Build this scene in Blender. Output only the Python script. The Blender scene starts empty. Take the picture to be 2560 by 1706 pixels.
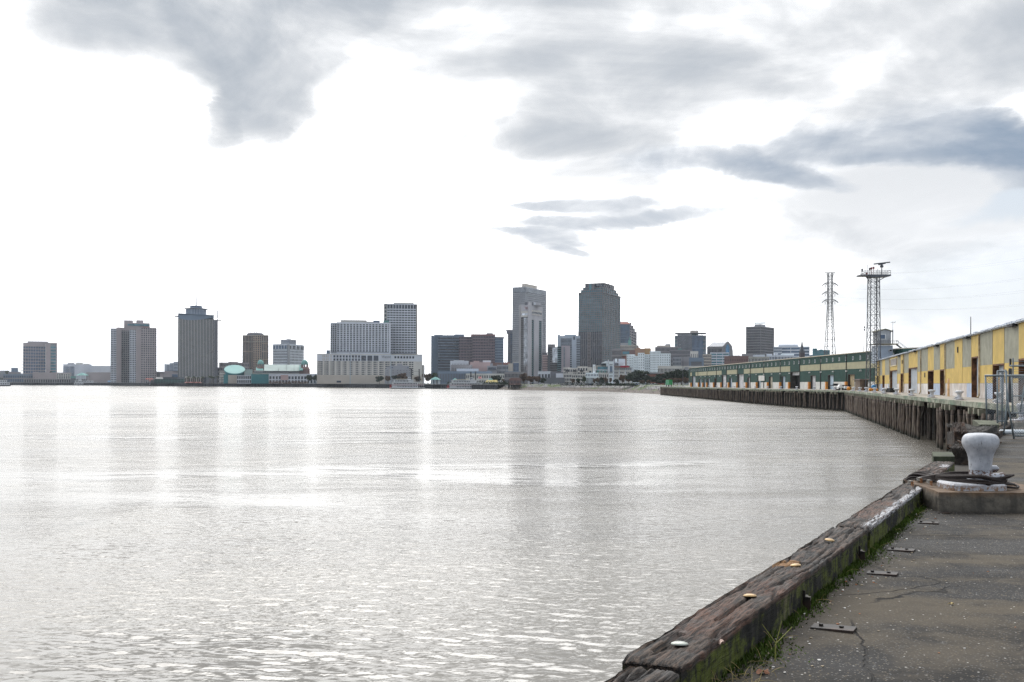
import bpy, math, random
import numpy as np
from mathutils import Vector, Matrix, noise as mnoise

SC = bpy.context.scene
COL = SC.collection
F = 2489.0          # focal length in photograph pixels (35 mm on a 36 mm frame, 2560 px wide)
HOR = 959.5         # horizon row at the photograph's centre column
ROLL = 0.003        # slight roll of the camera
EYE = 1.6           # eye height above the wharf deck (z = 0)
WATER = -5.4

# ------------------------------------------------------------------ camera
cam_d = bpy.data.cameras.new('camera')
cam_d.sensor_width = 36.0
cam_d.lens = 35.0
cam_d.shift_y = 106.5 / 2560.0
cam_d.clip_start = 0.05
cam_d.clip_end = 40000.0
cam = bpy.data.objects.new('camera', cam_d)
COL.objects.link(cam)
SC.camera = cam
c_, s_ = math.cos(ROLL), math.sin(ROLL)
cam.matrix_world = Matrix(((c_, -s_, 0, 0), (0, 0, -1, 0), (s_, c_, 0, EYE), (0, 0, 0, 1)))

# ------------------------------------------------------------------ world (sky with cloud layer)
SUN_AZ = math.radians(-18.0)     # measured from +Y towards +X
SUN_EL = math.radians(44.0)
SKY_GAIN = 1.0

class NT:
    """little expression builder for shader node trees"""
    def __init__(s, tree): s.t = tree; s.n = tree.nodes; s.l = tree.links
    def node(s, kind, **kw):
        nd = s.n.new(kind)
        for k, v in kw.items(): setattr(nd, k, v)
        return nd
    def put(s, sock, v):
        if v is None: return
        if isinstance(v, (int, float)):
            try: sock.default_value = v
            except TypeError: sock.default_value = (v,) * len(sock.default_value)
        elif isinstance(v, (tuple, list)):
            n_ = len(sock.default_value)
            v = tuple(v) + (1.0,) * (n_ - len(v)) if len(v) < n_ else tuple(v)[:n_]
            sock.default_value = v
        else: s.l.new(v, sock)
    def m(s, op, a, b=None, c=None, clamp=False):
        nd = s.node('ShaderNodeMath', operation=op); nd.use_clamp = clamp
        s.put(nd.inputs[0], a); s.put(nd.inputs[1], b); s.put(nd.inputs[2], c)
        return nd.outputs[0]
    def add(s, a, b): return s.m('ADD', a, b)
    def sub(s, a, b): return s.m('SUBTRACT', a, b)
    def mul(s, a, b): return s.m('MULTIPLY', a, b)
    def vec(s, x, y, z=0.0):
        nd = s.node('ShaderNodeCombineXYZ')
        s.put(nd.inputs[0], x); s.put(nd.inputs[1], y); s.put(nd.inputs[2], z)
        return nd.outputs[0]
    def xyz(s, v):
        nd = s.node('ShaderNodeSeparateXYZ'); s.put(nd.inputs[0], v)
        return nd.outputs[0], nd.outputs[1], nd.outputs[2]
    def noise(s, v, scale, detail=3, rough=0.5, dist=0.0):
        nd = s.node('ShaderNodeTexNoise')
        if v is not None: s.put(nd.inputs['Vector'], v)
        s.put(nd.inputs['Scale'], scale); s.put(nd.inputs['Detail'], detail)
        s.put(nd.inputs['Roughness'], rough); s.put(nd.inputs['Distortion'], dist)
        return nd.outputs[0]
    def voro(s, v, scale, feature='F1', out='Distance'):
        nd = s.node('ShaderNodeTexVoronoi', feature=feature)
        if v is not None: s.put(nd.inputs['Vector'], v)
        s.put(nd.inputs['Scale'], scale)
        return nd.outputs[out]
    def ramp(s, fac, lo, hi, a=0.0, b=1.0):
        nd = s.node('ShaderNodeMapRange'); nd.interpolation_type = 'SMOOTHSTEP'
        s.put(nd.inputs[0], fac); s.put(nd.inputs[1], lo); s.put(nd.inputs[2], hi)
        s.put(nd.inputs[3], a); s.put(nd.inputs[4], b)
        return nd.outputs[0]
    def mix(s, fac, a, b):
        nd = s.node('ShaderNodeMix', data_type='RGBA')
        s.put(nd.inputs[0], fac); s.put(nd.inputs[6], a); s.put(nd.inputs[7], b)
        return nd.outputs[2]
    def scalevec(s, v, sx, sy, sz):
        nd = s.node('ShaderNodeVectorMath', operation='MULTIPLY')
        s.put(nd.inputs[0], v); nd.inputs[1].default_value = (sx, sy, sz)
        return nd.outputs[0]

world = bpy.data.worlds.new('World')
SC.world = world
world.use_nodes = True
world.cycles.sampling_method = 'MANUAL'
world.cycles.sample_map_resolution = 1024
w = NT(world.node_tree)
w.n.clear()
out = w.node('ShaderNodeOutputWorld')
bg = w.node('ShaderNodeBackground')
w.l.new(bg.outputs[0], out.inputs[0])
sky = w.node('ShaderNodeTexSky', sky_type='NISHITA')
sky.sun_disc = False
sky.sun_elevation = SUN_EL
sky.sun_rotation = SUN_AZ
sky.air_density = 1.0; sky.dust_density = 1.5
tc = w.node('ShaderNodeTexCoord')
dx, dy, dz = w.xyz(tc.outputs['Generated'])
az = w.m('ARCTAN2', dx, dy)
hyp = w.m('SQRT', w.add(w.mul(dx, dx), w.mul(dy, dy)))
el = w.m('ARCTAN2', dz, hyp)
elp = w.m('MAXIMUM', dz, 0.0)
# cloud-plane coordinates: clouds flatten towards the horizon as a real layer does
den = w.add(elp, 0.32)
pl = w.vec(w.m('DIVIDE', dx, den), w.m('DIVIDE', dy, den), 0.0)
n_big = w.noise(pl, 1.7, 6, 0.58, 0.9)
n_fine = w.noise(pl, 4.6, 6, 0.6, 0.5)
wz = w.noise(w.vec(w.mul(az, 4.0), w.mul(el, 8.0), 3.7), 1.6, 6, 0.56, 0.4)
wz2 = w.noise(w.vec(w.mul(az, 4.0), w.mul(el, 8.0), 9.1), 1.6, 6, 0.56, 0.4)
azw = w.add(az, w.mul(w.sub(wz, 0.5), 0.13))
elw = w.add(el, w.mul(w.sub(wz2, 0.5), 0.06))

def A(px, py):
    ux = (px - 1280.0) / F
    return math.atan(ux), math.atan((HOR - py) / F * math.cos(math.atan(ux)))

def blob(px, py, rx, ry, ang=0.0, soft=0.55, amp=1.0):
    """one soft cloud body: centre and radii read off the photograph, stored as sky angles"""
    a0, e0 = A(px, py)
    ra, re = rx / F, ry / F
    ca, sa = math.cos(ang), math.sin(ang)
    u = w.sub(azw, a0); v = w.sub(elw, e0)
    p = w.m('DIVIDE', w.add(w.mul(u, ca), w.mul(v, sa)), ra)
    q = w.m('DIVIDE', w.sub(w.mul(v, ca), w.mul(u, sa)), re)
    r2 = w.add(w.mul(p, p), w.mul(q, q))
    return w.mul(w.ramp(r2, 1.0 + soft, 1.0 - soft, 0.0, 1.0), amp)

def smax(lst):
    r = lst[0]
    for b in lst[1:]: r = w.m('MAXIMUM', r, b)
    return r

# grey cloud, built of bodies (angles in the sky)
def ssum(lst):
    r = lst[0]
    for b in lst[1:]: r = w.add(r, b)
    return w.m('MINIMUM', r, 1.0)
grey = ssum([
    blob(540, -40, 440, 170, -0.1, 1.0, 0.62),
    blob(650, 100, 170, 170, 0.40, 1.0, 0.62),
    blob(625, 200, 95, 130, 0.45, 1.0, 0.42),
    blob(570, 290, 42, 90, 0.2, 1.0, 0.34),
    blob(820, 10, 180, 90, 0.65, 1.0, 0.62),
    blob(320, 80, 240, 100, -0.3, 1.0, 0.26),
    blob(60, 20, 220, 90, 0.0, 1.0, 0.14),
    blob(1180, 0, 380, 170, 0.15, 1.0, 0.34),
    blob(1440, 60, 160, 140, 0.5, 1.0, 0.28),
    blob(1640, 220, 280, 90, 0.25, 1.0, 0.34),
    blob(1990, 40, 400, 130, 0.15, 1.0, 0.42),
    blob(1380, 335, 280, 40, -0.06, 1.0, 0.32),
    blob(1560, 430, 260, 50, -0.1, 1.0, 0.14),
    blob(2330, 220, 360, 90, 0.35, 1.0, 0.40),
    blob(2540, 130, 240, 90, 0.1, 1.0, 0.30),
    blob(1950, 530, 460, 80, -0.25, 1.0, 0.16),
    blob(2250, 690, 560, 120, -0.1, 1.0, 0.15),
    blob(1880, 90, 950, 330, 0.10, 1.0, 0.20),
])
blue = ssum([
    blob(1770, 395, 200, 40, -0.06, 1.0, 0.50),
    blob(1930, 430, 160, 34, -0.30, 1.0, 0.60),
    blob(2320, 350, 320, 44, -0.05, 1.0, 0.58),
    blob(2430, 320, 180, 44, -0.25, 1.0, 0.36),
    blob(2600, 400, 150, 60, -0.5, 1.0, 0.45),
    blob(1490, 504, 200, 19, -0.02, 1.0, 0.55),
    blob(1560, 550, 250, 22, 0.02, 1.0, 0.62),
    blob(1345, 590, 110, 15, -0.03, 1.0, 0.45),
    blob(1385, 622, 55, 15, -0.1, 1.0, 0.50),
])
# region where the layer is generally veiled (right and upper part of the view, and all the rest of the sky)
veil = w.ramp(az, 0.02, 0.34, 0.0, 1.0)
veil = w.mul(veil, w.ramp(el, 0.02, 0.25, 0.3, 1.0))
far_side = w.ramp(dy, 0.35, -0.2, 0.0, 1.0)
veil = w.m('MAXIMUM', veil, far_side)
tex = w.ramp(n_big, 0.38, 0.66, 0.0, 1.0)
tex2 = w.mul(w.ramp(n_fine, 0.3, 0.7, 0.60, 1.25), w.ramp(n_big, 0.36, 0.64, 0.50, 1.38))
general = w.mul(w.mul(veil, tex), 0.42)
thin = w.ramp(el, 0.36, 0.50, 1.0, 0.04)      # the layer thins out overhead
thin = w.m('MAXIMUM', thin, w.mul(far_side, 0.9))
g1 = w.mul(w.m('MAXIMUM', w.mul(w.mul(grey, 0.98), tex2), general), thin)
b1 = w.mul(w.mul(w.mul(blue, 1.12), tex2), thin)
# light coming through the layer: strongest round the hidden sun, dimmer opposite to it
ga, ge = math.radians(-2.0), math.radians(41.0)
gx_, gy_, gz_ = math.sin(ga)*math.cos(ge), math.cos(ga)*math.cos(ge), math.sin(ge)
dots = w.add(w.add(w.mul(dx, gx_), w.mul(dy, gy_)), w.mul(dz, gz_))
glow = w.m('EXPONENT', w.mul(w.sub(1.0, dots), -7.0))
gain = w.mul(w.add(1.04, w.mul(glow, 5.2)), w.ramp(dy, 0.3, -0.7, 1.0, 0.95))
# thin cloud already takes the glare away; thicker cloud goes on to grey
g1c = w.sub(1.0, w.m('EXPONENT', w.mul(g1, -1.15))); b1c = w.sub(1.0, w.m('EXPONENT', w.mul(b1, -1.20)))
tint_ = w.mix(w.ramp(dots, 0.2, 0.9), (0.90, 0.975, 1.09), (1.0, 1.0, 1.0))
c1 = w.mix(g1c, tint_, (0.325, 0.385, 0.465))
c2a = w.mix(b1c, c1, (0.22, 0.31, 0.44))
glare = w.mul(w.sub(gain, 1.0), w.m('EXPONENT', w.mul(w.m('MAXIMUM', g1c, b1c), -9.0)))
c2n = w.node('ShaderNodeVectorMath', operation='ADD')
w.put(c2n.inputs[0], c2a); w.put(c2n.inputs[1], w.vec(glare, glare, glare))
c2 = c2n.outputs[0]
# clear gap low on the right, where the sky itself shows through
gap = w.mul(smax([blob(2620, 480, 150, 32, 0.25, 0.8, 1.0), blob(2650, 720, 420, 110, 0.1, 0.95, 0.75)]), 1.0)
skyc = w.node('ShaderNodeVectorMath', operation='SCALE')
w.l.new(sky.outputs[0], skyc.inputs[0]); skyc.inputs[3].default_value = 0.11
airy = w.mix(0.80, skyc.outputs[0], (0.80, 0.855, 0.92))
gfin = w.node('ShaderNodeMix', data_type='RGBA')
w.put(gfin.inputs[0], w.mul(gap, 0.96)); w.put(gfin.inputs[6], c2); w.put(gfin.inputs[7], airy)
sdx, sdy, sdz = math.sin(SUN_AZ) * math.cos(SUN_EL), math.cos(SUN_AZ) * math.cos(SUN_EL), math.sin(SUN_EL)
w.put(bg.inputs[0], gfin.outputs[2])
bg.inputs[1].default_value = SKY_GAIN

# ------------------------------------------------------------------ sun behind the cloud layer
sun_d = bpy.data.lights.new('sun', 'SUN')
sun_d.energy = 0.75
sun_d.angle = math.radians(36.0)
sun_d.color = (1.0, 0.95, 0.88)
sun = bpy.data.objects.new('sun', sun_d)
COL.objects.link(sun)
sun.rotation_euler = Vector((sdx, sdy, sdz)).to_track_quat('Z', 'Y').to_euler()

SC.view_settings.view_transform = 'Standard'
SC.view_settings.look = 'None'
SC.view_settings.exposure = 0.0
SC.view_settings.gamma = 1.0
SC.view_settings.use_curve_mapping = False
SC.cycles.use_denoising = True
SC.cycles.denoiser = 'OPENIMAGEDENOISE'
SC.cycles.denoising_input_passes = 'RGB_ALBEDO_NORMAL'
SC.cycles.denoising_prefilter = 'NONE'
SC.cycles.use_adaptive_sampling = True
SC.cycles.adaptive_threshold = 0.006
SC.cycles.max_bounces = 5
SC.cycles.diffuse_bounces = 2
SC.cycles.glossy_bounces = 3
SC.cycles.transmission_bounces = 2
SC.cycles.caustics_reflective = False
SC.cycles.caustics_refractive = False

# ------------------------------------------------------------------ measuring helpers (photo pixel -> place)
def ray(px, py):
    a = px - 1280.0; b = py - HOR
    return ((a * c_ + b * s_) / F, (a * s_ - b * c_) / F)
def U(px): return (px - 1280.0) / F
def hor(px): return HOR + (px - 1280.0) * ROLL
def Z(px, py, d): return EYE + (hor(px) - py) * d / F
def at(px, py, d):
    u, v = ray(px, py); return Vector((u * d, d, EYE + v * d))
def onz(px, py, z):
    u, v = ray(px, py); d = (z - EYE) / v
    return Vector((u * d, d, z))

# ------------------------------------------------------------------ mesh helpers
class MB:
    def __init__(s): s.v = []; s.f = []; s.mi = []; s.cur = 0; s.smooth = False
    def quad(s, a, b, c, d):
        n = len(s.v); s.v += [tuple(a), tuple(b), tuple(c), tuple(d)]; s.f.append((n, n+1, n+2, n+3)); s.mi.append(s.cur)
    def tri(s, a, b, c):
        n = len(s.v); s.v += [tuple(a), tuple(b), tuple(c)]; s.f.append((n, n+1, n+2)); s.mi.append(s.cur)
    def hexa(s, p):       # 8 points: bottom 4 ccw, top 4 ccw
        n = len(s.v); s.v += [tuple(q) for q in p]
        for f in ((3,2,1,0),(4,5,6,7),(0,1,5,4),(1,2,6,5),(2,3,7,6),(3,0,4,7)):
            s.f.append(tuple(n+i for i in f)); s.mi.append(s.cur)
    def box(s, x0, y0, z0, x1, y1, z1):
        s.hexa([(x0,y0,z0),(x1,y0,z0),(x1,y1,z0),(x0,y1,z0),(x0,y0,z1),(x1,y0,z1),(x1,y1,z1),(x0,y1,z1)])
    def prism(s, poly, z0, z1):
        n = len(s.v); k = len(poly)
        area = sum(poly[i][0]*poly[(i+1) % k][1]-poly[(i+1) % k][0]*poly[i][1] for i in range(k))
        if area < 0: poly = poly[::-1]
        s.v += [(p[0], p[1], z0) for p in poly] + [(p[0], p[1], z1) for p in poly]
        s.f.append(tuple(n+i for i in range(k-1, -1, -1))); s.mi.append(s.cur)
        s.f.append(tuple(n+k+i for i in range(k))); s.mi.append(s.cur)
        for i in range(k):
            j = (i+1) % k
            s.f.append((n+i, n+j, n+k+j, n+k+i)); s.mi.append(s.cur)
    def slab(s, p0, p1, z0, z1, dn, df):
        """box along the segment p0->p1 (2-D), spanning offsets dn..df along its outward normal"""
        t = Vector((p1[0]-p0[0], p1[1]-p0[1])); t.normalize(); n = Vector((t.y, -t.x))
        a = Vector(p0[:2]) + n*df; b = Vector(p1[:2]) + n*df
        c = Vector(p1[:2]) + n*dn; d = Vector(p0[:2]) + n*dn
        s.hexa([(a.x,a.y,z0),(b.x,b.y,z0),(c.x,c.y,z0),(d.x,d.y,z0),(a.x,a.y,z1),(b.x,b.y,z1),(c.x,c.y,z1),(d.x,d.y,z1)])
    def bar(s, a, b, w_, h_=None):
        a = Vector(a); b = Vector(b); h_ = h_ or w_
        d = (b-a)
        if d.length < 1e-6: return
        d.normalize()
        up = Vector((0,0,1)) if abs(d.z) < 0.95 else Vector((0,1,0))
        x = d.cross(up).normalized()*w_/2; y = x.cross(d).normalized()*h_/2
        s.hexa([a-x-y, a+x-y, b+x-y, b-x-y, a-x+y, a+x+y, b+x+y, b-x+y])
    def tube(s, pts, r, n=8, cap=True):
        pts = [Vector(p) for p in pts]; base = len(s.v); k = len(pts)
        rr = r if isinstance(r, (list, tuple)) else [r]*k
        for i, p in enumerate(pts):
            d = (pts[min(i+1, k-1)] - pts[max(i-1, 0)])
            if d.length < 1e-9: d = Vector((0,0,1))
            d.normalize()
            up = Vector((0,0,1)) if abs(d.z) < 0.9 else Vector((1,0,0))
            x = d.cross(up).normalized(); y = x.cross(d).normalized()
            for j in range(n):
                a = 2*math.pi*j/n
                q = p + x*(math.cos(a)*rr[i]) + y*(math.sin(a)*rr[i])
                s.v.append(tuple(q))
        for i in range(k-1):
            for j in range(n):
                j2 = (j+1) % n
                s.f.append((base+i*n+j, base+i*n+j2, base+(i+1)*n+j2, base+(i+1)*n+j)); s.mi.append(s.cur)
        if cap:
            s.f.append(tuple(base+j for j in range(n-1, -1, -1))); s.mi.append(s.cur)
            s.f.append(tuple(base+(k-1)*n+j for j in range(n))); s.mi.append(s.cur)
    def lathe(s, prof, n=24, cx=0.0, cy=0.0, sx=1.0, sy=1.0, arc=2*math.pi):
        base = len(s.v); k = len(prof)
        full = abs(arc - 2*math.pi) < 1e-6; m = n if full else n+1
        for (r, z) in prof:
            for j in range(m):
                a = arc*j/n
                s.v.append((cx + r*math.cos(a)*sx, cy + r*math.sin(a)*sy, z))
        for i in range(k-1):
            for j in range(n):
                j2 = (j+1) % m
                s.f.append((base+i*m+j, base+i*m+j2, base+(i+1)*m+j2, base+(i+1)*m+j)); s.mi.append(s.cur)
        if full:
            if prof[0][0] > 1e-4: s.f.append(tuple(base+j for j in range(m-1, -1, -1))); s.mi.append(s.cur)
            if prof[-1][0] > 1e-4: s.f.append(tuple(base+(k-1)*m+j for j in range(m))); s.mi.append(s.cur)
    def mesh(s, name, mats, off=(0,0,0)):
        me = bpy.data.meshes.new(name)
        o = off
        me.from_pydata([(a[0]-o[0], a[1]-o[1], a[2]-o[2]) for a in s.v], [], s.f)
        for m_ in (mats if isinstance(mats, (list, tuple)) else [mats]): me.materials.append(m_)
        if any(s.mi): me.polygons.foreach_set('material_index', s.mi)
        if s.smooth: me.polygons.foreach_set('use_smooth', [True]*len(me.polygons))
        me.update()
        return me
    def build(s, name, mats, parent=None, kind=None):
        off = (0,0,0)
        if parent is not None:
            off = parent['_o'] if '_o' in parent else (0,0,0)
        me = s.mesh(name, mats, off)
        ob = bpy.data.objects.new(name, me); COL.objects.link(ob)
        if parent is not None: ob.parent = parent
        if kind: ob['kind'] = kind
        ob['_o'] = tuple(off)
        return ob

def thing(name, label, cat, loc=(0,0,0), group=None):
    o = bpy.data.objects.new(name, None); COL.objects.link(o)
    o.location = loc; o.empty_display_size = 0.2
    o['label'] = label; o['category'] = cat
    if group: o['group'] = group
    o['_o'] = tuple(loc)
    return o
def tag(o, label, cat, group=None):
    o['label'] = label; o['category'] = cat
    if group: o['group'] = group
    return o
def place(name, me, parent=None, loc=(0,0,0), rz=0.0, sc=(1,1,1), rot=None):
    ob = bpy.data.objects.new(name, me); COL.objects.link(ob)
    if parent is not None: ob.parent = parent
    ob.location = loc; ob.rotation_euler = rot if rot else (0,0,rz); ob.scale = sc
    return ob
def centre_mesh(ob):
    """move a single-mesh object's origin to its base centre"""
    me = ob.data
    co = np.empty(len(me.vertices)*3); me.vertices.foreach_get('co', co); co = co.reshape(-1, 3)
    c = np.array([(co[:,0].min()+co[:,0].max())/2, (co[:,1].min()+co[:,1].max())/2, co[:,2].min()])
    co -= c; me.vertices.foreach_set('co', co.ravel()); me.update()
    ob.location = tuple(c); ob['_o'] = tuple(c)
    return ob
def copy_tree(o, parent=None):
    c = o.copy(); COL.objects.link(c)
    if parent is not None: c.parent = parent
    for ch in list(o.children): copy_tree(ch, c)
    return c

# ------------------------------------------------------------------ materials
MATS = {}
def mat(name, col, rough=0.8, var=0.15, scale=1.0, bump=0.0, bscale=None, metal=0.0, spec=0.4, tint=None,
        streak=0.0, stretch=(1,1,1), coord='Object', emit=None):
    if name in MATS: return MATS[name]
    m_ = bpy.data.materials.new(name); m_.use_nodes = True
    t = NT(m_.node_tree); bs = t.n['Principled BSDF']
    bs.inputs['Roughness'].default_value = rough
    bs.inputs['Metallic'].default_value = metal
    bs.inputs['Specular IOR Level'].default_value = spec
    tcn = t.node('ShaderNodeTexCoord')
    v = tcn.outputs[coord]
    if stretch != (1,1,1): v = t.scalevec(v, *stretch)
    c = tuple(col)+(1.0,)
    if var > 0:
        n1 = t.noise(v, scale, 4, 0.6)
        lo = tuple(x*(1-var) for x in col); hi = tuple(min(1.0, x*(1+var)) for x in col)
        cc = t.mix(t.ramp(n1, 0.3, 0.7), lo, hi)
        if tint is not None:
            n2 = t.noise(v, scale*0.37, 3, 0.6)
            cc = t.mix(t.mul(t.ramp(n2, 0.45, 0.7), tint[1]), cc, tint[0])
        if streak > 0:
            sv = t.scalevec(tcn.outputs[coord], 1.3, 1.3, 0.06)
            n3 = t.noise(sv, scale*1.5, 3, 0.6)
            cc = t.mix(t.mul(t.ramp(n3, 0.5, 0.8), streak), cc, tuple(x*0.45 for x in col))
        t.put(bs.inputs['Base Color'], cc)
    else:
        bs.inputs['Base Color'].default_value = c
    if bump > 0:
        b = t.node('ShaderNodeBump'); b.inputs['Strength'].default_value = 1.0
        b.inputs['Distance'].default_value = bump
        t.put(b.inputs['Height'], t.noise(v, bscale or scale*4, 4, 0.65))
        t.l.new(b.outputs[0], bs.inputs['Normal'])
    if emit:
        bs.inputs['Emission Color'].default_value = tuple(emit[0])+(1,)
        bs.inputs['Emission Strength'].default_value = emit[1]
    MATS[name] = m_
    return m_
# ------------------------------------------------------------------ water
def water_material():
    m_ = bpy.data.materials.new('river_water'); m_.use_nodes = True
    t = NT(m_.node_tree); bs = t.n['Principled BSDF']
    tcn = t.node('ShaderNodeTexCoord'); v = tcn.outputs['Object']
    bs.inputs['IOR'].default_value = 1.75
    bs.inputs['Specular IOR Level'].default_value = 0.5
    x, y, z = t.xyz(v)
    patch = t.noise(t.scalevec(v, 0.35, 1.0, 1.0), 0.012, 4, 0.6, 1.0)
    rough_patch = t.ramp(patch, 0.44, 0.60)
    patch2 = t.noise(t.scalevec(v, 0.5, 1.0, 1.0), 0.06, 3, 0.55, 0.8)
    col = t.mix(t.ramp(patch2, 0.3, 0.7), (0.060, 0.050, 0.034), (0.100, 0.086, 0.062))
    t.put(bs.inputs['Base Color'], col)
    # open river: wind-ruffled; calmer and clearer in the lee of the wharf
    open_ = t.ramp(y, 25.0, 420.0)
    t.put(bs.inputs['Roughness'], t.add(t.add(t.add(0.04, t.mul(open_, 0.17)), t.mul(rough_patch, 0.07)), 0.0))
    rot = t.node('ShaderNodeVectorRotate', rotation_type='Z_AXIS')
    t.l.new(v, rot.inputs['Vector']); rot.inputs['Angle'].default_value = math.radians(-14)
    r = rot.outputs[0]
    a1 = t.noise(t.scalevec(r, 0.30, 1.0, 1.0), 0.10, 2, 0.5, 0.4)
    a2 = t.noise(t.scalevec(r, 0.40, 1.0, 1.0), 0.55, 3, 0.55, 0.6)
    a3 = t.noise(t.scalevec(r, 0.50, 1.0, 1.0), 2.6, 3, 0.6, 0.5)
    a4 = t.noise(t.scalevec(r, 0.65, 1.0, 1.0), 8.0, 2, 0.5, 0.2)
    k = t.add(0.18, t.mul(t.add(rough_patch, t.ramp(patch2, 0.35, 0.7)), 0.72))
    farw = t.ramp(y, 25.0, 200.0, 0.0, 1.0)
    h = t.add(t.mul(t.mul(a1, farw), 0.9), t.mul(k, t.add(t.add(t.mul(a2, t.add(0.05, t.mul(farw, 0.25))), t.mul(a3, 0.060)), t.mul(a4, 0.012))))
    b = t.node('ShaderNodeBump'); b.inputs['Strength'].default_value = 1.0; b.inputs['Distance'].default_value = 1.0
    t.put(b.inputs['Height'], h)
    t.l.new(b.outputs[0], bs.inputs['Normal'])
    # the finest, unresolved chop spreads part of the reflection widely
    b2 = t.node('ShaderNodeBsdfPrincipled'); b2.inputs['IOR'].default_value = 1.75; b2.inputs['Roughness'].default_value = 0.55
    t.put(b2.inputs['Base Color'], col); t.l.new(b.outputs[0], b2.inputs['Normal'])
    mx = t.node('ShaderNodeMixShader'); mx.inputs[0].default_value = 0.33
    t.l.new(bs.outputs[0], mx.inputs[1]); t.l.new(b2.outputs[0], mx.inputs[2])
    t.l.new(mx.outputs[0], t.n['Material Output'].inputs['Surface'])
    return m_
M_WATER = water_material()
# shoreline in plan (the far bank), read off the waterline
SHORE = [(-12000.0, 5200.0), (-4200.0, 3300.0)]
for px, py in ((0, 963.3), (200, 963.9), (400, 966.0), (780, 968.4), (1060, 972.0), (1160, 973.0), (1240, 974.3), (1300, 975.2), (1504, 978.6)):
    p = onz(px, py, WATER); SHORE.append((p.x, p.y))
SHORE += [(99.0, 690.0)]
GREEN_END = 648.0
# one water sheet; its nearer part is a real wave field (sum of many small travelling waves)
WR = np.random.RandomState(7)
WL = np.concatenate([np.geomspace(0.27, 0.8, 80), np.geomspace(0.8, 5.0, 26)])
WD = math.radians(76) + WR.normal(0, 0.29, len(WL)); WP = WR.uniform(0, 6.28, len(WL))
WA = 0.0026*WL**0.62*np.where(WL > 0.8, 0.72, 1.05)
def wave_h(X, Y, lmin, damp):
    H = np.zeros_like(X)
    env = 0.62+0.38*np.sin(X*0.045+1.3*np.sin(Y*0.03))*np.sin(Y*0.06+0.8*np.sin(X*0.02)+1.0)
    for L_, D_, P_, A_w in zip(WL, WD, WP, WA):
        if L_ < lmin: continue
        k_ = 2*math.pi/L_
        ph = k_*(X*math.cos(D_)+Y*math.sin(D_))+P_+0.7*np.sin(X*0.21+P_*3)+0.7*np.sin(Y*0.17+P_*5)
        sn = np.sin(ph)
        H += A_w*(sn + 0.2*np.abs(sn)-0.12)*damp
    return H*env
def wave_patch(x0, x1, y0, y1, step, lmin, holes=None):
    nx = int((x1-x0)/step); ny = int((y1-y0)/step)
    xs = np.linspace(x0, x1, nx+1); ys = np.linspace(y0, y1, ny+1); X, Y = np.meshgrid(xs, ys)
    e = np.minimum.reduce([X-x0, x1-X, Y-y0, y1-Y]); damp = np.clip(e/(step*14), 0, 1)
    Zh = wave_h(X, Y, lmin, damp)+WATER
    co = np.stack([X, Y, Zh], -1).reshape(-1, 3)
    idx = np.arange((nx+1)*(ny+1)).reshape(ny+1, nx+1)
    q = np.stack([idx[:-1, :-1], idx[:-1, 1:], idx[1:, 1:], idx[1:, :-1]], -1).reshape(-1, 4)
    return co, q
PA = wave_patch(-21, 19, 17, 56, 0.075, 0.27)
PB = wave_patch(-140, 80, 56, 220, 0.40, 1.3)
def flat(x0, x1, y0, y1): return np.array([(x0, y0, WATER), (x1, y0, WATER), (x1, y1, WATER), (x0, y1, WATER)], float), np.array([[0, 1, 2, 3]])
parts_ = [PA, PB, flat(-14000, 1200, -600, 17), flat(-14000, -21, 17, 56), flat(19, 1200, 17, 56), flat(-14000, -140, 56, 220), flat(80, 1200, 56, 220), flat(-14000, 1200, 220, 6500)]
cos_, qs_, nb = [], [], 0
for co_, q_ in parts_: cos_.append(co_); qs_.append(q_+nb); nb += len(co_)
cos_ = np.concatenate(cos_); qs_ = np.concatenate(qs_)
wme_ = bpy.data.meshes.new('river_water'); wme_.vertices.add(len(cos_)); wme_.vertices.foreach_set('co', cos_.ravel())
wme_.loops.add(len(qs_)*4); wme_.loops.foreach_set('vertex_index', qs_.ravel().astype(np.int32))
wme_.polygons.add(len(qs_)); wme_.polygons.foreach_set('loop_start', np.arange(len(qs_), dtype=np.int32)*4)
wme_.polygons.foreach_set('use_smooth', np.ones(len(qs_), bool)); wme_.update(calc_edges=True); wme_.materials.append(M_WATER)
wat = bpy.data.objects.new('river_water', wme_); COL.objects.link(wat); wat['kind'] = 'structure'

# ------------------------------------------------------------------ land on the far side and behind the wharves
M_LAND = mat('city_ground', (0.07, 0.075, 0.05), 0.95, 0.3, 0.02)
M_BED = mat('river_bed', (0.10, 0.08, 0.06), 0.95, 0.2, 0.05)
land = MB()
LZ = 0.35
poly = [(x, y + 14.0) for x, y in SHORE[:8]] + [(x + 12.0, y + 13.0) for x, y in SHORE[8:-2]] + [(SHORE[-2][0] + 21.0, SHORE[-2][1] + 10.0), (122.0, 700.0), (124.0, 655.0), (135, 655.0), (135, 300), (118, 262), (68, 95), (60, 60), (200, 30), (2500, -600), (9000, 2000), (14000, 14000), (-14000, 14000)]
n0 = len(land.v)
land.v += [(x, y, LZ) for x, y in poly]
land.f.append(tuple(range(len(poly)-1, -1, -1))); land.mi.append(0)
landob = land.build('city_ground', M_LAND, kind='structure')
# make sure the sheet faces up and is triangulated well
import bmesh
bm = bmesh.new(); bm.from_mesh(landob.data)
bmesh.ops.triangulate(bm, faces=bm.faces[:])
bmesh.ops.recalc_face_normals(bm, faces=bm.faces[:])
for f_ in bm.faces:
    if f_.normal.z < 0: f_.normal_flip()
bm.to_mesh(landob.data); bm.free()

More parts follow.
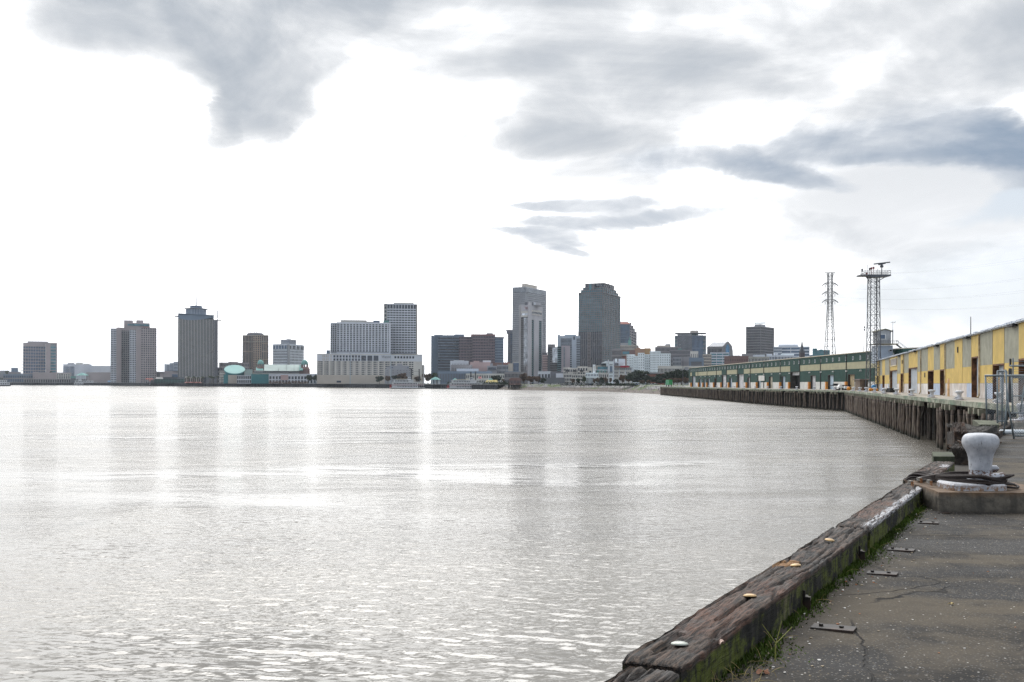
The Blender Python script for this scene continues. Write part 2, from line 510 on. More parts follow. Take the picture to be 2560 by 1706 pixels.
# far-bank timber quay: dark face with piles
M_QUAY = mat('dark_quay_timber', (0.045, 0.05, 0.06), 0.9, 0.35, 0.3)
M_QUAYP = mat('dark_quay_piling', (0.085, 0.088, 0.095), 0.9, 0.35, 0.3)
M_QUAYD = mat('quay_deck_concrete', (0.30, 0.29, 0.27), 0.9, 0.2, 0.2)
M_RAIL = mat('quay_railing', (0.25, 0.27, 0.30), 0.6, 0.0)
def far_quay(p0i, p1i, label, ztop=0.55):
    pts = [Vector(SHORE[i]) for i in range(p0i, p1i+1)]
    root = thing('river_quay', label, 'quay', (pts[0].x, pts[0].y, WATER), 'timber quays along the far bank')
    face = MB(); pile = MB(); deck = MB(); rail = MB()
    for a, b in zip(pts[:-1], pts[1:]):
        L = (b-a).length
        face.slab(a, b, WATER-0.5, ztop-0.4, -2.0, -1.2)
        deck.slab(a, b, ztop-0.4, ztop, -16.0, 0.3)
        n = int(L/4.0)
        t = (b-a).normalized(); nn = Vector((t.y, -t.x))
        rnd = random.Random(p0i)
        for i in range(n):
            q = a + t*(L*(i+0.5)/n) + nn*(rnd.uniform(-0.8, 0.1))
            pile.box(q.x-0.35, q.y-0.35, WATER-0.5, q.x+0.35, q.y+0.35, ztop-0.42-rnd.random()*0.4)
        m_ = int(L/3.0)
        for i in range(m_+1):
            q = a + t*(L*i/m_)
            rail.box(q.x-0.06, q.y-0.06, ztop, q.x+0.06, q.y+0.06, ztop+1.1)
        rail.slab(a, b, ztop+1.0, ztop+1.12, -0.05, 0.05)
        rail.slab(a, b, ztop+0.5, ztop+0.6, -0.05, 0.05)
    face.build('timber_bulkhead', M_QUAY, root)
    pile.build('pilings', M_QUAYP, root, 'stuff')
    deck.build('quay_deck', M_QUAYD, root)
    rail.build('railings', M_RAIL, root, 'stuff')
far_quay(1, 4, 'low dark timber quay below the hotel with twin square penthouses, far left', 0.9)
far_quay(4, 6, 'long dark timber quay in front of the tall ribbed tower and the green domes', 0.6)
far_quay(6, 8, 'dark timber quay where the two white paddle steamers are moored', 0.5)

# rock and grass bank between the steamers and the wooden wharf
def bank():
    pts = [Vector(p) for p in SHORE[8:]] + [Vector((103.0, 640.0))]
    prof = [(0.0, WATER-0.6), (1.0, WATER+0.2), (6.0, WATER+1.8), (10.5, WATER+4.1), (13.0, LZ+0.3), (15.0, LZ+0.55), (22.0, LZ+0.7), (34.0, LZ+0.35)]
    verts = []; faces = []; mi = []
    rows = []
    rnd = random.Random(5)
    for a, b in zip(pts[:-1], pts[1:]):
        t = (b-a).normalized(); nn = Vector((-t.y, t.x))
        n = int((b-a).length/2.2)
        for i in range(n + (1 if (b - pts[-1]).length < 1e-6 else 0)):
            q = a + (b-a)*(i/n)
            row = []
            for k, (off, z) in enumerate(prof):
                jit = 0.35*mnoise.noise(Vector((q.x*0.13, q.y*0.13, k*3.1)))*(1 if 0 < k < 6 else 0)
                p = q + nn*(off + jit*2)
                row.append(len(verts)); verts.append((p.x, p.y, z + jit))
            rows.append(row)
    for r0, r1 in zip(rows[:-1], rows[1:]):
        for k in range(len(prof)-1):
            faces.append((r0[k], r1[k], r1[k+1], r0[k+1])); mi.append(0)
    me = bpy.data.meshes.new('river_bank'); me.from_pydata(verts, [], faces)
    m_ = bpy.data.materials.new('bank_mud_and_grass'); m_.use_nodes = True
    t = NT(m_.node_tree); bs = t.n['Principled BSDF']; bs.inputs['Roughness'].default_value = 0.95
    tcn = t.node('ShaderNodeTexCoord'); v = tcn.outputs['Object']; x, y, z = t.xyz(v)
    n1 = t.noise(v, 0.35, 4, 0.6); n2 = t.noise(t.scalevec(v, 0.2, 0.2, 1), 0.25, 3, 0.5)
    mud = t.mix(n1, (0.07, 0.055, 0.045), (0.13, 0.105, 0.085))
    rock = t.mix(t.ramp(t.noise(v, 1.2, 2, 0.5), 0.4, 0.6), (0.10, 0.10, 0.10), (0.30, 0.29, 0.28))
    grass = t.mix(n1, (0.04, 0.07, 0.015), (0.085, 0.11, 0.025))
    c = t.mix(t.ramp(z, WATER+2.6, WATER+4.2), mud, rock)
    c = t.mix(t.mul(t.ramp(n2, 0.50, 0.60), t.ramp(z, WATER+1.6, WATER+2.6)), c, grass)
    c = t.mix(t.ramp(z, LZ+0.1, LZ+0.4), c, grass)
    t.put(bs.inputs['Base Color'], c)
    me.materials.append(m_)
    ob = bpy.data.objects.new('river_bank', me); COL.objects.link(ob); ob['kind'] = 'structure'
    # riprap boulders
    rk = MB()
    for a, b in zip(pts[:-1], pts[1:]):
        t2 = (b-a).normalized(); nn = Vector((-t2.y, t2.x)); L = (b-a).length
        for i in range(int(L*2.2)):
            q = a + t2*(rnd.random()*L); off = rnd.uniform(7.5, 12.5)
            if rnd.random() < 0.25: off = rnd.uniform(1, 12)
            z = np.interp(off, [p[0] for p in prof], [p[1] for p in prof])
            p = q + nn*off; r = rnd.uniform(0.18, 0.55)
            pr = []
            for sx, sy, sz in ((-1,-1,0),(1,-1,0),(1,1,0),(-1,1,0),(-1,-1,1),(1,-1,1),(1,1,1),(-1,1,1)):
                pr.append((p.x+sx*r*rnd.uniform(.5,1), p.y+sy*r*rnd.uniform(.5,1), z-0.15+sz*r*rnd.uniform(.6,1.2)))
            rk.hexa(pr)
    rk.build('riprap_rocks', mat('riprap_stone', (0.26, 0.25, 0.24), 0.9, 0.5, 1.5), None, 'stuff')
    ob2 = [o for o in COL.objects if o.name == 'riprap_rocks'][0]
bank()

# ------------------------------------------------------------------ the long wooden wharf
FRONT = [(29.0, 42.5), (37.0, 72.0), (52.0, 128.0), (66.1, 181.0), (87.0, 259.5), (87.6, 369.0), (92.9, 502.0), (96.4, 648.0)]
def front_x(d):
    return float(np.interp(d, [p[1] for p in FRONT], [p[0] for p in FRONT]))
def YW(d): return 23.38 + 0.28*d          # yellow shed river wall
def GW(d): return 101.6 + 0.00833*d       # green shed river wall
M_WDECK = mat('wharf_deck_concrete', (0.27, 0.24, 0.20), 0.9, 0.35, 0.25, 0.02)
def pile_material():
    m_ = bpy.data.materials.new('weathered_piling'); m_.use_nodes = True
    t = NT(m_.node_tree); bs = t.n['Principled BSDF']; bs.inputs['Roughness'].default_value = 0.85
    tcn = t.node('ShaderNodeTexCoord'); v = tcn.outputs['Object']; x, y, z = t.xyz(v)
    oi = t.node('ShaderNodeObjectInfo')
    vv = t.node('ShaderNodeVectorMath', operation='ADD'); t.l.new(t.scalevec(v, 6, 6, 0.8), vv.inputs[0]); t.l.new(oi.outputs['Location'], vv.inputs[1])
    n1 = t.noise(vv.outputs[0], 1.0, 5, 0.65)
    c = t.mix(t.ramp(n1, 0.3, 0.7), (0.052, 0.037, 0.028), (0.235, 0.180, 0.138))
    n2 = t.noise(t.scalevec(vv.outputs[0], 0.4, 0.4, 0.15), 1.0, 2)
    c = t.mix(t.mul(t.ramp(n2, 0.5, 0.7), 0.4), c, (0.25, 0.22, 0.18))
    # tide-wet, algae-dark foot and iron band near the top (z = 0 is the water line)
    c = t.mix(t.ramp(t.add(z, t.mul(n1, 0.9)), 1.5, 0.5), c, (0.022, 0.022, 0.014))
    band = t.m('MULTIPLY', t.ramp(z, 4.12, 4.16), t.ramp(z, 4.30, 4.26))
    c = t.mix(t.mul(band, 0.75), c, (0.05, 0.04, 0.035))
    t.put(bs.inputs['Base Color'], c)
    b = t.node('ShaderNodeBump'); b.inputs['Distance'].default_value = 0.03
    t.put(b.inputs['Height'], n1); t.l.new(b.outputs[0], bs.inputs['Normal'])
    return m_
M_PILE = pile_material()
M_EDGE = mat('mossy_wharf_edge', (0.25, 0.26, 0.20), 0.9, 0.4, 0.8, 0.02, tint=((0.08, 0.16, 0.10), 0.75), stretch=(1, 1, 2))
M_CAPB = mat('weathered_pile_cap', (0.42, 0.38, 0.30), 0.9, 0.35, 1.2, 0.02, tint=((0.10, 0.11, 0.07), 0.8))
M_DARKT = mat('black_timber_and_underdeck_shade', (0.03, 0.027, 0.023), 0.9, 0.4, 0.8, 0.03)  # black timber, also used as painted shade under the wharf deck
PILE_ME = []
for k in range(5):
    rnd = random.Random(40+k); p = MB(); p.smooth = True
    zs = [-1.2, 0.0, 1.2, 2.4, 3.6, 4.7]; pts = []; rs = []
    for i, z in enumerate(zs):
        pts.append((rnd.uniform(-.05, .05), rnd.uniform(-.05, .05), z)); rs.append(0.19 - 0.004*i + rnd.uniform(-.012, .012))
    p.tube(pts, rs, 10)
    PILE_ME.append(p.mesh('wharf_piling_%d' % k, [M_PILE]))
def wharf(d0, d1, label, spacing, name='timber_wharf', back=lambda d: 40.0):
    root = thing(name, label, 'wharf', (front_x(d0), d0, WATER))
    ds = [d0] + [p[1] for p in FRONT if d0 < p[1] < d1] + [d1]
    deck = MB(); edge = MB(); dark = MB()
    for a, b in zip(ds[:-1], ds[1:]):
        xa, xb = front_x(a), front_x(b)
        deck.hexa([(xa+.42, a, -.34), (xa+back(a), a, -.34), (xb+back(b), b, -.34), (xb+.42, b, -.34),
                   (xa+.42, a, 0), (xa+back(a), a, 0), (xb+back(b), b, 0), (xb+.42, b, 0)])
        # edge beam in lengths of about six metres
        L = math.hypot(xb-xa, b-a); n = max(1, int(L/6.0)); rnd = random.Random(int(a))
        for i in range(n):
            f0, f1 = i/n, (i+1)/n - 0.06/L
            pa = (xa+(xb-xa)*f1, a+(b-a)*f1); pb = (xa+(xb-xa)*f0, a+(b-a)*f0)
            j = rnd.uniform(-.03, .03)
            edge.slab(pa, pb, -.42, 0.05+j*.5, -.42, 0.02+j)
        pa, pb = (xb, b), (xa, a)
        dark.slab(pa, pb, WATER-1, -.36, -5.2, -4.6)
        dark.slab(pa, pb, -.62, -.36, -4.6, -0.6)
    deck.build('wharf_deck', M_WDECK, root)
    edge.build('edge_beam', M_EDGE, root)
    dark.build('underdeck_dark_backing', M_DARKT, root)  # black backing and soffit added to paint in the dark under the deck
    rnd = random.Random(int(d0)*7+1)
    capme = MB(); capme.box(-.55, -.02, -.98, .0, .42, -.43)
    capme = capme.mesh('pile_cap', [M_CAPB])
    d = d0 + 0.6; k = 0; npile = 0; rear = MB()
    sk = MB(); sk.hexa([(0,0,0)]*8)
    while d < d1 - 0.3:
        x = front_x(d)
        slope = (front_x(d+1)-front_x(d-1))/2
        sp = spacing(d)*rnd.uniform(0.8, 1.2)
        skip = False
        if 112.5 < d < 126.0: skip = True        # broken gap in the fender row
        if not skip and npile < 290:
            me = PILE_ME[rnd.randrange(5)]
            lean = rnd.uniform(-.055, .075) if d < 300 else rnd.uniform(-.06, .06)
            place('piling', me, root, (x + 0.12 + rnd.uniform(-.12, .15) - root.location.x, d - root.location.y, 0.0), 0,
                  (rnd.uniform(.85, 1.25),)*2 + (rnd.uniform(.95, 1.0),), (rnd.uniform(-.03, .03), lean, rnd.uniform(0, 6)*0))
            npile += 1
        if rnd.random() < .8:
            cz = rnd.uniform(-.08, .05)
            ang = math.atan2(-slope, 1.0)
            c = place('pile_cap', capme, root, (x + 0.14 + rnd.uniform(0, .2) - root.location.x, d - root.location.y, -WATER + cz), ang,
                      (1, min(2.2, sp*0.55)*rnd.uniform(.7, 1.15), 1))
        # second and third rows of piles under the deck
        for off in (2.0, 3.6):
            if rnd.random() < .75:
                xx = x + off + rnd.uniform(-.3, .3); yy = d + rnd.uniform(-.8, .8)
                rear.tube([(xx, yy, WATER-1), (xx+rnd.uniform(-.1, .1), yy, -.5)], 0.19, 6, False)
        if rnd.random() < .22:
            xx = x + 1.1; rear.bar((xx, d, -1.0), (xx+.3, d+rnd.uniform(2, 4), WATER+1.0), .16)
        d += sp; k += 1
    rear.smooth = True
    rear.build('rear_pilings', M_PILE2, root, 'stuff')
    return root
M_PILE2 = mat('shaded_piling', (0.055, 0.045, 0.036), 0.9, 0.4, 1.5)  # rear piles coloured darker to paint in the shade below the deck
wharf(72.0-26.0, 259.0, 'timber piled wharf with a mossy edge in front of the yellow and grey shed',
      lambda d: (2.3 if d < 112 else 2.2 if d < 176 else 1.55), 'timber_wharf', lambda d: 60.0)
wharf(259.3, GREEN_END, 'long timber piled wharf in front of the dark green shed',
      lambda d: (3.0 if d < 470 else 1.7), 'timber_wharf', lambda d: 60.0)

# ------------------------------------------------------------------ sheds
def corr(mbx, p0, p1, z0, z1, pitch=0.30, dep=0.05, back=0.12):
    """corrugated sheet along p0->p1 (left to right as seen from outside)"""
    t = Vector((p1[0]-p0[0], p1[1]-p0[1])); L = t.length; t.normalize(); n = Vector((t.y, -t.x))
    k = max(2, int(L/(pitch/2))); 
    if k > 700: k = 700
    prev = None
    for i in range(k+1):
        q = Vector(p0[:2]) + t*(L*i/k) + n*(dep if i % 2 else 0.0)
        cur = ((q.x, q.y, z0), (q.x, q.y, z1))
        if prev: mbx.quad(prev[0], cur[0], cur[1], prev[1])
        prev = cur
    # close the sheet behind so that it has real thickness
    a = Vector(p0[:2]) - n*back; b = Vector(p1[:2]) - n*back
    mbx.quad((b.x, b.y, z0), (a.x, a.y, z0), (a.x, a.y, z1), (b.x, b.y, z1))
    mbx.quad((p0[0], p0[1], z0), (a.x, a.y, z0), (b.x, b.y, z0), (p1[0], p1[1], z0))
    mbx.quad((p0[0], p0[1], z1), (p1[0], p1[1], z1), (b.x, b.y, z1), (a.x, a.y, z1))
    mbx.quad((p0[0], p0[1], z0), (p0[0], p0[1], z1), (a.x, a.y, z1), (a.x, a.y, z0))
    mbx.quad((p1[0], p1[1], z0), (b.x, b.y, z0), (b.x, b.y, z1), (p1[0], p1[1], z1))

M_YEL = mat('yellow_sheet', (0.68, 0.49, 0.15), 0.55, 0.10, 0.6, streak=0.14, tint=((0.42, 0.27, 0.10), 0.15))
M_GRY = mat('grey_sheet', (0.37, 0.36, 0.28), 0.6, 0.16, 0.7, streak=0.22)
M_WHB = mat('whitewashed_base', (0.60, 0.57, 0.54), 0.8, 0.2, 0.6, streak=0.5, tint=((0.30, 0.17, 0.08), 0.4))
M_BLB = mat('pale_blue_base', (0.36, 0.42, 0.52), 0.7, 0.12, 0.6)
M_RUST = mat('rusted_steel', (0.16, 0.07, 0.03), 0.8, 0.6, 1.5, tint=((0.05, 0.025, 0.02), 0.8))
M_JAMB = mat('brown_timber_jamb', (0.22, 0.15, 0.09), 0.8, 0.3, 1.0)
M_INT = mat('dark_shed_interior', (0.02, 0.02, 0.022), 0.95, 0.2, 0.5)  # near-black colour stands in for the unlit inside of the sheds
M_ROLL = mat('roller_door_steel', (0.42, 0.46, 0.50), 0.45, 0.15, 0.8, metal=0.2)
M_STDOOR = mat('grey_steel_door', (0.34, 0.38, 0.42), 0.5, 0.15, 0.6)
M_ROOF = mat('galvanised_roof', (0.42, 0.46, 0.52), 0.45, 0.25, 0.4, metal=0.2, streak=0.2)
M_PIPE = mat('cream_downpipe', (0.50, 0.40, 0.25), 0.6, 0.4, 1.0, tint=((0.12, 0.06, 0.03), 0.6))
M_DKPIPE = mat('dark_downpipe', (0.05, 0.05, 0.05), 0.6, 0.3, 1.0)
M_BLACK = mat('flat_black', (0.015, 0.015, 0.017), 0.7, 0.0)

def yd(px):
    u = U(px); return 23.38/(u-0.28)
yshed = thing('warehouse', 'long yellow and grey corrugated warehouse with a white base on the wooden wharf', 'warehouse', (YW(62), 62, 0))
def ypt(d, off=0.0):    # off: towards the river
    n = Vector((-0.963, 0.27)); return Vector((YW(d), d)) + n*off
DOORS_Y = [(2430, 2449.5, 5.2, 'door'), (2483, 2511, 4.0, 'door'), (2547.5, 2585, 4.3, 'door'), (2351, 2364, 4.0, 'open'), (2320.7, 2334.5, 4.0, 'open'),
           (2272, 2294, 4.9, 'roller'), (2252, 2259.5, 4.0, 'open'), (2226, 2243.6, 4.9, 'roller'), (2206.5, 2212, 4.0, 'open'), (2193.7, 2197.6, 4.0, 'open')]
UP = [('y', 2547, 2600), ('g', 2511.5, 2547), ('y', 2482, 2511.5), ('g', 2455, 2482), ('y', 2428.6, 2450), ('g', 2406.7, 2428.6),
      ('y', 2386.7, 2406.7), ('g', 2368.5, 2386.7), ('y', 2350.5, 2364.5), ('g', 2334.8, 2350.5), ('y', 2320, 2334.8), ('g', 2306, 2320),
      ('g', 2294.5, 2304), ('y', 2272, 2294.5), ('g', 2262, 2272), ('y', 2252, 2260.5), ('g', 2243.7, 2252), ('y', 2227, 2243.6),
      ('g', 2213, 2226), ('y', 2206, 2213), ('g', 2199.5, 2206), ('y', 2194, 2199.5), ('g', 2188.6, 2194)]
# build a clean list of break points in distance
ups = sorted([(yd(b), yd(a), c) for c, a, b in UP])     # near .. far
ups = [list(u_) for u_ in ups]
for i in range(len(ups)-1): ups[i][1] = ups[i+1][0]
ups[0][0] = 84.0
ups = [[62.0, 70.0, 'g'], [70.0, 77.0, 'y'], [77.0, 84.0, 'g']] + ups
YH = 8.0
doors = sorted([(yd(b), yd(a), h, k) for a, b, h, k in DOORS_Y])
FAR_Y = ups[-1][1]
def add_panel(d0, d1, z0, z1, m_, parent=yshed, fn=ypt, name='wall_panel'):
    if d1-d0 < 0.15 or z1-z0 < 0.05: return
    mbp = MB(); corr(mbp, fn(d1-.01), fn(d0+.01), z0, z1); return mbp.build(name, m_, parent)
def door_in(d0, d1):
    for dr in doors:
        if dr[0] < (d0+d1)/2 < dr[1] or (dr[0] < d1-.5 and dr[1] > d0+.5): return dr
    return None
for d0, d1, c in ups:
    dr = None
    for q in doors:
        if q[0] >= d0-1.2 and q[1] <= d1+1.2: dr = q
    m_ = M_YEL if c == 'y' else M_GRY
    if dr is None:
        split = 4.0
        if c == 'y' and abs(d0-yd(2406.7)) < 1: split = 1.84   # full-height yellow bay
        add_panel(d0, d1, split, YH, m_)
        if split > 2: add_panel(d0, d1, 1.84, 3.99, M_YEL)
    else:
        add_panel(d0, d1, dr[2], YH, m_)
        add_panel(d0, min(dr[0], d1), 1.84, dr[2]-.01, M_YEL); add_panel(max(dr[1], d0), d1, 1.84, dr[2]-.01, M_YEL)
# base course pieces between the doors
edges = [62.0]
for dr in doors: edges += [dr[0], dr[1]]
edges.append(FAR_Y)
rnd = random.Random(3)
for a, b in zip(edges[0::2], edges[1::2]):
    n = max(1, int((b-a)/3.5))
    for i in range(n):
        q0, q1 = a+(b-a)*i/n, a+(b-a)*(i+1)/n
        s_b = MB(); s_b.slab(ypt(q1-.02), ypt(q0+.02), 0.0, 1.82, -.2, 0.03+rnd.uniform(0, .02))
        s_b.build('base_panel', M_BLB if rnd.random() < .25 else M_WHB, yshed)
for d0, d1, h, kind in doors:
    jamb = MB(); jamb.slab(ypt(d1), ypt(d1-.14), 0, h, -1.6, 0.06); jamb.slab(ypt(d0+.14), ypt(d0), 0, h, -1.6, 0.06)
    jamb.slab(ypt(d1-.14), ypt(d0+.14), h-.18, h, -1.6, 0.05)
    fr = jamb.build('door_frame', M_RUST, yshed)
    if kind == 'open':
        dm = MB(); dm.slab(ypt(d1-.14), ypt(d0+.14), 0, h-.18, -3.2, -3.0)
        dl = dm.build('door', M_INT, yshed)  # near-black sheet standing in for the darkness inside an open doorway
        sl = MB(); sl.slab(ypt(d1-.14-(d1-d0)*.35), ypt(d0+.14), 0.05, h-.2, -.7, -.6); sl.build('sliding_leaf', M_STDOOR if rnd.random() < .5 else M_INT, yshed)
    else:
        dm = MB(); 
        if kind == 'roller':
            n = int((h-.18)/.22)
            for i in range(n):
                z = i*(h-.18)/n
                dm.slab(ypt(d1-.3), ypt(d0+.14), z+.015, z+(h-.18)/n-.015, -.52, -.38)
            dm.slab(ypt(d1-.3), ypt(d0+.14), 0, h-.18, -.60, -.53)
            dm.build('roller_door', M_ROLL, yshed)
        else:
            dm.slab(ypt(d1-(d1-d0)*.12), ypt(d0+.14), 0.02, h-.18, -.60, -.48)
            dm.build('door', M_STDOOR, yshed)
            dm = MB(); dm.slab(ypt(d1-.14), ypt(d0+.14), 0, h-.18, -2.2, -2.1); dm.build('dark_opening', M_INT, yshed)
# downpipes, eave, roof, end walls
for px in (2452.5, 2366, 2304.8, 2261, 2226.6, 2199):
    d = yd(px); p = ypt(d, .22)
    m1 = MB(); m1.tube([(p.x, p.y, .25), (p.x, p.y, YH-.25)], .11, 8)
    q = ypt(d-.2, .45); m1.tube([(p.x, p.y, .35), (q.x, q.y, .05)], .11, 8)
    m1.build('downpipe', M_PIPE, yshed)
for px in (2505+33, 2422, 2345, 2290, 2249):
    d = yd(px); m1 = MB(); m1.slab(ypt(d+1.3), ypt(d-1.3), YH-.30, YH-.08, .06, .55); m1.build('hood', M_BLACK, yshed)
ev = MB()
rnd = random.Random(12)
d = 62.0
while d < FAR_Y:
    e = min(FAR_Y, d + rnd.uniform(1.6, 3.2)); j = rnd.uniform(0, .10)
    ev.slab(ypt(e), ypt(d+.25), YH-.02, YH+.06, -.1, .5)
    if rnd.random() < .85: ev.slab(ypt(e-.1), ypt(d+.3), YH+.061, YH+.20+j, -.1, .30)
    d = e
ev.build('gutter', M_ROOF, yshed)
rf = MB()
a0, a1 = ypt(62, .32), ypt(FAR_Y, .32); b0, b1 = ypt(62, -28), ypt(FAR_Y, -28); e0, e1 = ypt(62, -56), ypt(FAR_Y, -56)
def sheet(mbx, p, q, r, s4, th=.12):
    mbx.hexa([(p[0],p[1],p[2]-th),(q[0],q[1],q[2]-th),(r[0],r[1],r[2]-th),(s4[0],s4[1],s4[2]-th), p, q, r, s4])
rz0 = YH+.02
sheet(rf, (a1.x,a1.y,rz0), (a0.x,a0.y,rz0), (b0.x,b0.y,rz0+1.3), (b1.x,b1.y,rz0+1.3))
sheet(rf, (b1.x,b1.y,rz0+1.3), (b0.x,b0.y,rz0+1.3), (e0.x,e0.y,rz0), (e1.x,e1.y,rz0))
rf.build('roof', M_ROOF, yshed)
ew = MB(); ew.slab(ypt(FAR_Y-.05, -56), ypt(FAR_Y-.05, -.2), 0, YH-.15, -.2, 0); ew.slab(ypt(62.1, -.2), ypt(62.1, -56), 0, YH-.15, -.2, 0)
ew.slab(ypt(62.4, -55.6), ypt(FAR_Y-.5, -55.6), 0, YH-.15, 0, .2)
ew.build('rear_wall', M_GRY, yshed)
for px, z0, z1 in ((2396, 6.1, 6.9), (2313.5, 2.9, 3.7), (2256.5, 6.0, 6.8), (2528, 3.6, 4.4)):
    d = yd(px); m1 = MB(); m1.slab(ypt(d+.22), ypt(d-.22), z0, z1, .05, .16); m1.build('bay_marker', M_BLACK, yshed)
for px in (2396.5, 2267, 2529):
    d = yd(px); p = ypt(d, 1.3); m1 = MB(); m1.tube([(p.x, p.y, 0), (p.x, p.y, 2.5), ], [.16, .15], 10); m1.smooth = False
    b_ = m1.build('guard_post', mat('peach_painted_steel', (0.75, 0.50, 0.28), 0.6, 0.25, 1.5)); centre_mesh(b_)
    tag(b_, {2396.5: 'peach coloured guard post at the middle of the full-height yellow bay', 2267: 'peach guard post just beyond the nearer roller door of the yellow shed',
             2529: 'peach guard post seen through the chain-link gate'}[px], 'guard post', 'guard posts along the yellow shed')
# lettered sign board (weathered, its letters hardly readable)
d0, d1 = yd(2243), yd(2228)
m1 = MB(); m1.slab(ypt(d1), ypt(d0), 6.0, 7.4, .06, .16); sg = m1.build('sign_board', mat('weathered_sign', (0.27, 0.25, 0.23), 0.8, 0.35, 2.0), yshed)
m1 = MB(); m1.slab(ypt(d1), ypt(d0), 7.41, 7.56, .06, .22); m1.slab(ypt(d1), ypt(d0), 5.84, 5.99, .06, .22); m1.build('sign_trim', mat('cream_trim', (0.70, 0.62, 0.40), 0.7, 0.1), yshed)

# ---- green shed
M_GRN = mat('dark_green_sheet', (0.015, 0.064, 0.048), 0.5, 0.12, 0.5, streak=0.12)
M_CRM = mat('cream_sheet', (0.48, 0.45, 0.30), 0.55, 0.08, 0.5)
M_GWB = mat('white_concrete_base', (0.62, 0.61, 0.57), 0.75, 0.12, 0.4, streak=0.15)
M_ORG = mat('orange_guard_paint', (0.62, 0.24, 0.035), 0.6, 0.2, 1.0)
gshed = thing('warehouse', 'long dark green warehouse with a cream band and white base beyond the radar tower', 'warehouse', (GW(265), 265, 0))
def gpt(d, off=0.0): return Vector((GW(d)-off, d))
def gd(px): return 101.6/(U(px)-0.00833)
GH = 11.15
# doors: pixel left, right, height, panel colour key
GD = [(1729.8, 1739, 6.3, 'g'), (1748.1, 1753.6, 4.8, 'b'), (1759, 1764, 4.8, 'b'), (1769, 1774.5, 4.8, 'b'), (1786.2, 1791.6, 4.8, 'r'), (1804.6, 1816.8, 6.3, 'm'),
      (1823.6, 1830.4, 4.8, 'b'), (1844.7, 1859.6, 6.3, 'm'), (1868.5, 1876, 4.8, 'm'), (1894.3, 1901.8, 4.8, 'b'), (1922.2, 1931.7, 4.8, 'c'),
      (1953.5, 1963.8, 4.8, 'b'), (1976, 1999.6, 6.3, 'o'), (2026.5, 2039.5, 4.8, 'm'), (2070.2, 2084.7, 4.8, 'b'), (2119.8, 2137, 4.8, 't')]
PIPES = [1726, 1745.5, 1768.5, 1791.8, 1817, 1844, 1876.5, 1910.2, 1951.5, 2000.3, 2052.3, 2116.8]
BAND_OFF = [(1729.5, 1738.9), (1803.9, 1817.2), (1844.2, 1859.8), (1975.3, 2000.3), (1721, 1725.6)]
dG = sorted([(gd(b), gd(a), h, k) for a, b, h, k in GD])
brk = sorted(set([265.0] + [gd(p) for p in PIPES] + [600.0]))
for a, b in zip(brk[:-1], brk[1:]):
    add_panel(a, b, 8.5, GH, M_GRN, gshed, gpt)
# middle band in pieces
offs = sorted([(gd(b), gd(a)) for a, b in BAND_OFF]); cuts = sorted(set([x for x in brk] + [x for o in offs for x in o]))
cuts = [c for c in cuts if 265 <= c <= 600.5]
for a, b in zip(cuts[:-1], cuts[1:]):
    mid = (a+b)/2; og = any(o[0] < mid < o[1] for o in offs)
    add_panel(a, b, 6.42, 8.49, M_GRN if og else M_CRM, gshed, gpt)
cuts = sorted(set(brk + [x for q in dG for x in q[:2]]))
for a, b in zip(cuts[:-1], cuts[1:]):
    mid = (a+b)/2; dr = [q for q in dG if q[0] < mid < q[1]]
    if dr:
        if dr[0][2] < 6: add_panel(a, b, dr[0][2], 6.41, M_GRN, gshed, gpt)
    else:
        add_panel(a, b, 2.5, 6.41, M_GRN, gshed, gpt)
        if b-a > .1:
            m1 = MB(); m1.slab(gpt(b-.02), gpt(a+.02), 0, 2.48, -.25, .05); m1.build('base_panel', M_GWB, gshed)
M_GJAMB = mat('dark_door_jamb', (.06, .055, .05), .8, .2, 1)
PC = {'b': mat('pale_blue_door', (0.42, 0.52, 0.60), 0.5, 0.1, 0.5), 'm': mat('mottled_grey_door', (0.52, 0.52, 0.53), 0.5, 0.3, 0.7), 'g': M_STDOOR,
      'c': mat('cream_glass_door', (0.45, 0.42, 0.32), 0.5, 0.4, 0.8), 't': mat('tan_door', (0.42, 0.33, 0.19), 0.6, 0.25, 0.8), 'r': M_RUST, 'o': M_INT}
for d0, d1, h, k in dG:
    L = d1-d0
    m1 = MB(); m1.slab(gpt(d1), gpt(d1-.2), 0, h, -2.2, .07); m1.slab(gpt(d0+.2), gpt(d0), 0, h, -2.2, .07); m1.slab(gpt(d1-.2), gpt(d0+.2), h-.15, h, -2.2, .06); m1.build('door_frame', M_GJAMB, gshed)
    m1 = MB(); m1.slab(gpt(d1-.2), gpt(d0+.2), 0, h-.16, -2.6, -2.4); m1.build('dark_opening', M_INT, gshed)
    if k != 'o':
        m1 = MB(); m1.slab(gpt(d1-.25), gpt(d0+.2), 0.02, h-.16, -.75, -.6); m1.build('door', PC[k], gshed)
    else:
        m1 = MB(); m1.slab(gpt(d1-.3), gpt(d0+.2), h-1.3, h-.16, -.9, -.75); m1.build('door', PC['m'], gshed)
    m1 = MB(); m1.slab(gpt(d1+.9), gpt(d1-.15), 0, 2.5, .08, .75); m1.build('door_guard', M_ORG, gshed)
for px in PIPES:
    d = gd(px); m1 = MB(); m1.tube([(GW(d)-.2, d, 0), (GW(d)-.2, d, GH-.1)], .14, 6); m1.build('downpipe', M_DKPIPE, gshed)
wf = mat('white_window_frame', (0.7, 0.7, 0.68), 0.6, 0.0)
def iri_glass():
    return mat('skylight_glass', (0.22, 0.27, 0.30), 0.12, 0.25, 0.5, spec=0.8)
wme = MB(); wme.box(-.02, -.48, 0, .12, .48, 1.15); wme = wme.mesh('high_window', [wf])
pme = MB(); pme.box(-.05, -.40, .17, -.02, .40, 1.08); pme = pme.mesh('pane', [iri_glass()])
d = 271.0
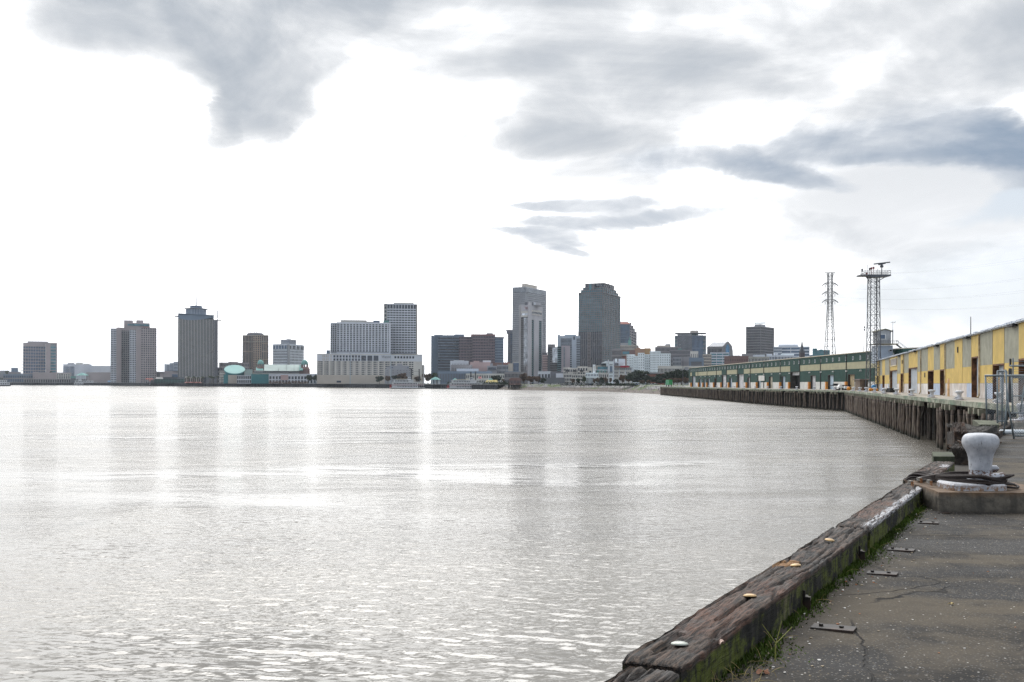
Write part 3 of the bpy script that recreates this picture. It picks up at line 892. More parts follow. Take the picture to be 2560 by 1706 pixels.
while d < 598:
    w_ = place('window', wme, gshed, (GW(d)-.16-gshed.location.x, d-gshed.location.y, 9.1))
    place('pane', pme, w_, (0, 0, 0))
    d += 6.55
lme = MB(); lme.box(-.5, -.2, 0, 0, .2, .4); lme = lme.mesh('wall_lamp', [mat('lamp_white', (0.75, 0.75, 0.72), 0.5, 0.0)])
d = 283.0
while d < 560:
    place('wall_lamp', lme, gshed, (GW(d)-.12-gshed.location.x, d-gshed.location.y, 5.6)); d += 13.1
rf = MB(); a0, a1 = gpt(265, .4), gpt(600.5, .4)
sheet(rf, (a1.x, a1.y, GH+.25), (a0.x, a0.y, GH+.25), (a0.x+28, a0.y, GH+1.5), (a1.x+28, a1.y, GH+1.5), .25)
sheet(rf, (a1.x+28, a1.y, GH+1.5), (a0.x+28, a0.y, GH+1.5), (a0.x+56, a0.y, GH+.25), (a1.x+56, a1.y, GH+.25), .25)
rf.build('roof', mat('cream_roof_edge', (0.58, 0.53, 0.42), 0.7, 0.15, 0.3), gshed)
ew = MB(); ew.slab((GW(600)+55, 600), (GW(600)+.1, 600), 0, GH, -.1, .15); ew.slab((GW(265)+.1, 265), (GW(265)+55, 265), 0, GH, -.1, .15); ew.slab((GW(265)+55, 265.5), (GW(600)+55, 599.5), 0, GH, 0, .2)
ew.build('end_wall', M_GRN, gshed)
# hanging panel and vertical poles on the green shed
d = gd(1906); m1 = MB(); m1.slab(gpt(d+5), gpt(d-5), 3.1, 5.3, .3, .45); m1.build('raised_panel', M_GWB, gshed)
# ------------------------------------------------------------------ skyline
G_NAVY = mat('navy_glass', (0.018, 0.028, 0.048), 0.25, 0.5, 0.12, spec=0.7)
G_TEAL = mat('teal_glass', (0.05, 0.16, 0.20), 0.15, 0.4, 0.1, spec=0.7)
G_BLUE = mat('blue_glass', (0.05, 0.09, 0.16), 0.15, 0.35, 0.1, spec=0.7)
G_BRITE = mat('reflecting_glass', (0.60, 0.63, 0.66), 0.08, 0.5, 0.2, metal=0.7)
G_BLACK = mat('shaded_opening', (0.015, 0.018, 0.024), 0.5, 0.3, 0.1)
def cmat(name, c, var=0.08): return mat(name, tuple(min(.82, x*k) for x, k in zip(c, (1.12, 1.15, 1.20))), 0.85, var, 0.05, streak=0.08)
C_PINK = cmat('pinkish_precast', (0.34, 0.29, 0.28))
C_BEIGE = cmat('beige_concrete', (0.42, 0.37, 0.31))
C_TAN = cmat('tan_stone', (0.36, 0.27, 0.20))
C_WHITE = cmat('white_concrete', (0.52, 0.53, 0.55))
C_WHB = cmat('bright_white_render', (0.66, 0.69, 0.74))
C_CREAM = cmat('cream_concrete', (0.50, 0.47, 0.42))
C_GREY = cmat('grey_concrete', (0.27, 0.27, 0.28))
C_GREY2 = cmat('warm_grey_concrete', (0.22, 0.205, 0.20))
C_DGREY = cmat('dark_grey_stone', (0.12, 0.12, 0.13))
C_BLUEG = cmat('blue_grey_panel', (0.15, 0.19, 0.24))
C_MAUVE = cmat('mauve_granite', (0.16, 0.115, 0.125))
C_BROWN = cmat('brown_brick', (0.17, 0.10, 0.085))
C_RED = cmat('red_brick', (0.24, 0.10, 0.075))
C_ROSE = cmat('rose_stucco', (0.42, 0.30, 0.28))
C_ORBR = cmat('orange_brown_stucco', (0.33, 0.20, 0.13))
C_GREEN = cmat('verdigris_copper', (0.13, 0.27, 0.24), 0.2)
C_PALEG = cmat('pale_green_metal_roof', (0.33, 0.38, 0.34), 0.12)
C_TEAL = cmat('teal_panel', (0.035, 0.16, 0.17), 0.1)
C_LTEAL = cmat('pale_teal_disc', (0.25, 0.40, 0.36), 0.05)
C_ROOFR = cmat('red_tile_roof', (0.30, 0.12, 0.09))
C_DROOF = cmat('dark_flat_roof', (0.08, 0.08, 0.085))
C_SLATE = cmat('slate_roof', (0.13, 0.13, 0.14))

def facing(xl, xr, d):
    ul, ur = U(xl), U(xr); uc = (ul+ur)/2; K = d*(1+uc*uc)
    p0 = Vector((ul, 1.0))*(K/(ul*uc+1)); p1 = Vector((ur, 1.0))*(K/(ur*uc+1))
    n = Vector((uc, 1.0)).normalized()
    return p0, p1, n
class Bld:
    def __init__(s, name, label, xl, xr, d, cat='building', group=None):
        p0, p1, n = facing(xl, xr, d); c = (p0+p1)/2
        s.d = d; s.root = thing(name, label, cat, (c.x, c.y, LZ), group); s.m = {}; s.xc = (xl+xr)/2
    def mb(s, part, m_, kind=None):
        k = (part, m_.name)
        if k not in s.m: s.m[k] = (MB(), m_, kind)
        return s.m[k][0]
    def z(s, py, px=None, d=None): return Z(px if px is not None else s.xc, py, d or s.d)
    # ---- volumes
    def fb(s, xl, xr, yt, dep, m_, part='wall', yb=None, d=None, zb=None):
        d = d or s.d; p0, p1, n = facing(xl, xr, d)
        zt = s.z(yt, (xl+xr)/2, d); zb_ = LZ if zb is None else zb
        if yb is not None: zb_ = s.z(yb, (xl+xr)/2, d)
        s.mb(part, m_).prism([p0, p1, p1+n*dep, p0+n*dep], zb_, zt)
        return p0, p1, zb_, zt
    def lcr(s, xl, xc, xr, yt, phi, m_, part='wall', d=None, yb=None):
        """box seen on the corner; phi = how far (deg) the left face turns away"""
        d = d or s.d; f = math.radians(phi); uC, uL, uR = U(xc), U(xl), U(xr)
        C = Vector((uC*d, d))
        la = (C.x - uL*d)/(math.cos(f)+uL*math.sin(f)); lb = (uR*d - C.x)/(math.sin(f)-uR*math.cos(f))
        Lp = C + Vector((-math.cos(f), math.sin(f)))*la; Rp = C + Vector((math.sin(f), math.cos(f)))*lb
        zt = s.z(yt, xc, d); zb = LZ if yb is None else s.z(yb, xc, d)
        s.mb(part, m_).prism([C, Rp, Lp+Rp-C, Lp], zb, zt)
        return Lp, C, Rp, zb, zt
    # ---- facade relief: piers and spandrels standing proud of the glazing
    def grid(s, p0, p1, z0, z1, nx, nz, pf, sf, m_, dep=0.5, part='facade_frame', edge=True, u0=0.0, u1=1.0):
        p0 = Vector(p0[:2]); p1 = Vector(p1[:2]); a = p0+(p1-p0)*u0; b = p0+(p1-p0)*u1
        L = (b-a).length; t = (b-a).normalized(); mb_ = s.mb(part, m_, 'stuff')
        pf = pf*.84 if .2 < pf < .65 else pf; sf = sf*.84 if .2 < sf < .65 else sf
        n = Vector((t.y, -t.x))
        if n.dot(a) > 0: n = -n
        def slab(q0, q1, za, zb, o0, o1):
            c0, c1 = a+t*q0+n*o0, a+t*q1+n*o0; e0, e1 = a+t*q0+n*o1, a+t*q1+n*o1
            mb_.hexa([(e0.x,e0.y,za),(e1.x,e1.y,za),(c1.x,c1.y,za),(c0.x,c0.y,za),(e0.x,e0.y,zb),(e1.x,e1.y,zb),(c1.x,c1.y,zb),(c0.x,c0.y,zb)])
        if nx and pf > 0:
            bay = L/nx; w_ = bay*pf
            for i in range(nx+1):
                x = i*bay
                q0, q1 = max(0, x-w_/2), min(L, x+w_/2)
                if i in (0, nx) and not edge: continue
                slab(q0, q1, z0, z1, 0.02, dep)
        if nz and sf > 0:
            st = (z1-z0)/nz; h = st*sf
            for j in range(nz+1):
                z = z0+j*st
                slab(0, L, max(z0, z-h/2), min(z1, z+h/2), 0.01, dep-0.07)
    def band(s, p0, p1, z0, z1, m_, o0=0.0, o1=0.3, part='band', u0=0.0, u1=1.0):
        p0 = Vector(p0[:2]); p1 = Vector(p1[:2]); a = p0+(p1-p0)*u0; b = p0+(p1-p0)*u1
        t = (b-a).normalized(); n = Vector((t.y, -t.x))
        if n.dot(a) > 0: n = -n
        q = [a+n*o1, b+n*o1, b+n*o0, a+n*o0]
        s.mb(part, m_).prism(q, z0, z1)
    def roof(s, poly, zt, m_=None, th=0.9, part='parapet', grow=0.4):
        c = sum((Vector(p[:2]) for p in poly), Vector((0, 0)))/len(poly)
        pts = [Vector(p[:2]) + (Vector(p[:2])-c).normalized()*grow for p in poly]
        s.mb(part, m_ or C_GREY).prism(pts, zt, zt+th)
    def simple(s, xl, xr, yt, dep, nx, nz, pf, sf, frame, glass=None, yb=None, d=None, e=0.45, y0=None, y1=None, u0=0, u1=1):
        p0, p1, zb, zt = s.fb(xl, xr, yt, dep, glass or G_NAVY, 'glazing', yb, d)
        s.grid(p0, p1, zb, zt, nx, nz, pf, sf, frame, e)
        # blank side and back skins, top slab
        nrm = (p1-p0).normalized(); nn = Vector((-nrm.y, nrm.x))
        if nn.y < 0: nn = -nn
        mb_ = s.mb('side_wall', frame)
        mb_.prism([p0-nrm*.3+nn*.1, p0+nn*.1-nrm*.01, p0+nn*dep-nrm*.01, p0-nrm*.3+nn*dep], zb, zt)
        mb_.prism([p1+nrm*.01+nn*.1, p1+nrm*.3+nn*.1, p1+nrm*.3+nn*dep, p1+nrm*.01+nn*dep], zb, zt)
        s.mb('parapet', frame).prism([p0-nn*(e+.03)-nrm*.3, p1-nn*(e+.03)+nrm*.3, p1+nn*dep+nrm*.3, p0+nn*dep-nrm*.3], zt+.01, zt+0.8)
        return p0, p1, zb, zt
    def corner(s, xl, xc, xr, yt, phi, L, R, frame, glass=None, d=None, yb=None, e=0.45, cap=True):
        Lp, C, Rp, zb, zt = s.lcr(xl, xc, xr, yt, phi, glass or G_NAVY, 'glazing', d, yb)
        s.grid(Lp, C, zb, zt, *L, frame, e); s.grid(C, Rp, zb, zt, *R, frame, e)
        if cap: s.roof([C, Rp, Lp+Rp-C, Lp], zt+.01, frame)
        return Lp, C, Rp, zb, zt
    def rod(s, x, yt, yb, r, m_, part='antenna', d=None):
        d = d or s.d; a = at(x, yb, d+5); b = at(x, yt, d+5)
        s.mb(part, m_).tube([a, b], r, 5)
    def text(s, body, xl, xr, ymid, h_px, m_, d=None, off=1.2, part='sign_lettering', p=None):
        d = d or s.d; p0, p1, n = facing(xl, xr, d)
        cu = bpy.data.curves.new('t', 'FONT'); cu.body = body; cu.size = 1.0; cu.extrude = 0.05; cu.align_x = 'CENTER'; cu.align_y = 'CENTER'
        ob = bpy.data.objects.new('t', cu); COL.objects.link(ob)
        dg = bpy.context.evaluated_depsgraph_get(); me = bpy.data.meshes.new_from_object(ob.evaluated_get(dg))
        bpy.data.objects.remove(ob); bpy.data.curves.remove(cu)
        co = [v.co.copy() for v in me.vertices]; wx = max(c.x for c in co)-min(c.x for c in co); hy = max(c.y for c in co)-min(c.y for c in co)
        W_ = (p1-p0).length; H_ = h_px*d/F; t = (p1-p0).normalized(); c0 = (p0+p1)/2 - n*off; zc = s.z(ymid, (xl+xr)/2, d)
        mb_ = s.mb(part, m_); base = len(mb_.v)
        for c in co:
            q = c0 + t*(c.x/wx*W_) - n*(c.z*6)
            mb_.v.append((q.x, q.y, zc + c.y/hy*H_))
        for f_ in me.polygons: mb_.f.append(tuple(base+i for i in f_.vertices)); mb_.mi.append(0)
        bpy.data.meshes.remove(me)
    def done(s):
        for (part, mn), (mb_, m_, kind) in s.m.items():
            if mb_.f: mb_.build(part, m_, s.root, kind)
        return s.root

# 1 condominium block, far left
b = Bld('apartment_tower', 'grey blue balconied apartment tower standing alone at the far left', 57, 143, 2400)
p0, p1, zb, zt = b.fb(57.5, 114, 857.5, 40, G_BLUE, 'glazing')
b.grid(p0, p1, zb, zt, 9, 13, 0.16, 0.26, C_PINK, 1.0); b.band(p0, p1, zt-9, zt, C_PINK, 0, 1.3, 'cornice')
for k in range(12):
    z = zb + (zt-zb)*(k+1)/13.5
    b.band(p0, p1, z, z+.9, C_PINK, -6, 1.8, 'balcony', -0.09, 0.02)
q0, q1, a, c = b.fb(114.2, 142.5, 857.5, 40, G_TEAL, 'glazing', d=2404); b.grid(q0, q1, a, c, 1, 13, .2, .2, C_PINK, 1.2); b.band(q0, q1, a, c, C_PINK, 0, 1.4, 'pier', 0, .42); b.band(q0, q1, c-4, c, C_PINK, 0, 1.5, 'cornice')
b.fb(69, 120, 854, 25, C_PINK, 'penthouse', yb=858, d=2410)
b.done()
# 2 low grey waterfront structures at far left
b = Bld('terminal_shed', 'low grey roofed shed with a hipped tower at the left edge behind the quay', -30, 60, 2380)
b.fb(-40, 22, 927, 40, C_GREY, 'wall'); b.fb(28, 45, 920, 20, C_BLUEG, 'lookout'); b.fb(20, 52, 930, 18, C_GREY2, 'wall', d=2370)
b.done()
b = Bld('riverfront_mall', 'long grey glazed waterfront arcade at the far left above the quay', 8, 96, 2345)
p0, p1, zb, zt = b.simple(8, 82, 936, 40, 13, 2, .25, .35, C_GREY2, G_BLUE); b.band(p0, p1, zt-3.5, zt, C_BLUEG, 0, 1.2)
b.simple(-60, 8, 944, 30, 12, 1, .3, .4, C_GREY2); b.simple(82, 96, 931, 40, 2, 1, .9, .9, C_PINK)
b.done()
b = Bld('riverfront_mall', 'long pinkish mall wing with white framed square windows below the white hall', 96, 270, 2330)
b.simple(96, 178, 932.5, 45, 1, 1, .9, .9, C_PINK, C_PINK)
for xl, xr, n in ((97, 122, 5), (141, 175, 6), (233, 256, 4), (258, 277, 2), (280, 303, 4)):
    b.simple(xl, xr, 935.5, 4, n, 4, .42, .45, C_CREAM, G_NAVY, yb=949.5, d=2322)
b.simple(216, 400, 932.5, 45, 1, 1, .9, .9, C_PINK, C_PINK); b.simple(303, 350, 934.5, 5, 16, 1, .4, .1, C_GREY, yb=945.5, d=2324)
b.simple(60, 400, 949, 6, 60, 1, .5, .2, C_GREY2, G_BLACK, d=2321)
b.done()
# 3 convention hall
b = Bld('exhibition_hall', 'low white blank-walled hall between the left apartment tower and the twin hotel', 158, 276, 2420)
b.simple(158, 186, 912, 50, 9, 1, .45, .2, C_WHITE, G_BLUE); b.fb(186, 229, 911.5, 50, C_WHITE); b.fb(229, 276, 915, 50, C_WHITE)
b.fb(169, 186, 908, 30, C_GREY, 'plant_room', d=2430); b.fb(189, 207, 907, 30, C_CREAM, 'plant_room', d=2430); b.fb(208, 224, 909.5, 30, C_CREAM, 'plant_room', d=2430)
b.done()
# 4 twin-slab hotel
b = Bld('hotel', 'tall pinkish hotel of two joined slabs with twin square penthouses and a teal glass band', 276, 391, 2150)
nf = 25
p0, p1, zb, zt = b.fb(276, 291, 821.5, 30, G_NAVY, 'glazing'); b.grid(p0, p1, zb, zt, 4, nf, .55, .4, C_WHITE, .8)
b.fb(290.8, 303, 819, 30, C_PINK, 'wall', d=2148)
p0, p1, zb, zt = b.fb(303, 324, 820, 30, G_NAVY, 'glazing', d=2165); b.grid(p0, p1, zb, zt-4, 4, nf, .45, .5, C_GREY2, .8); b.band(p0, p1, zt-6, zt, C_PINK, 0, 1)  # greyer frame colour paints this face as shaded
p0, p1, zb, zt = b.fb(323.5, 340, 818, 30, G_NAVY, 'glazing', d=2120); b.grid(p0, p1, zb, zt-4, 4, nf, .55, .42, C_WHITE, .8); b.band(p0, p1, zt-6, zt, C_PINK, 0, 1)
b.fb(339.8, 352.5, 817, 30, C_PINK, 'wall', d=2116)
p0, p1, zb, zt = b.fb(352, 391, 820, 30, G_NAVY, 'glazing', d=2122); b.grid(p0, p1, zb, zt, 7, nf, .48, .5, C_PINK, .8)
b.fb(309.5, 332, 801.3, 22, C_PINK, 'penthouse', d=2175, yb=822); b.fb(340, 358, 801, 18, C_PINK, 'penthouse', d=2176, yb=822); b.fb(331.9, 374, 808, 25, C_PINK, 'penthouse', d=2170, yb=822)
b.fb(318.5, 373, 810.5, 3, G_TEAL, 'glass_band', d=2166, yb=815)
b.text('Hilton', 354, 376, 818.6, 3.4, mat('dark_red_sign', (0.25, 0.06, 0.06), .6, 0), d=2119)
b.done()
# 5 arch, domed pavilion, riverside bits
b = Bld('arch_gate', 'white arched gateway on the quay in front of the pinkish mall', 305, 327, 2296, 'gateway')
p0, p1, n = facing(305, 327, 2296); z0, z1 = LZ, b.z(943)
mb_ = b.mb('arch', C_WHB); W_ = (p1-p0).length; t = (p1-p0).normalized()
for (a0, a1, za, zb_) in ((0, .2, z0, z1), (.2, .3, z0, z0+(z1-z0)*.55), (.3, .34, z0, z1), (.62, .66, z0, z1), (.66, .76, z0, z0+(z1-z0)*.55), (.76, .96, z0, z1)):
    q0, q1 = p0+t*W_*a0, p0+t*W_*a1; mb_.prism([q0, q1, q1+n*4, q0+n*4], za, zb_)
for k in range(8):
    a0 = .34+.28*k/8; a1 = .34+.28*(k+1)/8; h = math.sqrt(max(0, 1-((a0+a1)/2-.48)**2/.14**2)); q0, q1 = p0+t*W_*a0, p0+t*W_*a1
    mb_.prism([q0, q1, q1+n*4, q0+n*4], z0+(z1-z0)*(.62+.28*h), z1+1.5)
q0, q1 = p0+t*W_*.28, p0+t*W_*.7; mb_.prism([q0-n*.2, q1-n*.2, q1+n*4.2, q0+n*4.2], z1+1.55, z1+3.2)
b.done()
def gazebo(label, xl, xr, yapex, yeave, d, m_=C_GREEN, group='teal roofed riverside pavilions'):
    p0, p1, n = facing(xl, xr, d); c = (p0+p1)/2+n*6; r = (p1-p0).length/2
    root = thing('pavilion', label, 'pavilion', (c.x, c.y, LZ), group)
    za, ze = Z((xl+xr)/2, yapex, d), Z((xl+xr)/2, yeave, d)
    m1 = MB(); m1.lathe([(r, ze-.4), (r*.45, ze+(za-ze)*.55), (r*.08, za-.3), (0.0, za)], 8, c.x, c.y); m1.build('roof', m_, root)
    for k in range(8):
        m1 = MB(); a = k*math.pi/4+.2; m1.tube([(c.x+r*.8*math.cos(a), c.y+r*.8*math.sin(a), LZ), (c.x+r*.8*math.cos(a), c.y+r*.8*math.sin(a), ze-.3)], .35, 6); m1.build('post', C_WHB, root)
    m1 = MB(); m1.lathe([(r*.85, LZ), (r*.85, LZ+.8)], 8, c.x, c.y); m1.build('floor', C_GREY, root)
gazebo('teal hipped pavilion roof on the quay directly above the small white excursion boat', 186, 224, 932, 938.5, 2290)
gazebo('teal pyramid roofed open pavilion between the two big paddle steamers', 1074.5, 1102.5, 942, 949, 1290)
gazebo('small green roofed kiosk behind the stern of the right-hand paddle steamer', 1131, 1144, 945.5, 949.5, 1310)
b = Bld('green_terrace', 'low green awning building left of the teal pavilion at the far left quay', 176, 190, 2300, 'building'); b.fb(176, 190, 941, 12, C_GREEN, 'awning', yb=946); b.fb(177, 189, 946, 12, C_DGREY, 'wall'); b.done()
# 6 ribbed tower with the round crown
b = Bld('office_tower', 'tall ribbed grey tower with a stepped round blue crown and a long mast', 444, 543, 1900)
p0, p1, n = facing(444.5, 534.5, 1900); zt = b.z(797); zb = LZ
b.mb('glazing', G_NAVY).prism([p0, p1, p1+n*60, p0+n*60], zb, zt)
b.grid(p0, p1, zb+12, zt-1, 24, 0, .55, 0, cmat('tower_ribs', (0.35, 0.335, 0.31)), 1.6, 'rib')
b.grid(p0, p1, zb, zb+12, 7, 0, .55, 0, C_GREY, 1.6, 'rib', u0=0, u1=.2); b.grid(p0, p1, zb, zb+12, 8, 0, .55, 0, C_GREY, 1.6, 'rib', u0=.78, u1=1)
b.band(p0, p1, zb+11, zb+13.5, C_GREY, 1.6, 2.6, 'canopy', .36, .66)
b.band(p0, p1, zb+3, zb+9, G_BLUE, 0.5, 1.2, 'lobby_glass', .22, .66)
q0, q1, n2 = facing(534.6, 543.5, 1903); b.mb('side_wall', C_DGREY).prism([q0, q1, q1+n2*50, q0+n2*50], zb, zt-2)
# service hoist on the right flank
hz = b.mb('service_hoist', C_DGREY, 'stuff'); hx0 = at(541.5, 900, 1898); hx1 = at(544.0, 900, 1898)
for a in (hx0, hx1): hz.tube([(a.x, a.y, LZ), (a.x, a.y, b.z(777, 543))], .35, 4)
k = LZ
while k < zt:
    hz.bar((hx0.x, hx0.y, k), (hx1.x, hx1.y, k+2.2), .4); k += 4.5
# wavy crown band and rounds
cc = (p0+p1)/2 + n*28; W_ = (p1-p0).length; t = (p1-p0).normalized()
for k in range(30):
    a0, a1 = k/30, (k+1)/30; wv = 1.8*math.sin(a0*math.pi*1.15+.3)
    q0, q1 = p0+t*W_*a0-n*(1.8), p0+t*W_*a1-n*(1.8)
    b.mb('crown_band', C_BLUEG).prism([q0, q1, q1+n*60, q0+n*60], zt-.5-wv*2+1, zt+7)
    b.mb('crown_band', C_BLUEG).prism([q0-n*1.5, q1-n*1.5, q1+n*60, q0+n*60], zt+8.3-a0*2, zt+9.3-a0*2)
b.mb('crown_slab', C_GREY).prism([p0-t*6-n*2, p0-n*2, p0+n*20, p0-t*6+n*20], zt+3.6, zt+4.5)
b.mb('crown_slab', C_GREY).prism([p1+t*6-n*2, p1+t*14-n*2, p1+t*14+n*20, p1+t*6+n*20], zt-2, zt-1)
R_ = 24*1900/F
z1 = b.z(783); z2 = b.z(771.5); z3 = b.z(770); z4 = b.z(763)
b.mb('round_crown', C_BLUEG).lathe([(R_*.95, zt+5), (R_, zt+7), (R_*.98, z1+2), (R_, z2)], 32, cc.x, cc.y)
b.mb('crown_rim', C_DGREY).lathe([(R_*1.1, z2), (R_*1.22, z2+.4), (R_*1.22, z2+1.2), (R_*.8, z3+1)], 32, cc.x, cc.y)
mb_ = b.mb('crown_fins', C_WHITE, 'stuff')
for k in range(40):
    a = 2*math.pi*k/40; x, y = cc.x+R_*1.02*math.cos(a), cc.y+R_*1.02*math.sin(a); mb_.box(x-.3, y-.3, zt+8, x+.3, y+.3, z2)
b.mb('lantern', G_BLUE).lathe([(R_*.63, z3+.5), (R_*.63, z4), (R_*.5, z4+.6)], 24, cc.x, cc.y)
b.mb('mast', C_GREY).tube([(cc.x, cc.y, z4), (cc.x, cc.y, b.z(745)), (cc.x, cc.y, b.z(730))], [1.1, .9, .6], 6)
for px in (533, 543.4): b.rod(px, 776, 796, .5, C_WHITE, 'roof_mast', 1900)
b.done()
# 7 stepped white building left of ribbed tower, low blocks
b = Bld('stepped_building', 'small white stepped-roof building with striped windows beside the ribbed tower', 411, 446, 2100)
for xl, xr, y in ((411.5, 424, 912), (424, 434, 909), (434, 446, 906)): b.simple(xl, xr, y, 30, 1, 6, .06, .5, C_WHITE, G_BLUE, yb=928)
b.fb(411.5, 446, 928, 30, C_PINK); b.lcr(411.2, 413.6, 416, 910.5, 45, C_WHITE, 'turret', d=2098); b.fb(430, 445, 936, 20, G_BLUE, 'glazing', d=2080); b.done()
b = Bld('annex', 'low brown annex with vertical fins between the twin hotel and the ribbed tower', 388, 430, 2130)
b.simple(388, 415, 930.5, 30, 16, 1, .4, .15, C_GREY2, G_BLACK); b.fb(400, 446, 934, 20, C_PINK, d=2120); b.done()
b = Bld('columned_block', 'beige block with many small windows just right of the ribbed tower', 548, 622, 1990)
b.simple(548, 622, 908, 40, 20, 5, .5, .45, C_PINK, G_NAVY); b.fb(571, 595, 905, 20, C_PINK, 'penthouse'); b.simple(538, 548, 920, 30, 3, 4, .4, .5, C_GREY); b.done()
# 8 beige hotel with domed top
b = Bld('hotel', 'tan stone hotel tower with a low brown domed roof', 606, 671, 2050)
p0, p1, zb, zt = b.fb(606, 632, 839, 40, G_NAVY, 'glazing'); b.grid(p0, p1, zb, zt, 7, 3, .42, .05, C_TAN, 1.0)
p0, p1, zb, zt = b.fb(631.8, 654, 839, 40, G_NAVY, 'glazing', d=2040); b.grid(p0, p1, zb, zt, 4, 22, .62, .35, C_TAN, 1.0)
q0, q1, zb, zt = b.fb(653.8, 671, 839, 40, G_NAVY, 'glazing', d=2042); b.grid(q0, q1, zb, zt, 4, 6, .5, .1, C_TAN, 1.0)
for z in (zt-.5, b.z(856)):
    for (u, v) in ((p0, p1), (q0, q1)): b.band(u, v, z, z+1.2, C_BEIGE, 0, 2.0, 'cornice')
    u, v, n = facing(606, 632, 2050); b.band(u, v, z, z+1.2, C_BEIGE, 0, 2.0, 'cornice')
p0, p1, n = facing(616, 660, 2060); c = (p0+p1)/2+n*15; r = (p1-p0).length/2
b.mb('domed_roof', C_DGREY).lathe([(r, b.z(838.5)), (r*.97, b.z(834.5)), (r*.8, b.z(831.5)), (0, b.z(830.2))], 24, c.x, c.y)
for px in (626, 635.5, 641, 651): b.rod(px, 827, 832, .6, C_WHITE, 'vent')
b.text('Harrahs', 617, 630, 833.5, 2.6, mat('dark_red_sign', (0.25, 0.06, 0.06), .6, 0), d=2030)
b.done()
# 9 pale hotel with block letters
b = Bld('hotel', 'pale squared hotel with block lettering on its grey penthouse', 682, 759, 1950)
Lp, C, Rp, zb, zt = b.corner(682.5, 718, 758.5, 861.5, 20, (13, 14, .38, .5), (12, 14, .42, .45), C_WHITE, G_NAVY, e=.8)
zz = b.z(873); b.grid(Lp, C, zz, zt-1.5, 5, 1, .2, .1, C_WHITE, 1.3); b.band(Lp, C, zz, zt-1.5, G_BLUE, .3, 1.0, 'upper_glass'); b.grid(C, Rp, zz, zt-1.5, 4, 1, .25, .1, C_WHITE, 1.3); b.band(C, Rp, zz, zt-1.5, G_NAVY, .3, 1.0, 'upper_glass')
b.band(C, Rp, zb, zt, C_GREY, 0, 1.4, 'pier', 0, .12)
b.corner(702, 726, 739.5, 850.3, 20, (6, 1, .1, .2), (5, 1, .1, .2), C_GREY, C_GREY, yb=862, d=1965)
b.text('LOEWS', 704, 724, 855, 4.0, G_BLUE, d=1958); b.text('LOEWS', 727, 738.5, 855, 3.4, G_BLUE, d=1962)
b.fb(716, 727, 848, 10, C_GREY, 'plant_room', d=1985, yb=851); b.done()
# 10 aquarium: tilted disc over teal drum
b = Bld('aquarium', 'aquarium with a large tilted pale teal disc roof over a darker teal drum', 558, 700, 1730, 'aquarium')
p0, p1, n = facing(560, 613, 1730); c = (p0+p1)/2+n*19; r = (p1-p0).length/2; zc = b.z(924); zl = b.z(935.5, d=1715); zh = b.z(913.5, d=1750)
ang = math.atan2(zh-zl, 2*r); ax = Vector((n.x, n.y, 0)); tx = Vector(((p1-p0).normalized().x, (p1-p0).normalized().y, 0))
def ring(rad, dz, k=40):
    return [Vector((c.x, c.y, (zl+zh)/2+dz)) + tx*(rad*math.cos(2*math.pi*i/k)) + (ax*r*math.sin(2*math.pi*i/k)/r*rad*.95) + Vector((0,0,(zh-zl)/2*math.sin(2*math.pi*i/k)*rad/r)) for i in range(k)]
for (ra, da, rb, db, m_, nm) in ((r*1.0, .8, r*1.03, -.4, C_TEAL, 'disc_rim'), (0.01, .82, r*.99, .82, C_LTEAL, 'disc_roof'), (r*1.03, -.4, r*.9, -3, C_TEAL, 'disc_rim')):
    A_, B_ = ring(ra, da), ring(rb, db); mm = b.mb(nm, m_)
    for i in range(40): mm.quad(A_[i], A_[(i+1)%40], B_[(i+1)%40], B_[i])
bt = [Vector((q.x, q.y, LZ+9)) for q in ring(r*.9, 0)]; tp = ring(r*.9, -2.5); mm = b.mb('drum', C_TEAL)
for i in range(40): mm.quad(bt[i], bt[(i+1)%40], tp[(i+1)%40], tp[i])
b.fb(559, 570, 937, 20, C_TEAL, 'drum_base', d=1722); b.fb(568, 592, 938, 16, C_BEIGE, 'entrance', d=1726)
b.fb(612, 631, 924, 20, C_PALEG, 'roof', d=1740); b.fb(628, 672, 936, 20, C_TEAL, 'teal_wing', d=1715)
p0, p1, zb, zt = b.fb(592, 628, 939, 20, G_BLACK, 'arcade_shade', d=1722); b.grid(p0, p1, zb, zt, 7, 2, .4, .35, C_WHITE, 1.0)
b.done()
# 11 pale green mall roof with two domes
b = Bld('festival_mall', 'long mall with a sloping pale green metal roof and a green dome at each end', 640, 772, 1760)
def slope(xl, xr, yt, yb_, m_, d=1760, run=24, part='sloping_roof'):
    p0, p1, n = facing(xl, xr, d); z0, z1 = b.z(yb_, (xl+xr)/2, d), b.z(yt, (xl+xr)/2, d+run)
    q0, q1 = p0+n*run, p1+n*run; mm = b.mb(part, m_)
    mm.hexa([(p0.x,p0.y,z0-.4),(p1.x,p1.y,z0-.4),(q1.x,q1.y,z0-.4),(q0.x,q0.y,z0-.4),(p0.x,p0.y,z0),(p1.x,p1.y,z0),(q1.x,q1.y,z1),(q0.x,q0.y,z1)])
slope(660, 749, 912, 927.5, C_PALEG); slope(640, 658, 918, 926, C_GREEN, 1755); slope(748, 757, 914, 926, C_GREEN, 1757)
for px in (677, 696.5, 716, 735, 749): p = at(px, 935, 1757); q = at(px, 912, 1786); b.mb('roof_seam', C_DROOF).bar((p.x, p.y, b.z(927.5, px)+.1), (q.x, q.y, b.z(912, px, 1784)+.2), .35)
b.simple(636, 752, 928, 24, 40, 1, .25, .25, C_CREAM, G_NAVY, yb=933, d=1762); b.fb(633, 757, 932.8, 30, C_CREAM, d=1764)
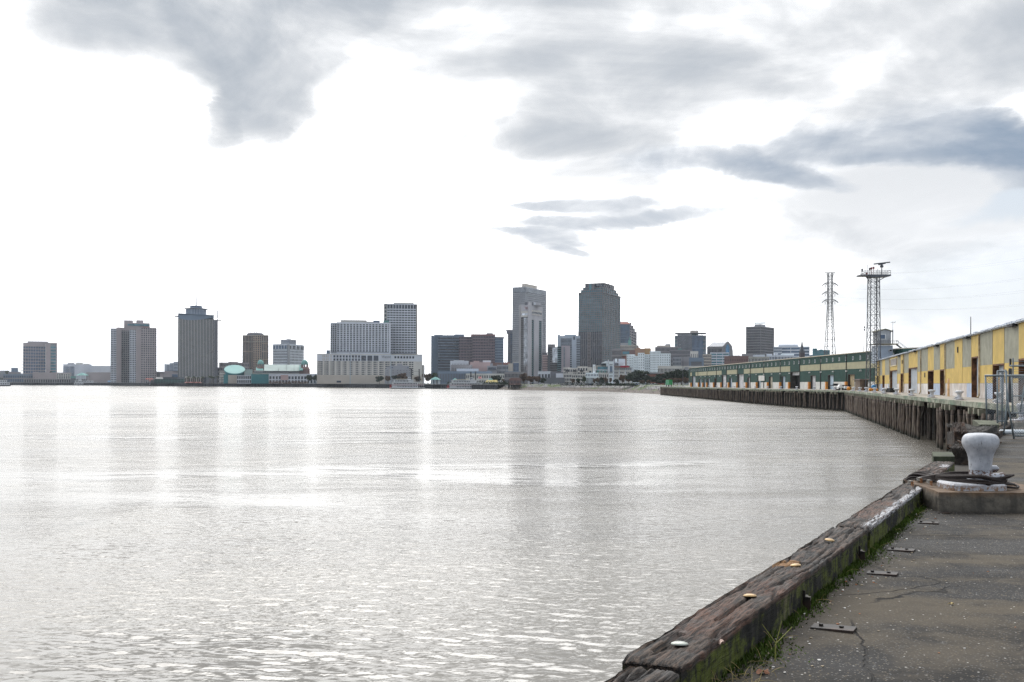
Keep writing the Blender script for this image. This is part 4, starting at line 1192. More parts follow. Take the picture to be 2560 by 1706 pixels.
p0, p1, zb, zt = b.fb(672, 806, 935, 24, G_NAVY, 'arcade_shade', d=1720); b.grid(p0, p1, zb, zt-3.5, 17, 2, .42, .3, C_WHITE, 1.2); b.band(p0, p1, zt-3.5, zt, C_WHITE, 0, 1.4, 'cornice'); b.band(p0, p1, zb, zt, C_CREAM, 0, 1.5, 'pier', .9, 1)
b.band(p0, p1, zb+6, zt-2, C_ROSE, 1.3, 2.0, 'awning_bay', .22, .36)
for px, yt, ye, w_ in ((651.5, 900, 911, 8), (761.5, 900, 912, 9)):
    p = at(px, ye, 1775); r = w_*1775/F; zt_, ze = b.z(yt, px, 1775), b.z(ye, px, 1775)
    pr = [(r*math.cos(a), ze+(zt_-ze)*math.sin(a)) for a in [i*math.pi/2/8 for i in range(9)]]
    b.mb('dome', C_GREEN).lathe(pr, 20, p.x, p.y); b.mb('finial', C_GREEN).tube([(p.x, p.y, zt_), (p.x, p.y, zt_+3)], .25, 5)
    mm = b.mb('cupola_posts', C_BROWN if px > 700 else C_GREY2)
    for k in range(8): a = k*math.pi/4+.3; mm.tube([(p.x+r*.85*math.cos(a), p.y+r*.85*math.sin(a), ze-4), (p.x+r*.85*math.cos(a), p.y+r*.85*math.sin(a), ze)], .7, 5)
    b.mb('cupola_base', C_BROWN).lathe([(r*1.5, LZ), (r*1.45, ze-8), (r*1.05, ze-4)], 12, p.x, p.y)
b.done()
# 12 white waterfront hotel: podium, slab and tower
b = Bld('hotel', 'big white waterfront hotel: parking podium, wide slab and a taller tower', 792, 1055, 1560)
W0, W1, zb, zt = b.fb(792.3, 1055.5, 887.5, 60, G_NAVY, 'glazing')
b.band(W0, W1, b.z(903.5), zt, C_WHITE, 0, 1.2, 'upper_wall')
b.band(W0, W1, zt, zt+1.1, C_CREAM, -1, 1.6, 'parapet')
def pw(px): return (px-792.3)/(1055.5-792.3)
for px in [833+7.65*i for i in range(9)]:
    for yy in (892, 899.8): b.band(W0, W1, b.z(yy+2.8), b.z(yy-2.8), G_NAVY, 1.22, 1.45, 'window', pw(px), pw(px+4.8))
for px in (806, 809.5, 814.5, 818.6, 826): 
    for yy in (892, 899.8): b.band(W0, W1, b.z(yy+2.8), b.z(yy-2.8), C_BEIGE, 1.22, 1.45, 'window', pw(px), pw(px+2))
for px in (902, 917.5, 932.8): b.band(W0, W1, b.z(902.5), b.z(889.5), G_NAVY, 1.22, 1.45, 'window', pw(px), pw(px+12))
for i in range(7): b.band(W0, W1, b.z(896), b.z(890.5), G_NAVY, 1.22, 1.45, 'window', pw(985+7.5*i), pw(985+7.5*i+4.8))
b.text('Westin', 954, 977, 892.8, 6.2, mat('navy_lettering', (0.03, 0.035, 0.06), .6, 0), off=1.7)
zg0, zg1 = b.z(938.5), b.z(903.5)
b.grid(W0, W1, zg0, zg1, 33, 7.0 and 7, .16, .52, C_CREAM, 1.0, u0=0, u1=pw(1035)); b.grid(W0, W1, zg0, zg1, 16, 0, .32, 0, C_CREAM, 1.08, u0=0.005, u1=pw(1035))
b.band(W0, W1, zg0, zg1, C_CREAM, 0, 1.12, 'wall', pw(1035), 1); b.band(W0, W1, LZ, zg0, C_BEIGE, 0, 1.15, 'base_wall')
b.band(W0, W1, LZ+2, LZ+5, G_NAVY, 1.17, 1.3, 'shopfront', pw(841), pw(852))
q0, q1, q2, q3 = b.fb(1055, 1061, 913, 40, C_BEIGE, 'rear_step', d=1600)
# slab
p0, p1, za, zt2 = b.fb(825.5, 841.5, 807.5, 50, G_NAVY, 'glazing', d=1600); b.grid(p0, p1, b.z(880, d=1600), zt2-1.5, 3, 15, .4, .38, C_WHITE, .9)
b.band(p0, p1, b.z(887), b.z(880), C_WHITE, 0, 1, 'wall'); b.band(p0, p1, zt2-2.4, zt2+.3, C_WHITE, 0, 1.2, 'cornice')
p0, p1, za, zt2 = b.fb(841.2, 976.5, 807, 50, G_NAVY, 'glazing', d=1592); b.grid(p0, p1, b.z(880, d=1592), zt2-1.5, 17, 15, .44, .38, C_WHITE, .9)
b.band(p0, p1, b.z(887), b.z(880), C_WHITE, 0, 1, 'wall'); b.band(p0, p1, zt2-2.4, zt2+.3, C_WHITE, 0, 1.2, 'cornice')
b.band(p0, p1, b.z(880), zt2, C_WHITE, 0, 1.25, 'end_wall', .965, 1.0)
b.fb(851, 916, 800.6, 20, C_CREAM, 'penthouse', d=1612, yb=808); b.fb(933, 949, 801.6, 14, C_BLUEG, 'plant_room', d=1612, yb=808); b.fb(958, 972, 801.6, 14, C_GREEN, 'plant_room', d=1610, yb=808)
b.fb(916, 934, 804, 16, C_CREAM, 'penthouse', d=1613, yb=808); b.fb(816, 825, 876, 15, C_BLUEG, 'stair_tower', d=1600)
# tower
p0, p1, za, zt3 = b.fb(959, 967.5, 760, 40, G_NAVY, 'glazing', d=1640); b.grid(p0, p1, za, zt3-3, 1, 20, .55, .45, C_CREAM, .9)
p0, p1, za, zt3 = b.fb(967.2, 1040, 761, 40, G_NAVY, 'glazing', d=1632); zq = b.z(773.5, 1000, 1632)
b.grid(p0, p1, b.z(884, 1000, 1632), zq, 10, 18, .16, .56, C_WHITE, .9); b.grid(p0, p1, zq, zt3, 10, 1, .2, .22, C_WHITE, 1.0)
b.band(p0, p1, zt3-1, zt3+.5, C_WHITE, 0, 1.3, 'cornice')
q0, q1, za, zt3 = b.fb(1040, 1043.2, 761, 40, C_BEIGE, 'side_wall', d=1636)
b.fb(983, 1034, 757.3, 18, C_CREAM, 'plant_room', d=1650, yb=762); b.done()
# 13 blocky grey concrete building in front of podium
b = Bld('concrete_building', 'weathered grey windowless concrete building in front of the white hotel podium', 962, 1032, 1480)
b.fb(962, 1029, 922.8, 30, C_GREY, 'wall'); b.fb(973, 1022, 914.6, 24, C_GREY, 'upper_wall', d=1486, yb=923); b.fb(993, 1006, 909.8, 14, C_GREY, 'roof_block', d=1490, yb=915)
b.fb(966, 973, 917.5, 10, C_GREY, 'roof_block', d=1484, yb=923)
for px in (967, 982, 993, 1001, 1009, 1016, 1023):
    for y in (926.5, 932.5): b.fb(px, px+1.4, y-.8, 1, G_BLACK, 'window', d=1478, yb=y+.8)
for px in (979, 1018.5): b.fb(px, px+3, 918, 1, G_BLUE, 'window', d=1484.5, yb=921)
for i in range(10): b.fb(963+i*1.55, 963.7+i*1.55, 923, 1, C_CREAM, 'fin', d=1478.5)
b.fb(978, 986, 911.5, 8, C_DGREY, 'roof_plant', d=1492, yb=915); b.done()
# 14 blue-dark glass block
b = Bld('office_block', 'dark blue glass office block with horizontal bands', 1077, 1160, 1750)
p0, p1, zb, zt = b.fb(1077.5, 1094.5, 839.5, 60, C_BLUEG, 'wall')
p0, p1, zb, zt = b.fb(1094.3, 1160, 839, 60, G_NAVY, 'glazing', d=1745); b.grid(p0, p1, zb, zt-3, 1, 17, .02, .40, C_BLUEG, .7); b.band(p0, p1, zt-3.5, zt+.4, C_BLUEG, 0, .9, 'cornice')
b.fb(1085, 1106, 837.3, 20, C_BLUEG, 'penthouse', d=1765, yb=840); b.fb(1135, 1160, 836.3, 20, C_BLUEG, 'penthouse', d=1765, yb=840); b.done()
# 15 mauve block
b = Bld('office_block', 'dark maroon granite office block with a reddish roof storey', 1147, 1258, 1700)
p0, p1, zb, zt = b.fb(1147, 1181, 842, 50, G_NAVY, 'glazing'); b.grid(p0, p1, zb, zt, 9, 17, .42, .4, C_MAUVE, .8)
p0, p1, zb, zt = b.fb(1180.7, 1237, 839.5, 50, G_NAVY, 'glazing', d=1694); b.grid(p0, p1, zb, zt, 14, 17, .38, .58, C_MAUVE, .8)
p0, p1, zb, zt = b.fb(1236.7, 1258.5, 845, 50, G_BLUE, 'glazing', d=1697); b.grid(p0, p1, zb, zt, 7, 17, .3, .45, C_BLUEG, .8)
b.fb(1177, 1238, 836, 30, cmat('maroon_roof', (0.20, 0.09, 0.085)), 'roof_storey', d=1710, yb=843); b.fb(1216, 1232, 833, 12, C_GREY, 'roof_plant', d=1715, yb=837)
b.fb(1147, 1260, 842.5, 10, C_MAUVE, 'parapet', d=1712, yb=846); b.done()
# 16 low town cluster
def lowb(label, xl, xr, yt, d, m_, nx=0, nz=0, gm=None, dep=25, pf=.5, sf=.5, extra=None, name='town_building', roofm=None):
    b_ = Bld(name, label, xl, xr, d)
    if nx: b_.simple(xl, xr, yt, dep, nx, nz, pf, sf, m_, gm or G_NAVY)
    else: b_.fb(xl, xr, yt, dep, m_)
    if extra:
        for e_ in extra: b_.fb(*e_)
    b_.done(); return b_
lowb('white building with rounded parapet in front of the dark blue office block', 1126, 1171, 904, 1420, C_WHITE, 12, 4, extra=[(1134, 1160, 901.5, 12, C_WHITE, 'roof_block', None, 1425), (1126, 1131, 903, 6, C_WHITE, 'turret', None, 1418)], pf=.75, sf=.75)
lowb('rose coloured theatre block below the maroon office block', 1175, 1226, 906, 1400, C_ROSE, extra=[(1184, 1198, 903, 14, C_ROSE, 'roof_block', None, 1404), (1198, 1256, 907, 20, C_BROWN, 'wing', None, 1412), (1207, 1227, 901.5, 8, C_WHITE, 'roof_block', None, 1420)])
lowb('brown flat roofed block in front of the rose theatre', 1128, 1180, 914, 1380, C_GREY2, 12, 2, pf=.7, sf=.6)
lowb('long grey shed roofed market hall behind the paddle steamers', 1095, 1230, 930, 1345, C_BLUEG, 34, 1, C_DGREY, pf=.5, sf=.35, name='market_hall')
lowb('building with a row of white sawtooth skylights behind the right paddle steamer', 1142, 1196, 923.5, 1360, C_WHITE, 6, 1, G_NAVY, pf=.3, sf=.4, name='skylight_building')
lowb('grey box with a wide dark window left of the lattice mast', 1218, 1242, 915, 1370, C_GREY, extra=[(1220, 1240, 919, 1, G_NAVY, 'window', 925, 1368), (1225, 1232, 909, 6, C_GREY, 'chimney', None, 1378)])
lowb('pale grey building at the foot of the lattice mast', 1243, 1270, 914, 1390, C_GREY, 8, 4, extra=[(1258, 1275, 906.5, 12, C_RED, 'red_roof', None, 1400), (1270, 1283, 909, 12, C_BEIGE, 'wing', None, 1392)])
lowb('dark glass barrel-fronted building just left of the banded hotel', 1283, 1297, 907.5, 1420, G_BLUE, extra=[(1281, 1299, 905.5, 14, C_CREAM, 'roof', None, 1421)])
lowb('dark low roofed shops behind the riverside trees left of the terraced apartments', 1262, 1310, 932, 1180, C_GREY2, 14, 2, extra=[(1264, 1300, 929, 12, C_BLUEG, 'roof', None, 1184)])
lowb('white framed low pavilion with four dark windows below the banded hotel', 1345, 1376, 930.5, 1160, C_WHITE, 4, 1, G_NAVY, pf=.35, sf=.4)
lowb('dark roofed market shed with a green eave left of the terraced apartments', 1355, 1408, 947, 1110, C_GREY2, 18, 1, G_BLACK, pf=.2, sf=.25, extra=[(1352, 1412, 944.5, 14, C_SLATE, 'roof', None, 1108)], name='market_hall')
lowb('brown hipped pavilion house behind the bank trees', 1273, 1302, 949, 1125, C_BROWN, 8, 1, G_NAVY, extra=[(1276, 1299, 945, 10, C_BROWN, 'roof', None, 1126)])
lowb('slate roofed shop row between the white pavilion and the terraced apartments', 1376, 1412, 930, 1150, C_SLATE, extra=[(1390, 1408, 934, 8, C_WHITE, 'dormer', None, 1140)])
lowb('row of tan shops behind the right paddle steamer flag', 1165, 1260, 936, 1330, C_CREAM, 22, 2, pf=.5, sf=.5)
# 17 tallest tower with fine grid
b = Bld('skyscraper', 'tallest pale grey skyscraper with a fine square window grid and a flat setback top', 1281, 1364, 1950)
Lp, C, Rp, zb, zt = b.corner(1281, 1312.7, 1364, 718.3, 28, (16, 50, .42, .34), (18, 50, .42, .34), cmat('pale_travertine', (0.40, 0.39, 0.40)), G_NAVY, e=.9)
zz = zt-9
b.grid(Lp, C, zz, zt, 16, 1, .42, .05, C_WHITE, 1.1); b.grid(C, Rp, zz, zt, 18, 1, .42, .05, C_WHITE, 1.1)
b.band(Lp, C, zz-1, zt-1, G_NAVY, .5, .95, 'louvre'); b.band(C, Rp, zz-1, zt-1, G_NAVY, .5, .95, 'louvre')
b.lcr(1304, 1313.5, 1342, 709.5, 28, C_BEIGE, 'penthouse', d=1965, yb=719)
b.rod(1335, 700, 712, .3, C_GREY); b.rod(1339, 707, 712, .4, C_GREY)
b.done()
# 18 tower under construction left of it
b = Bld('tower_under_works', 'slim blue tower with a platform top half hidden by the tallest skyscraper', 1267, 1285, 2050)
b.simple(1269.5, 1285, 834, 30, 4, 26, .12, .3, C_DGREY, G_BLUE); b.simple(1266.5, 1285, 826, 30, 6, 2, .3, .3, C_GREY, G_BLUE, yb=834); b.fb(1264.5, 1285, 825, 32, C_DGREY, 'platform', yb=827); b.done()
# 19 banded hotel in front
b = Bld('hotel', 'banded grey hotel tower with a bright reflecting front and red sign before the tallest skyscraper', 1297, 1353, 1480)
M_BG = cmat('hotel_grey_render', (0.40, 0.38, 0.385))
Lp, C, Rp, zb, zt = b.lcr(1303, 1324, 1353, 763, 28, C_DGREY, 'core_wall')
zt1 = b.z(762, 1324)
zs = b.z(789)
b.band(Lp, C, zs, zt, M_BG, 0, 1.0, 'sign_wall', 0, 1)
b.band(Lp, C, zb, zs-3, G_BRITE, 0, .4, 'bright_glazing', .28, .98); b.band(Lp, C, zb, zs-3, G_BLACK, 0, .3, 'shaded_glazing', 0, .28)
b.grid(Lp, C, zb, zs-3, 7, 37, .2, .32, C_GREY2, .9)
b.band(Lp, C, b.z(783.5), b.z(778), C_CREAM, 1, 1.6, 'balcony_band'); b.band(Lp, C, b.z(792.5), b.z(788), C_CREAM, 1, 1.8, 'balcony_band'); b.band(Lp, C, b.z(788), b.z(783.5), G_BRITE, .9, 1.1, 'sky_lounge_glass', .08, 1)
b.band(C, Rp, zs-6, zt+0, M_BG, 0, 1.0, 'upper_wall')
b.band(C, Rp, zb, zs-6, M_BG, 0, 1.0, 'pier', .30, .74); b.band(C, Rp, zb, zt+4, M_BG, -1, 1.4, 'corner_pier', -.12, .1); b.band(C, Rp, zb, zt+.5, M_BG, -1, 1.1, 'corner_pier', .97, 1.04)
mt = cmat('teal_balcony', (0.11, 0.17, 0.18)); b.band(C, Rp, zb, zs-6, G_BLACK, 0, .3, 'recess', .1, .3); b.band(C, Rp, zb, zs-6, G_BLACK, 0, .3, 'recess', .74, .97)
b.grid(C, Rp, zb, zs-6, 0, 36, 0, .55, mt, 1.2, 'balconies', u0=.1, u1=.3); b.grid(C, Rp, zb, zs-6, 0, 36, 0, .55, mt, 1.2, 'balconies', u0=.74, u1=.97)
b.band(C, Rp, b.z(778.5), b.z(774.5), C_CREAM, 1, 1.5, 'balcony_band', .1, .97); b.band(C, Rp, b.z(784), b.z(778.5), G_NAVY, 1, 1.2, 'sky_lounge_glass', .1, .97); b.band(C, Rp, b.z(786.8), b.z(784), C_CREAM, 1, 1.6, 'balcony_band', .1, .97)
b.fb(1297, 1303.2, 762, 20, cmat('pale_pier', (0.42, 0.40, 0.39)), 'end_pier', d=1492)
b.fb(1311, 1333, 756, 14, C_DGREY, 'plant_room', d=1500, yb=764); b.fb(1334, 1352, 756.5, 14, M_BG, 'plant_room', d=1490, yb=764); b.fb(1335, 1338.5, 757, 2, C_WHITE, 'panel', d=1487, yb=763.5)
pq, pr_, nq = facing(1311, 1322, 1470); b.text('Marriott', 1311.5, 1322, 771, 6.5, mat('dark_red_sign2', (0.28, 0.05, 0.06), .6, 0), d=1486, off=6)
b.done()
lowb('rose coloured apartment tower behind the banded hotel', 1354, 1369, 889, 1600, C_ROSE, 6, 12, pf=.6, sf=.6, extra=[(1355, 1368, 881.5, 10, C_DGREY, 'roof_plant', None, 1606)], name='apartment_tower')
# 20 paired hotel
b = Bld('hotel', 'shorter grey hotel with a reflecting front and teal balconies right of the banded tower', 1368, 1407, 1500)
b.fb(1368.5, 1387.5, 861, 25, C_GREY2, 'core_wall', d=1515); b.fb(1370, 1376, 868, 10, C_DGREY, 'wall', d=1502)
p0, p1, zb, zt = b.fb(1375.5, 1393.5, 868, 25, G_BLACK, 'glazing'); b.band(p0, p1, b.z(908), zt-1, G_BRITE, 0, .3, 'bright_glazing', .3, 1); b.grid(p0, p1, zb, zt, 8, 17, .2, .3, C_GREY2, .8)
p0, p1, zb, zt = b.fb(1393.3, 1403.5, 866.5, 20, G_BLACK, 'recess', d=1495); b.grid(p0, p1, zb, zt, 1, 19, .15, .55, mt, 1.1, 'balconies')
b.fb(1403.3, 1425, 864.5, 20, cmat('rose_grey_render', (0.34, 0.29, 0.30)), 'wall', d=1492)
for i in range(17): b.fb(1409, 1411.5, 869+i*3.4, 1, G_TEAL, 'window', d=1490.5, yb=871+i*3.4)
b.done()
b = Bld('hotel', 'pale hotel with navy striped windows just left of the crowned skyscraper', 1393, 1450, 1560)
p0, p1, zb, zt = b.fb(1393.5, 1450, 840, 30, C_BLUEG, 'core_wall')
pale = cmat('pale_blue_render', (0.36, 0.40, 0.44))
b.band(p0, p1, zb, zt, pale, 0, 1.0, 'pier', 0, .14); b.band(p0, p1, zb, zt, pale, 0, 1.0, 'pier', .63, .84); b.band(p0, p1, zt-4, zt, pale, 0, 1.05, 'cornice'); b.band(p0, p1, b.z(850), b.z(841.5), G_NAVY, 1.06, 1.2, 'window', .70, .77)
b.band(p0, p1, b.z(866), zt-4, G_NAVY, 0, .3, 'glazing', .14, .63); b.grid(p0, p1, b.z(866), zt-4, 0, 6, 0, .35, pale, .8, u0=.14, u1=.63)
b.band(p0, p1, zb, b.z(866), G_NAVY, 0, .3, 'glazing', .56, .63); b.grid(p0, p1, zb, b.z(866), 0, 20, 0, .35, pale, .8, u0=.56, u1=.63)
b.band(p0, p1, zb, zt-4, G_NAVY, 0, .3, 'glazing', .84, 1); b.grid(p0, p1, zb, zt-4, 0, 27, 0, .4, pale, 1.3, u0=.84, u1=1)
b.fb(1411, 1440, 836.8, 18, pale, 'penthouse', d=1570, yb=841); b.fb(1394, 1400, 837.5, 8, pale, 'rounded_parapet', d=1562, yb=841); b.done()
# 21 crowned skyscraper
M_PSC = cmat('brown_grey_granite', (0.165, 0.15, 0.15)); G_SLV = mat('silver_green_glass', (0.42, 0.52, 0.54), 0.12, 0.6, 0.08, metal=0.45)
b = Bld('skyscraper', 'brown granite skyscraper with teal glass and a stepped crown, the broadest tall tower', 1446, 1550, 1720)
def cr(xl, xc, xr, yt, yb=None, d=1720, gl=G_TEAL, L=None, R=None, m_=M_PSC, part='glazing'):
    Lp, C, Rp, zb, zt = b.lcr(xl, xc, xr, yt, 24, gl, part, d, yb)
    if L: b.grid(Lp, C, zb, zt, *L, m_, .9)
    if R: b.grid(C, Rp, zb, zt, *R, m_, .9)
    b.roof([C, Rp, Lp+Rp-C, Lp], zt+.01, m_, .7); return Lp, C, Rp, zb, zt
Lp, C, Rp, zb, zt = cr(1446, 1505, 1549.5, 731, L=(13, 44, .28, .36), R=(11, 44, .28, .36))
zm = b.z(829, 1505)
b.band(Lp, C, zb, zm, G_NAVY, .3, 1.0, 'lower_glazing'); b.grid(Lp, C, zb, zm, 13, 0, .4, 0, M_PSC, 1.6, 'rib'); b.band(Lp, C, zb, zm, M_PSC, 1.0, 1.7, 'pier', .38, .54)
b.grid(Lp, C, zb, zm, 2, 16, .3, .45, cmat('granite_dark_window', (0.10, 0.08, 0.08)), 1.9, u0=.41, u1=.51)
rnd = random.Random(8)
b.grid(Lp, C, zm, zt, 0, 28, 0, .12, G_SLV, .55, 'silver_window_heads'); b.grid(C, Rp, zb, zt, 0, 44, 0, .10, G_SLV, .55, 'silver_window_heads')
b.band(Lp, C, zt-1.2, zt+.5, M_PSC, 0, 1.6, 'cornice'); b.band(C, Rp, zt-1.2, zt+.5, M_PSC, 0, 1.6, 'cornice')
cr(1452, 1505.5, 1544, 724.5, yb=731, d=1728, L=(10, 1, .2, .3), R=(8, 1, .3, .3)); cr(1457, 1507, 1539, 718.5, yb=725, d=1736, L=(9, 1, .2, .3), R=(7, 1, .3, .3))
cr(1462.5, 1510, 1533.5, 708.5, yb=719, d=1744, gl=G_NAVY, L=(6, 1, .12, .25), R=(5, 1, .3, .3))
b.fb(1472, 1478, 709.5, 4, G_TEAL, 'crown_bay', d=1738, yb=730); b.fb(1480, 1484, 709, 4, M_PSC, 'crown_pier', d=1736, yb=730); b.fb(1519, 1522, 709, 4, M_PSC, 'crown_pier', d=1738, yb=730)
b.text('Capital One', 1490, 1504, 713.6, 2.4, mat('pale_lettering', (.6, .65, .7), .5, 0), d=1736, off=3)
b.done()
# 22 stepped tower with red roof behind
b = Bld('skyscraper', 'blue glass tower with red hipped roof and stepped shoulder behind the crowned skyscraper', 1546, 1592, 1950)
p0, p1, zb, zt = b.fb(1546, 1577, 811, 30, G_BLUE, 'glazing'); b.grid(p0, p1, zb, zt, 11, 5, .3, .03, C_BLUEG, .9)
for i, (xl, xr, yt) in enumerate(((1574, 1578, 807), (1577.5, 1583, 814.5), (1582.5, 1587, 822), (1586.5, 1591.5, 829.5))):
    p0, p1, zb, zt = b.fb(xl, xr, yt, 30, G_NAVY, 'glazing', d=1948); b.grid(p0, p1, zb, zt, 1 if i < 3 else 2, 24-i*2, .5, .45, C_PINK, .9)
p0, p1, n = facing(1546, 1577, 1950); za, zc_ = b.z(811), b.z(804.5)
mm = b.mb('hipped_roof', C_ROOFR); q = [p0-n*1, p1-n*1, p1+n*25, p0+n*25]; q2 = [p0+(p1-p0)*.1+n*6, p0+(p1-p0)*.72+n*6, p0+(p1-p0)*.72+n*18, p0+(p1-p0)*.1+n*18]
mm.hexa([(v.x, v.y, za) for v in q]+[(v.x, v.y, zc_) for v in q2]); b.done()
# ornate and old buildings right of the crowned tower
lowb('old stone building with a small ornate cupola just right of the crowned skyscraper', 1550, 1596, 865, 1640, C_BEIGE, 16, 12, pf=.6, sf=.3, extra=[(1551, 1574, 858, 14, C_GREY, 'roof_block', None, 1646), (1570, 1578, 851, 6, C_GREEN, 'cupola', None, 1643), (1573, 1576, 844, 2, C_GREEN, 'spire', None, 1645)], name='stone_building')
lowb('concrete building with ribbed upper storeys in front of the stone building with a cupola', 1529, 1566, 875, 1500, C_GREY2, 14, 6, G_NAVY, pf=.55, sf=.35, extra=[(1529, 1560, 872.5, 12, C_GREY, 'cornice', None, 1501)], name='stone_building')
lowb('brown brick hotel annex with a teal window band and thin white slab', 1554, 1588, 876, 1420, C_BROWN, extra=[(1556, 1573, 879, 1, G_TEAL, 'window_band', 886, 1418), (1554, 1590, 887.5, 6, C_CREAM, 'slab', 889, 1416), (1560, 1569, 889, 14, C_RED, 'lower_wall', None, 1419)])
lowb('orange brown stuccoed upper block behind the white hotel', 1586, 1627, 872, 1450, C_ORBR, extra=[(1591, 1600, 869.5, 6, C_ORBR, 'roof_block', None, 1452), (1611, 1626, 871, 8, cmat('ochre_render', (0.36, 0.22, 0.10)), 'roof_block', None, 1448)])
b = Bld('hotel', 'bright white hotel in stepped blocks behind the big dark trees', 1567, 1677, 1330)
for xl, xr, yt, nx, nz, d in ((1567, 1586, 888, 5, 13, 1345), (1584, 1598, 892, 4, 12, 1335), (1595, 1611, 884, 3, 12, 1330), (1608, 1626, 887.5, 4, 12, 1334), (1625, 1651, 880, 8, 14, 1328), (1649, 1676, 885.5, 5, 13, 1326)):
    b.simple(xl, xr, yt, 22, nx, nz, .72, .62, C_WHB, G_NAVY, d=d)
b.done()
lowb('beige tall block with a flat cornice behind the white stepped hotel', 1638, 1702, 869, 1520, C_GREY2, 20, 9, pf=.6, sf=.45, extra=[(1642, 1676, 864, 16, C_BEIGE, 'roof_storey', None, 1530), (1663, 1676, 860.5, 8, C_GREY, 'roof_plant', None, 1535)], name='office_block')
lowb('grey block with deep window rows left of the slab topped tower', 1674, 1730, 876, 1480, cmat('mid_grey_brick', (0.19, 0.18, 0.185)), 22, 8, pf=.6, sf=.5, extra=[(1695, 1704, 872, 8, C_GREEN, 'roof_plant', None, 1486)], name='office_block')
lowb('pale beige narrow building in front of the grey block', 1682, 1702, 895, 1360, C_GREY, 6, 7, pf=.6, sf=.5, name='town_building')
lowb('pale town building with a round corner below the slab topped tower', 1700, 1728, 893, 1390, cmat('dusty_grey', (0.25, 0.235, 0.235)), 1, 1, C_GREY2, pf=.9, sf=.9)
lowb('white two storey roof pavilion beside the slab topped tower', 1726, 1745, 880, 1400, C_CREAM, 4, 4, pf=.7, sf=.6)
lowb('dark reflecting low block with a pale outline below the slab topped tower', 1723, 1759, 896, 1340, C_BLUEG, 1, 1, C_DGREY, pf=.3, sf=.3)
lowb('long cream station-like roofline behind the dark trees', 1645, 1760, 917, 1150, C_CREAM, 34, 2, pf=.5, sf=.5)
b = Bld('office_tower', 'grey tower with vertical piers and a thin overhanging roof slab', 1687, 1765, 1600)
b.simple(1687, 1697, 841, 25, 2, 14, .45, .4, C_GREY, G_TEAL, d=1610); b.simple(1694, 1729, 836, 30, 12, 1, .45, .05, C_GREY, G_NAVY); b.simple(1728.5, 1757, 840, 30, 9, 4, .32, .05, C_BLUEG, G_BLUE, d=1598); b.simple(1757, 1764.5, 840.5, 25, 3, 12, .5, .4, C_GREY, G_TEAL, d=1605)
b.fb(1687, 1765, 832.3, 34, C_DGREY, 'roof_slab', yb=833.9, d=1596); b.fb(1694, 1745, 834, 24, C_TEAL, 'roof_storey', yb=837, d=1606); b.fb(1725, 1745, 826.6, 14, C_BEIGE, 'penthouse', yb=833, d=1608)
b.done()
lowb('pale block with blue striped windows below the arched-window building', 1776, 1822, 883, 1450, C_WHITE, 3, 12, G_TEAL, pf=.08, sf=.5, name='office_block')
lowb('tan block with small square windows left of the blue striped one', 1757, 1778, 887, 1452, C_BEIGE, 8, 10, pf=.5, sf=.5, name='office_block')
b = Bld('barrel_building', 'brown building with a silver curved roof and a tall blue arched window', 1768, 1833, 1620)
b.simple(1768, 1812, 868, 40, 12, 4, .5, .4, C_GREY2, G_NAVY); p0, p1, n = facing(1768, 1818, 1620); z0, z1 = b.z(868), b.z(855.5)
mm = b.mb('curved_roof', mat('silver_roof', (.35, .36, .38), .4, .1, .1, metal=.3))
q = [p0, p1, p1+n*36, p0+n*36]; e = .14
mm.hexa([(v.x, v.y, z0) for v in q]+[(v.x, v.y, z1) for v in (p0+(p1-p0)*.28+n*12, p1+n*12, p1+n*24, p0+(p1-p0)*.28+n*24)])
p0, p1, n = facing(1803, 1832, 1606)
poly = [(0, LZ), (1, LZ), (1, b.z(880)), (.92, b.z(866)), (.75, b.z(860)), (.62, b.z(855)), (.48, b.z(855)), (.3, b.z(862)), (.08, b.z(868)), (0, b.z(880))]
def vprism(b_, poly, p0, p1, n, o0, o1, m_, part):
    mm = b_.mb(part, m_); k = len(poly); base = len(mm.v)
    for o in (o0, o1):
        for u, z in poly: q = p0+(p1-p0)*u+n*o; mm.v.append((q.x, q.y, z))
    mm.f.append(tuple(base+i for i in range(k))); mm.f.append(tuple(base+k+i for i in range(k-1, -1, -1))); mm.mi += [0, 0]
    for i in range(k): j = (i+1) % k; mm.f.append((base+j, base+i, base+k+i, base+k+j)); mm.mi.append(0)
vprism(b, poly, p0, p1, n, 0, 20, C_GREY2, 'gable_wall')
ap = [(.38, LZ+20)] + [(.38+.33*(i/10), b.z(870)+ (b.z(862)-b.z(870))*math.sin(math.pi*i/10)) for i in range(11)] + [(.71, LZ+20)]
vprism(b, ap, p0, p1, n, -1.0, -.1, mat('sky_blue_glass', (.04, .18, .34), .15, .2, .1, spec=.8), 'arched_window'); b.done()
b = Bld('office_tower', 'dark grey square office tower with a fine grid and rooftop lettering', 1865, 1934, 1680)
Lp, C, Rp, zb, zt = b.corner(1865, 1900.5, 1934, 817.5, 38, (14, 22, .3, .32), (14, 22, .22, .3), C_GREY2, G_NAVY, e=.7)
b.lcr(1886, 1901, 1913.5, 811, 38, C_GREY, 'penthouse', d=1690, yb=818); b.fb(1885.5, 1913.5, 806.6, .5, C_WHB, 'roof_sign', yb=809.8, d=1686)
b.done()
b = Bld('office_block', 'pale blue striped wide office block behind the church spire', 1934, 2024, 1600)
b.simple(1934, 1954, 868.5, 30, 8, 14, .3, .4, C_WHITE, G_BLUE); p0, p1, zb, zt = b.simple(1953.5, 2023.5, 868, 40, 3, 12, .06, .5, C_WHITE, G_BLUE, d=1595); b.fb(1946, 1995, 861.5, 24, C_WHITE, 'penthouse', yb=868.5, d=1604); b.done()
b = Bld('teal_office_block', 'small teal glass block with a stepped roof right of the spire', 2030, 2075, 1500)
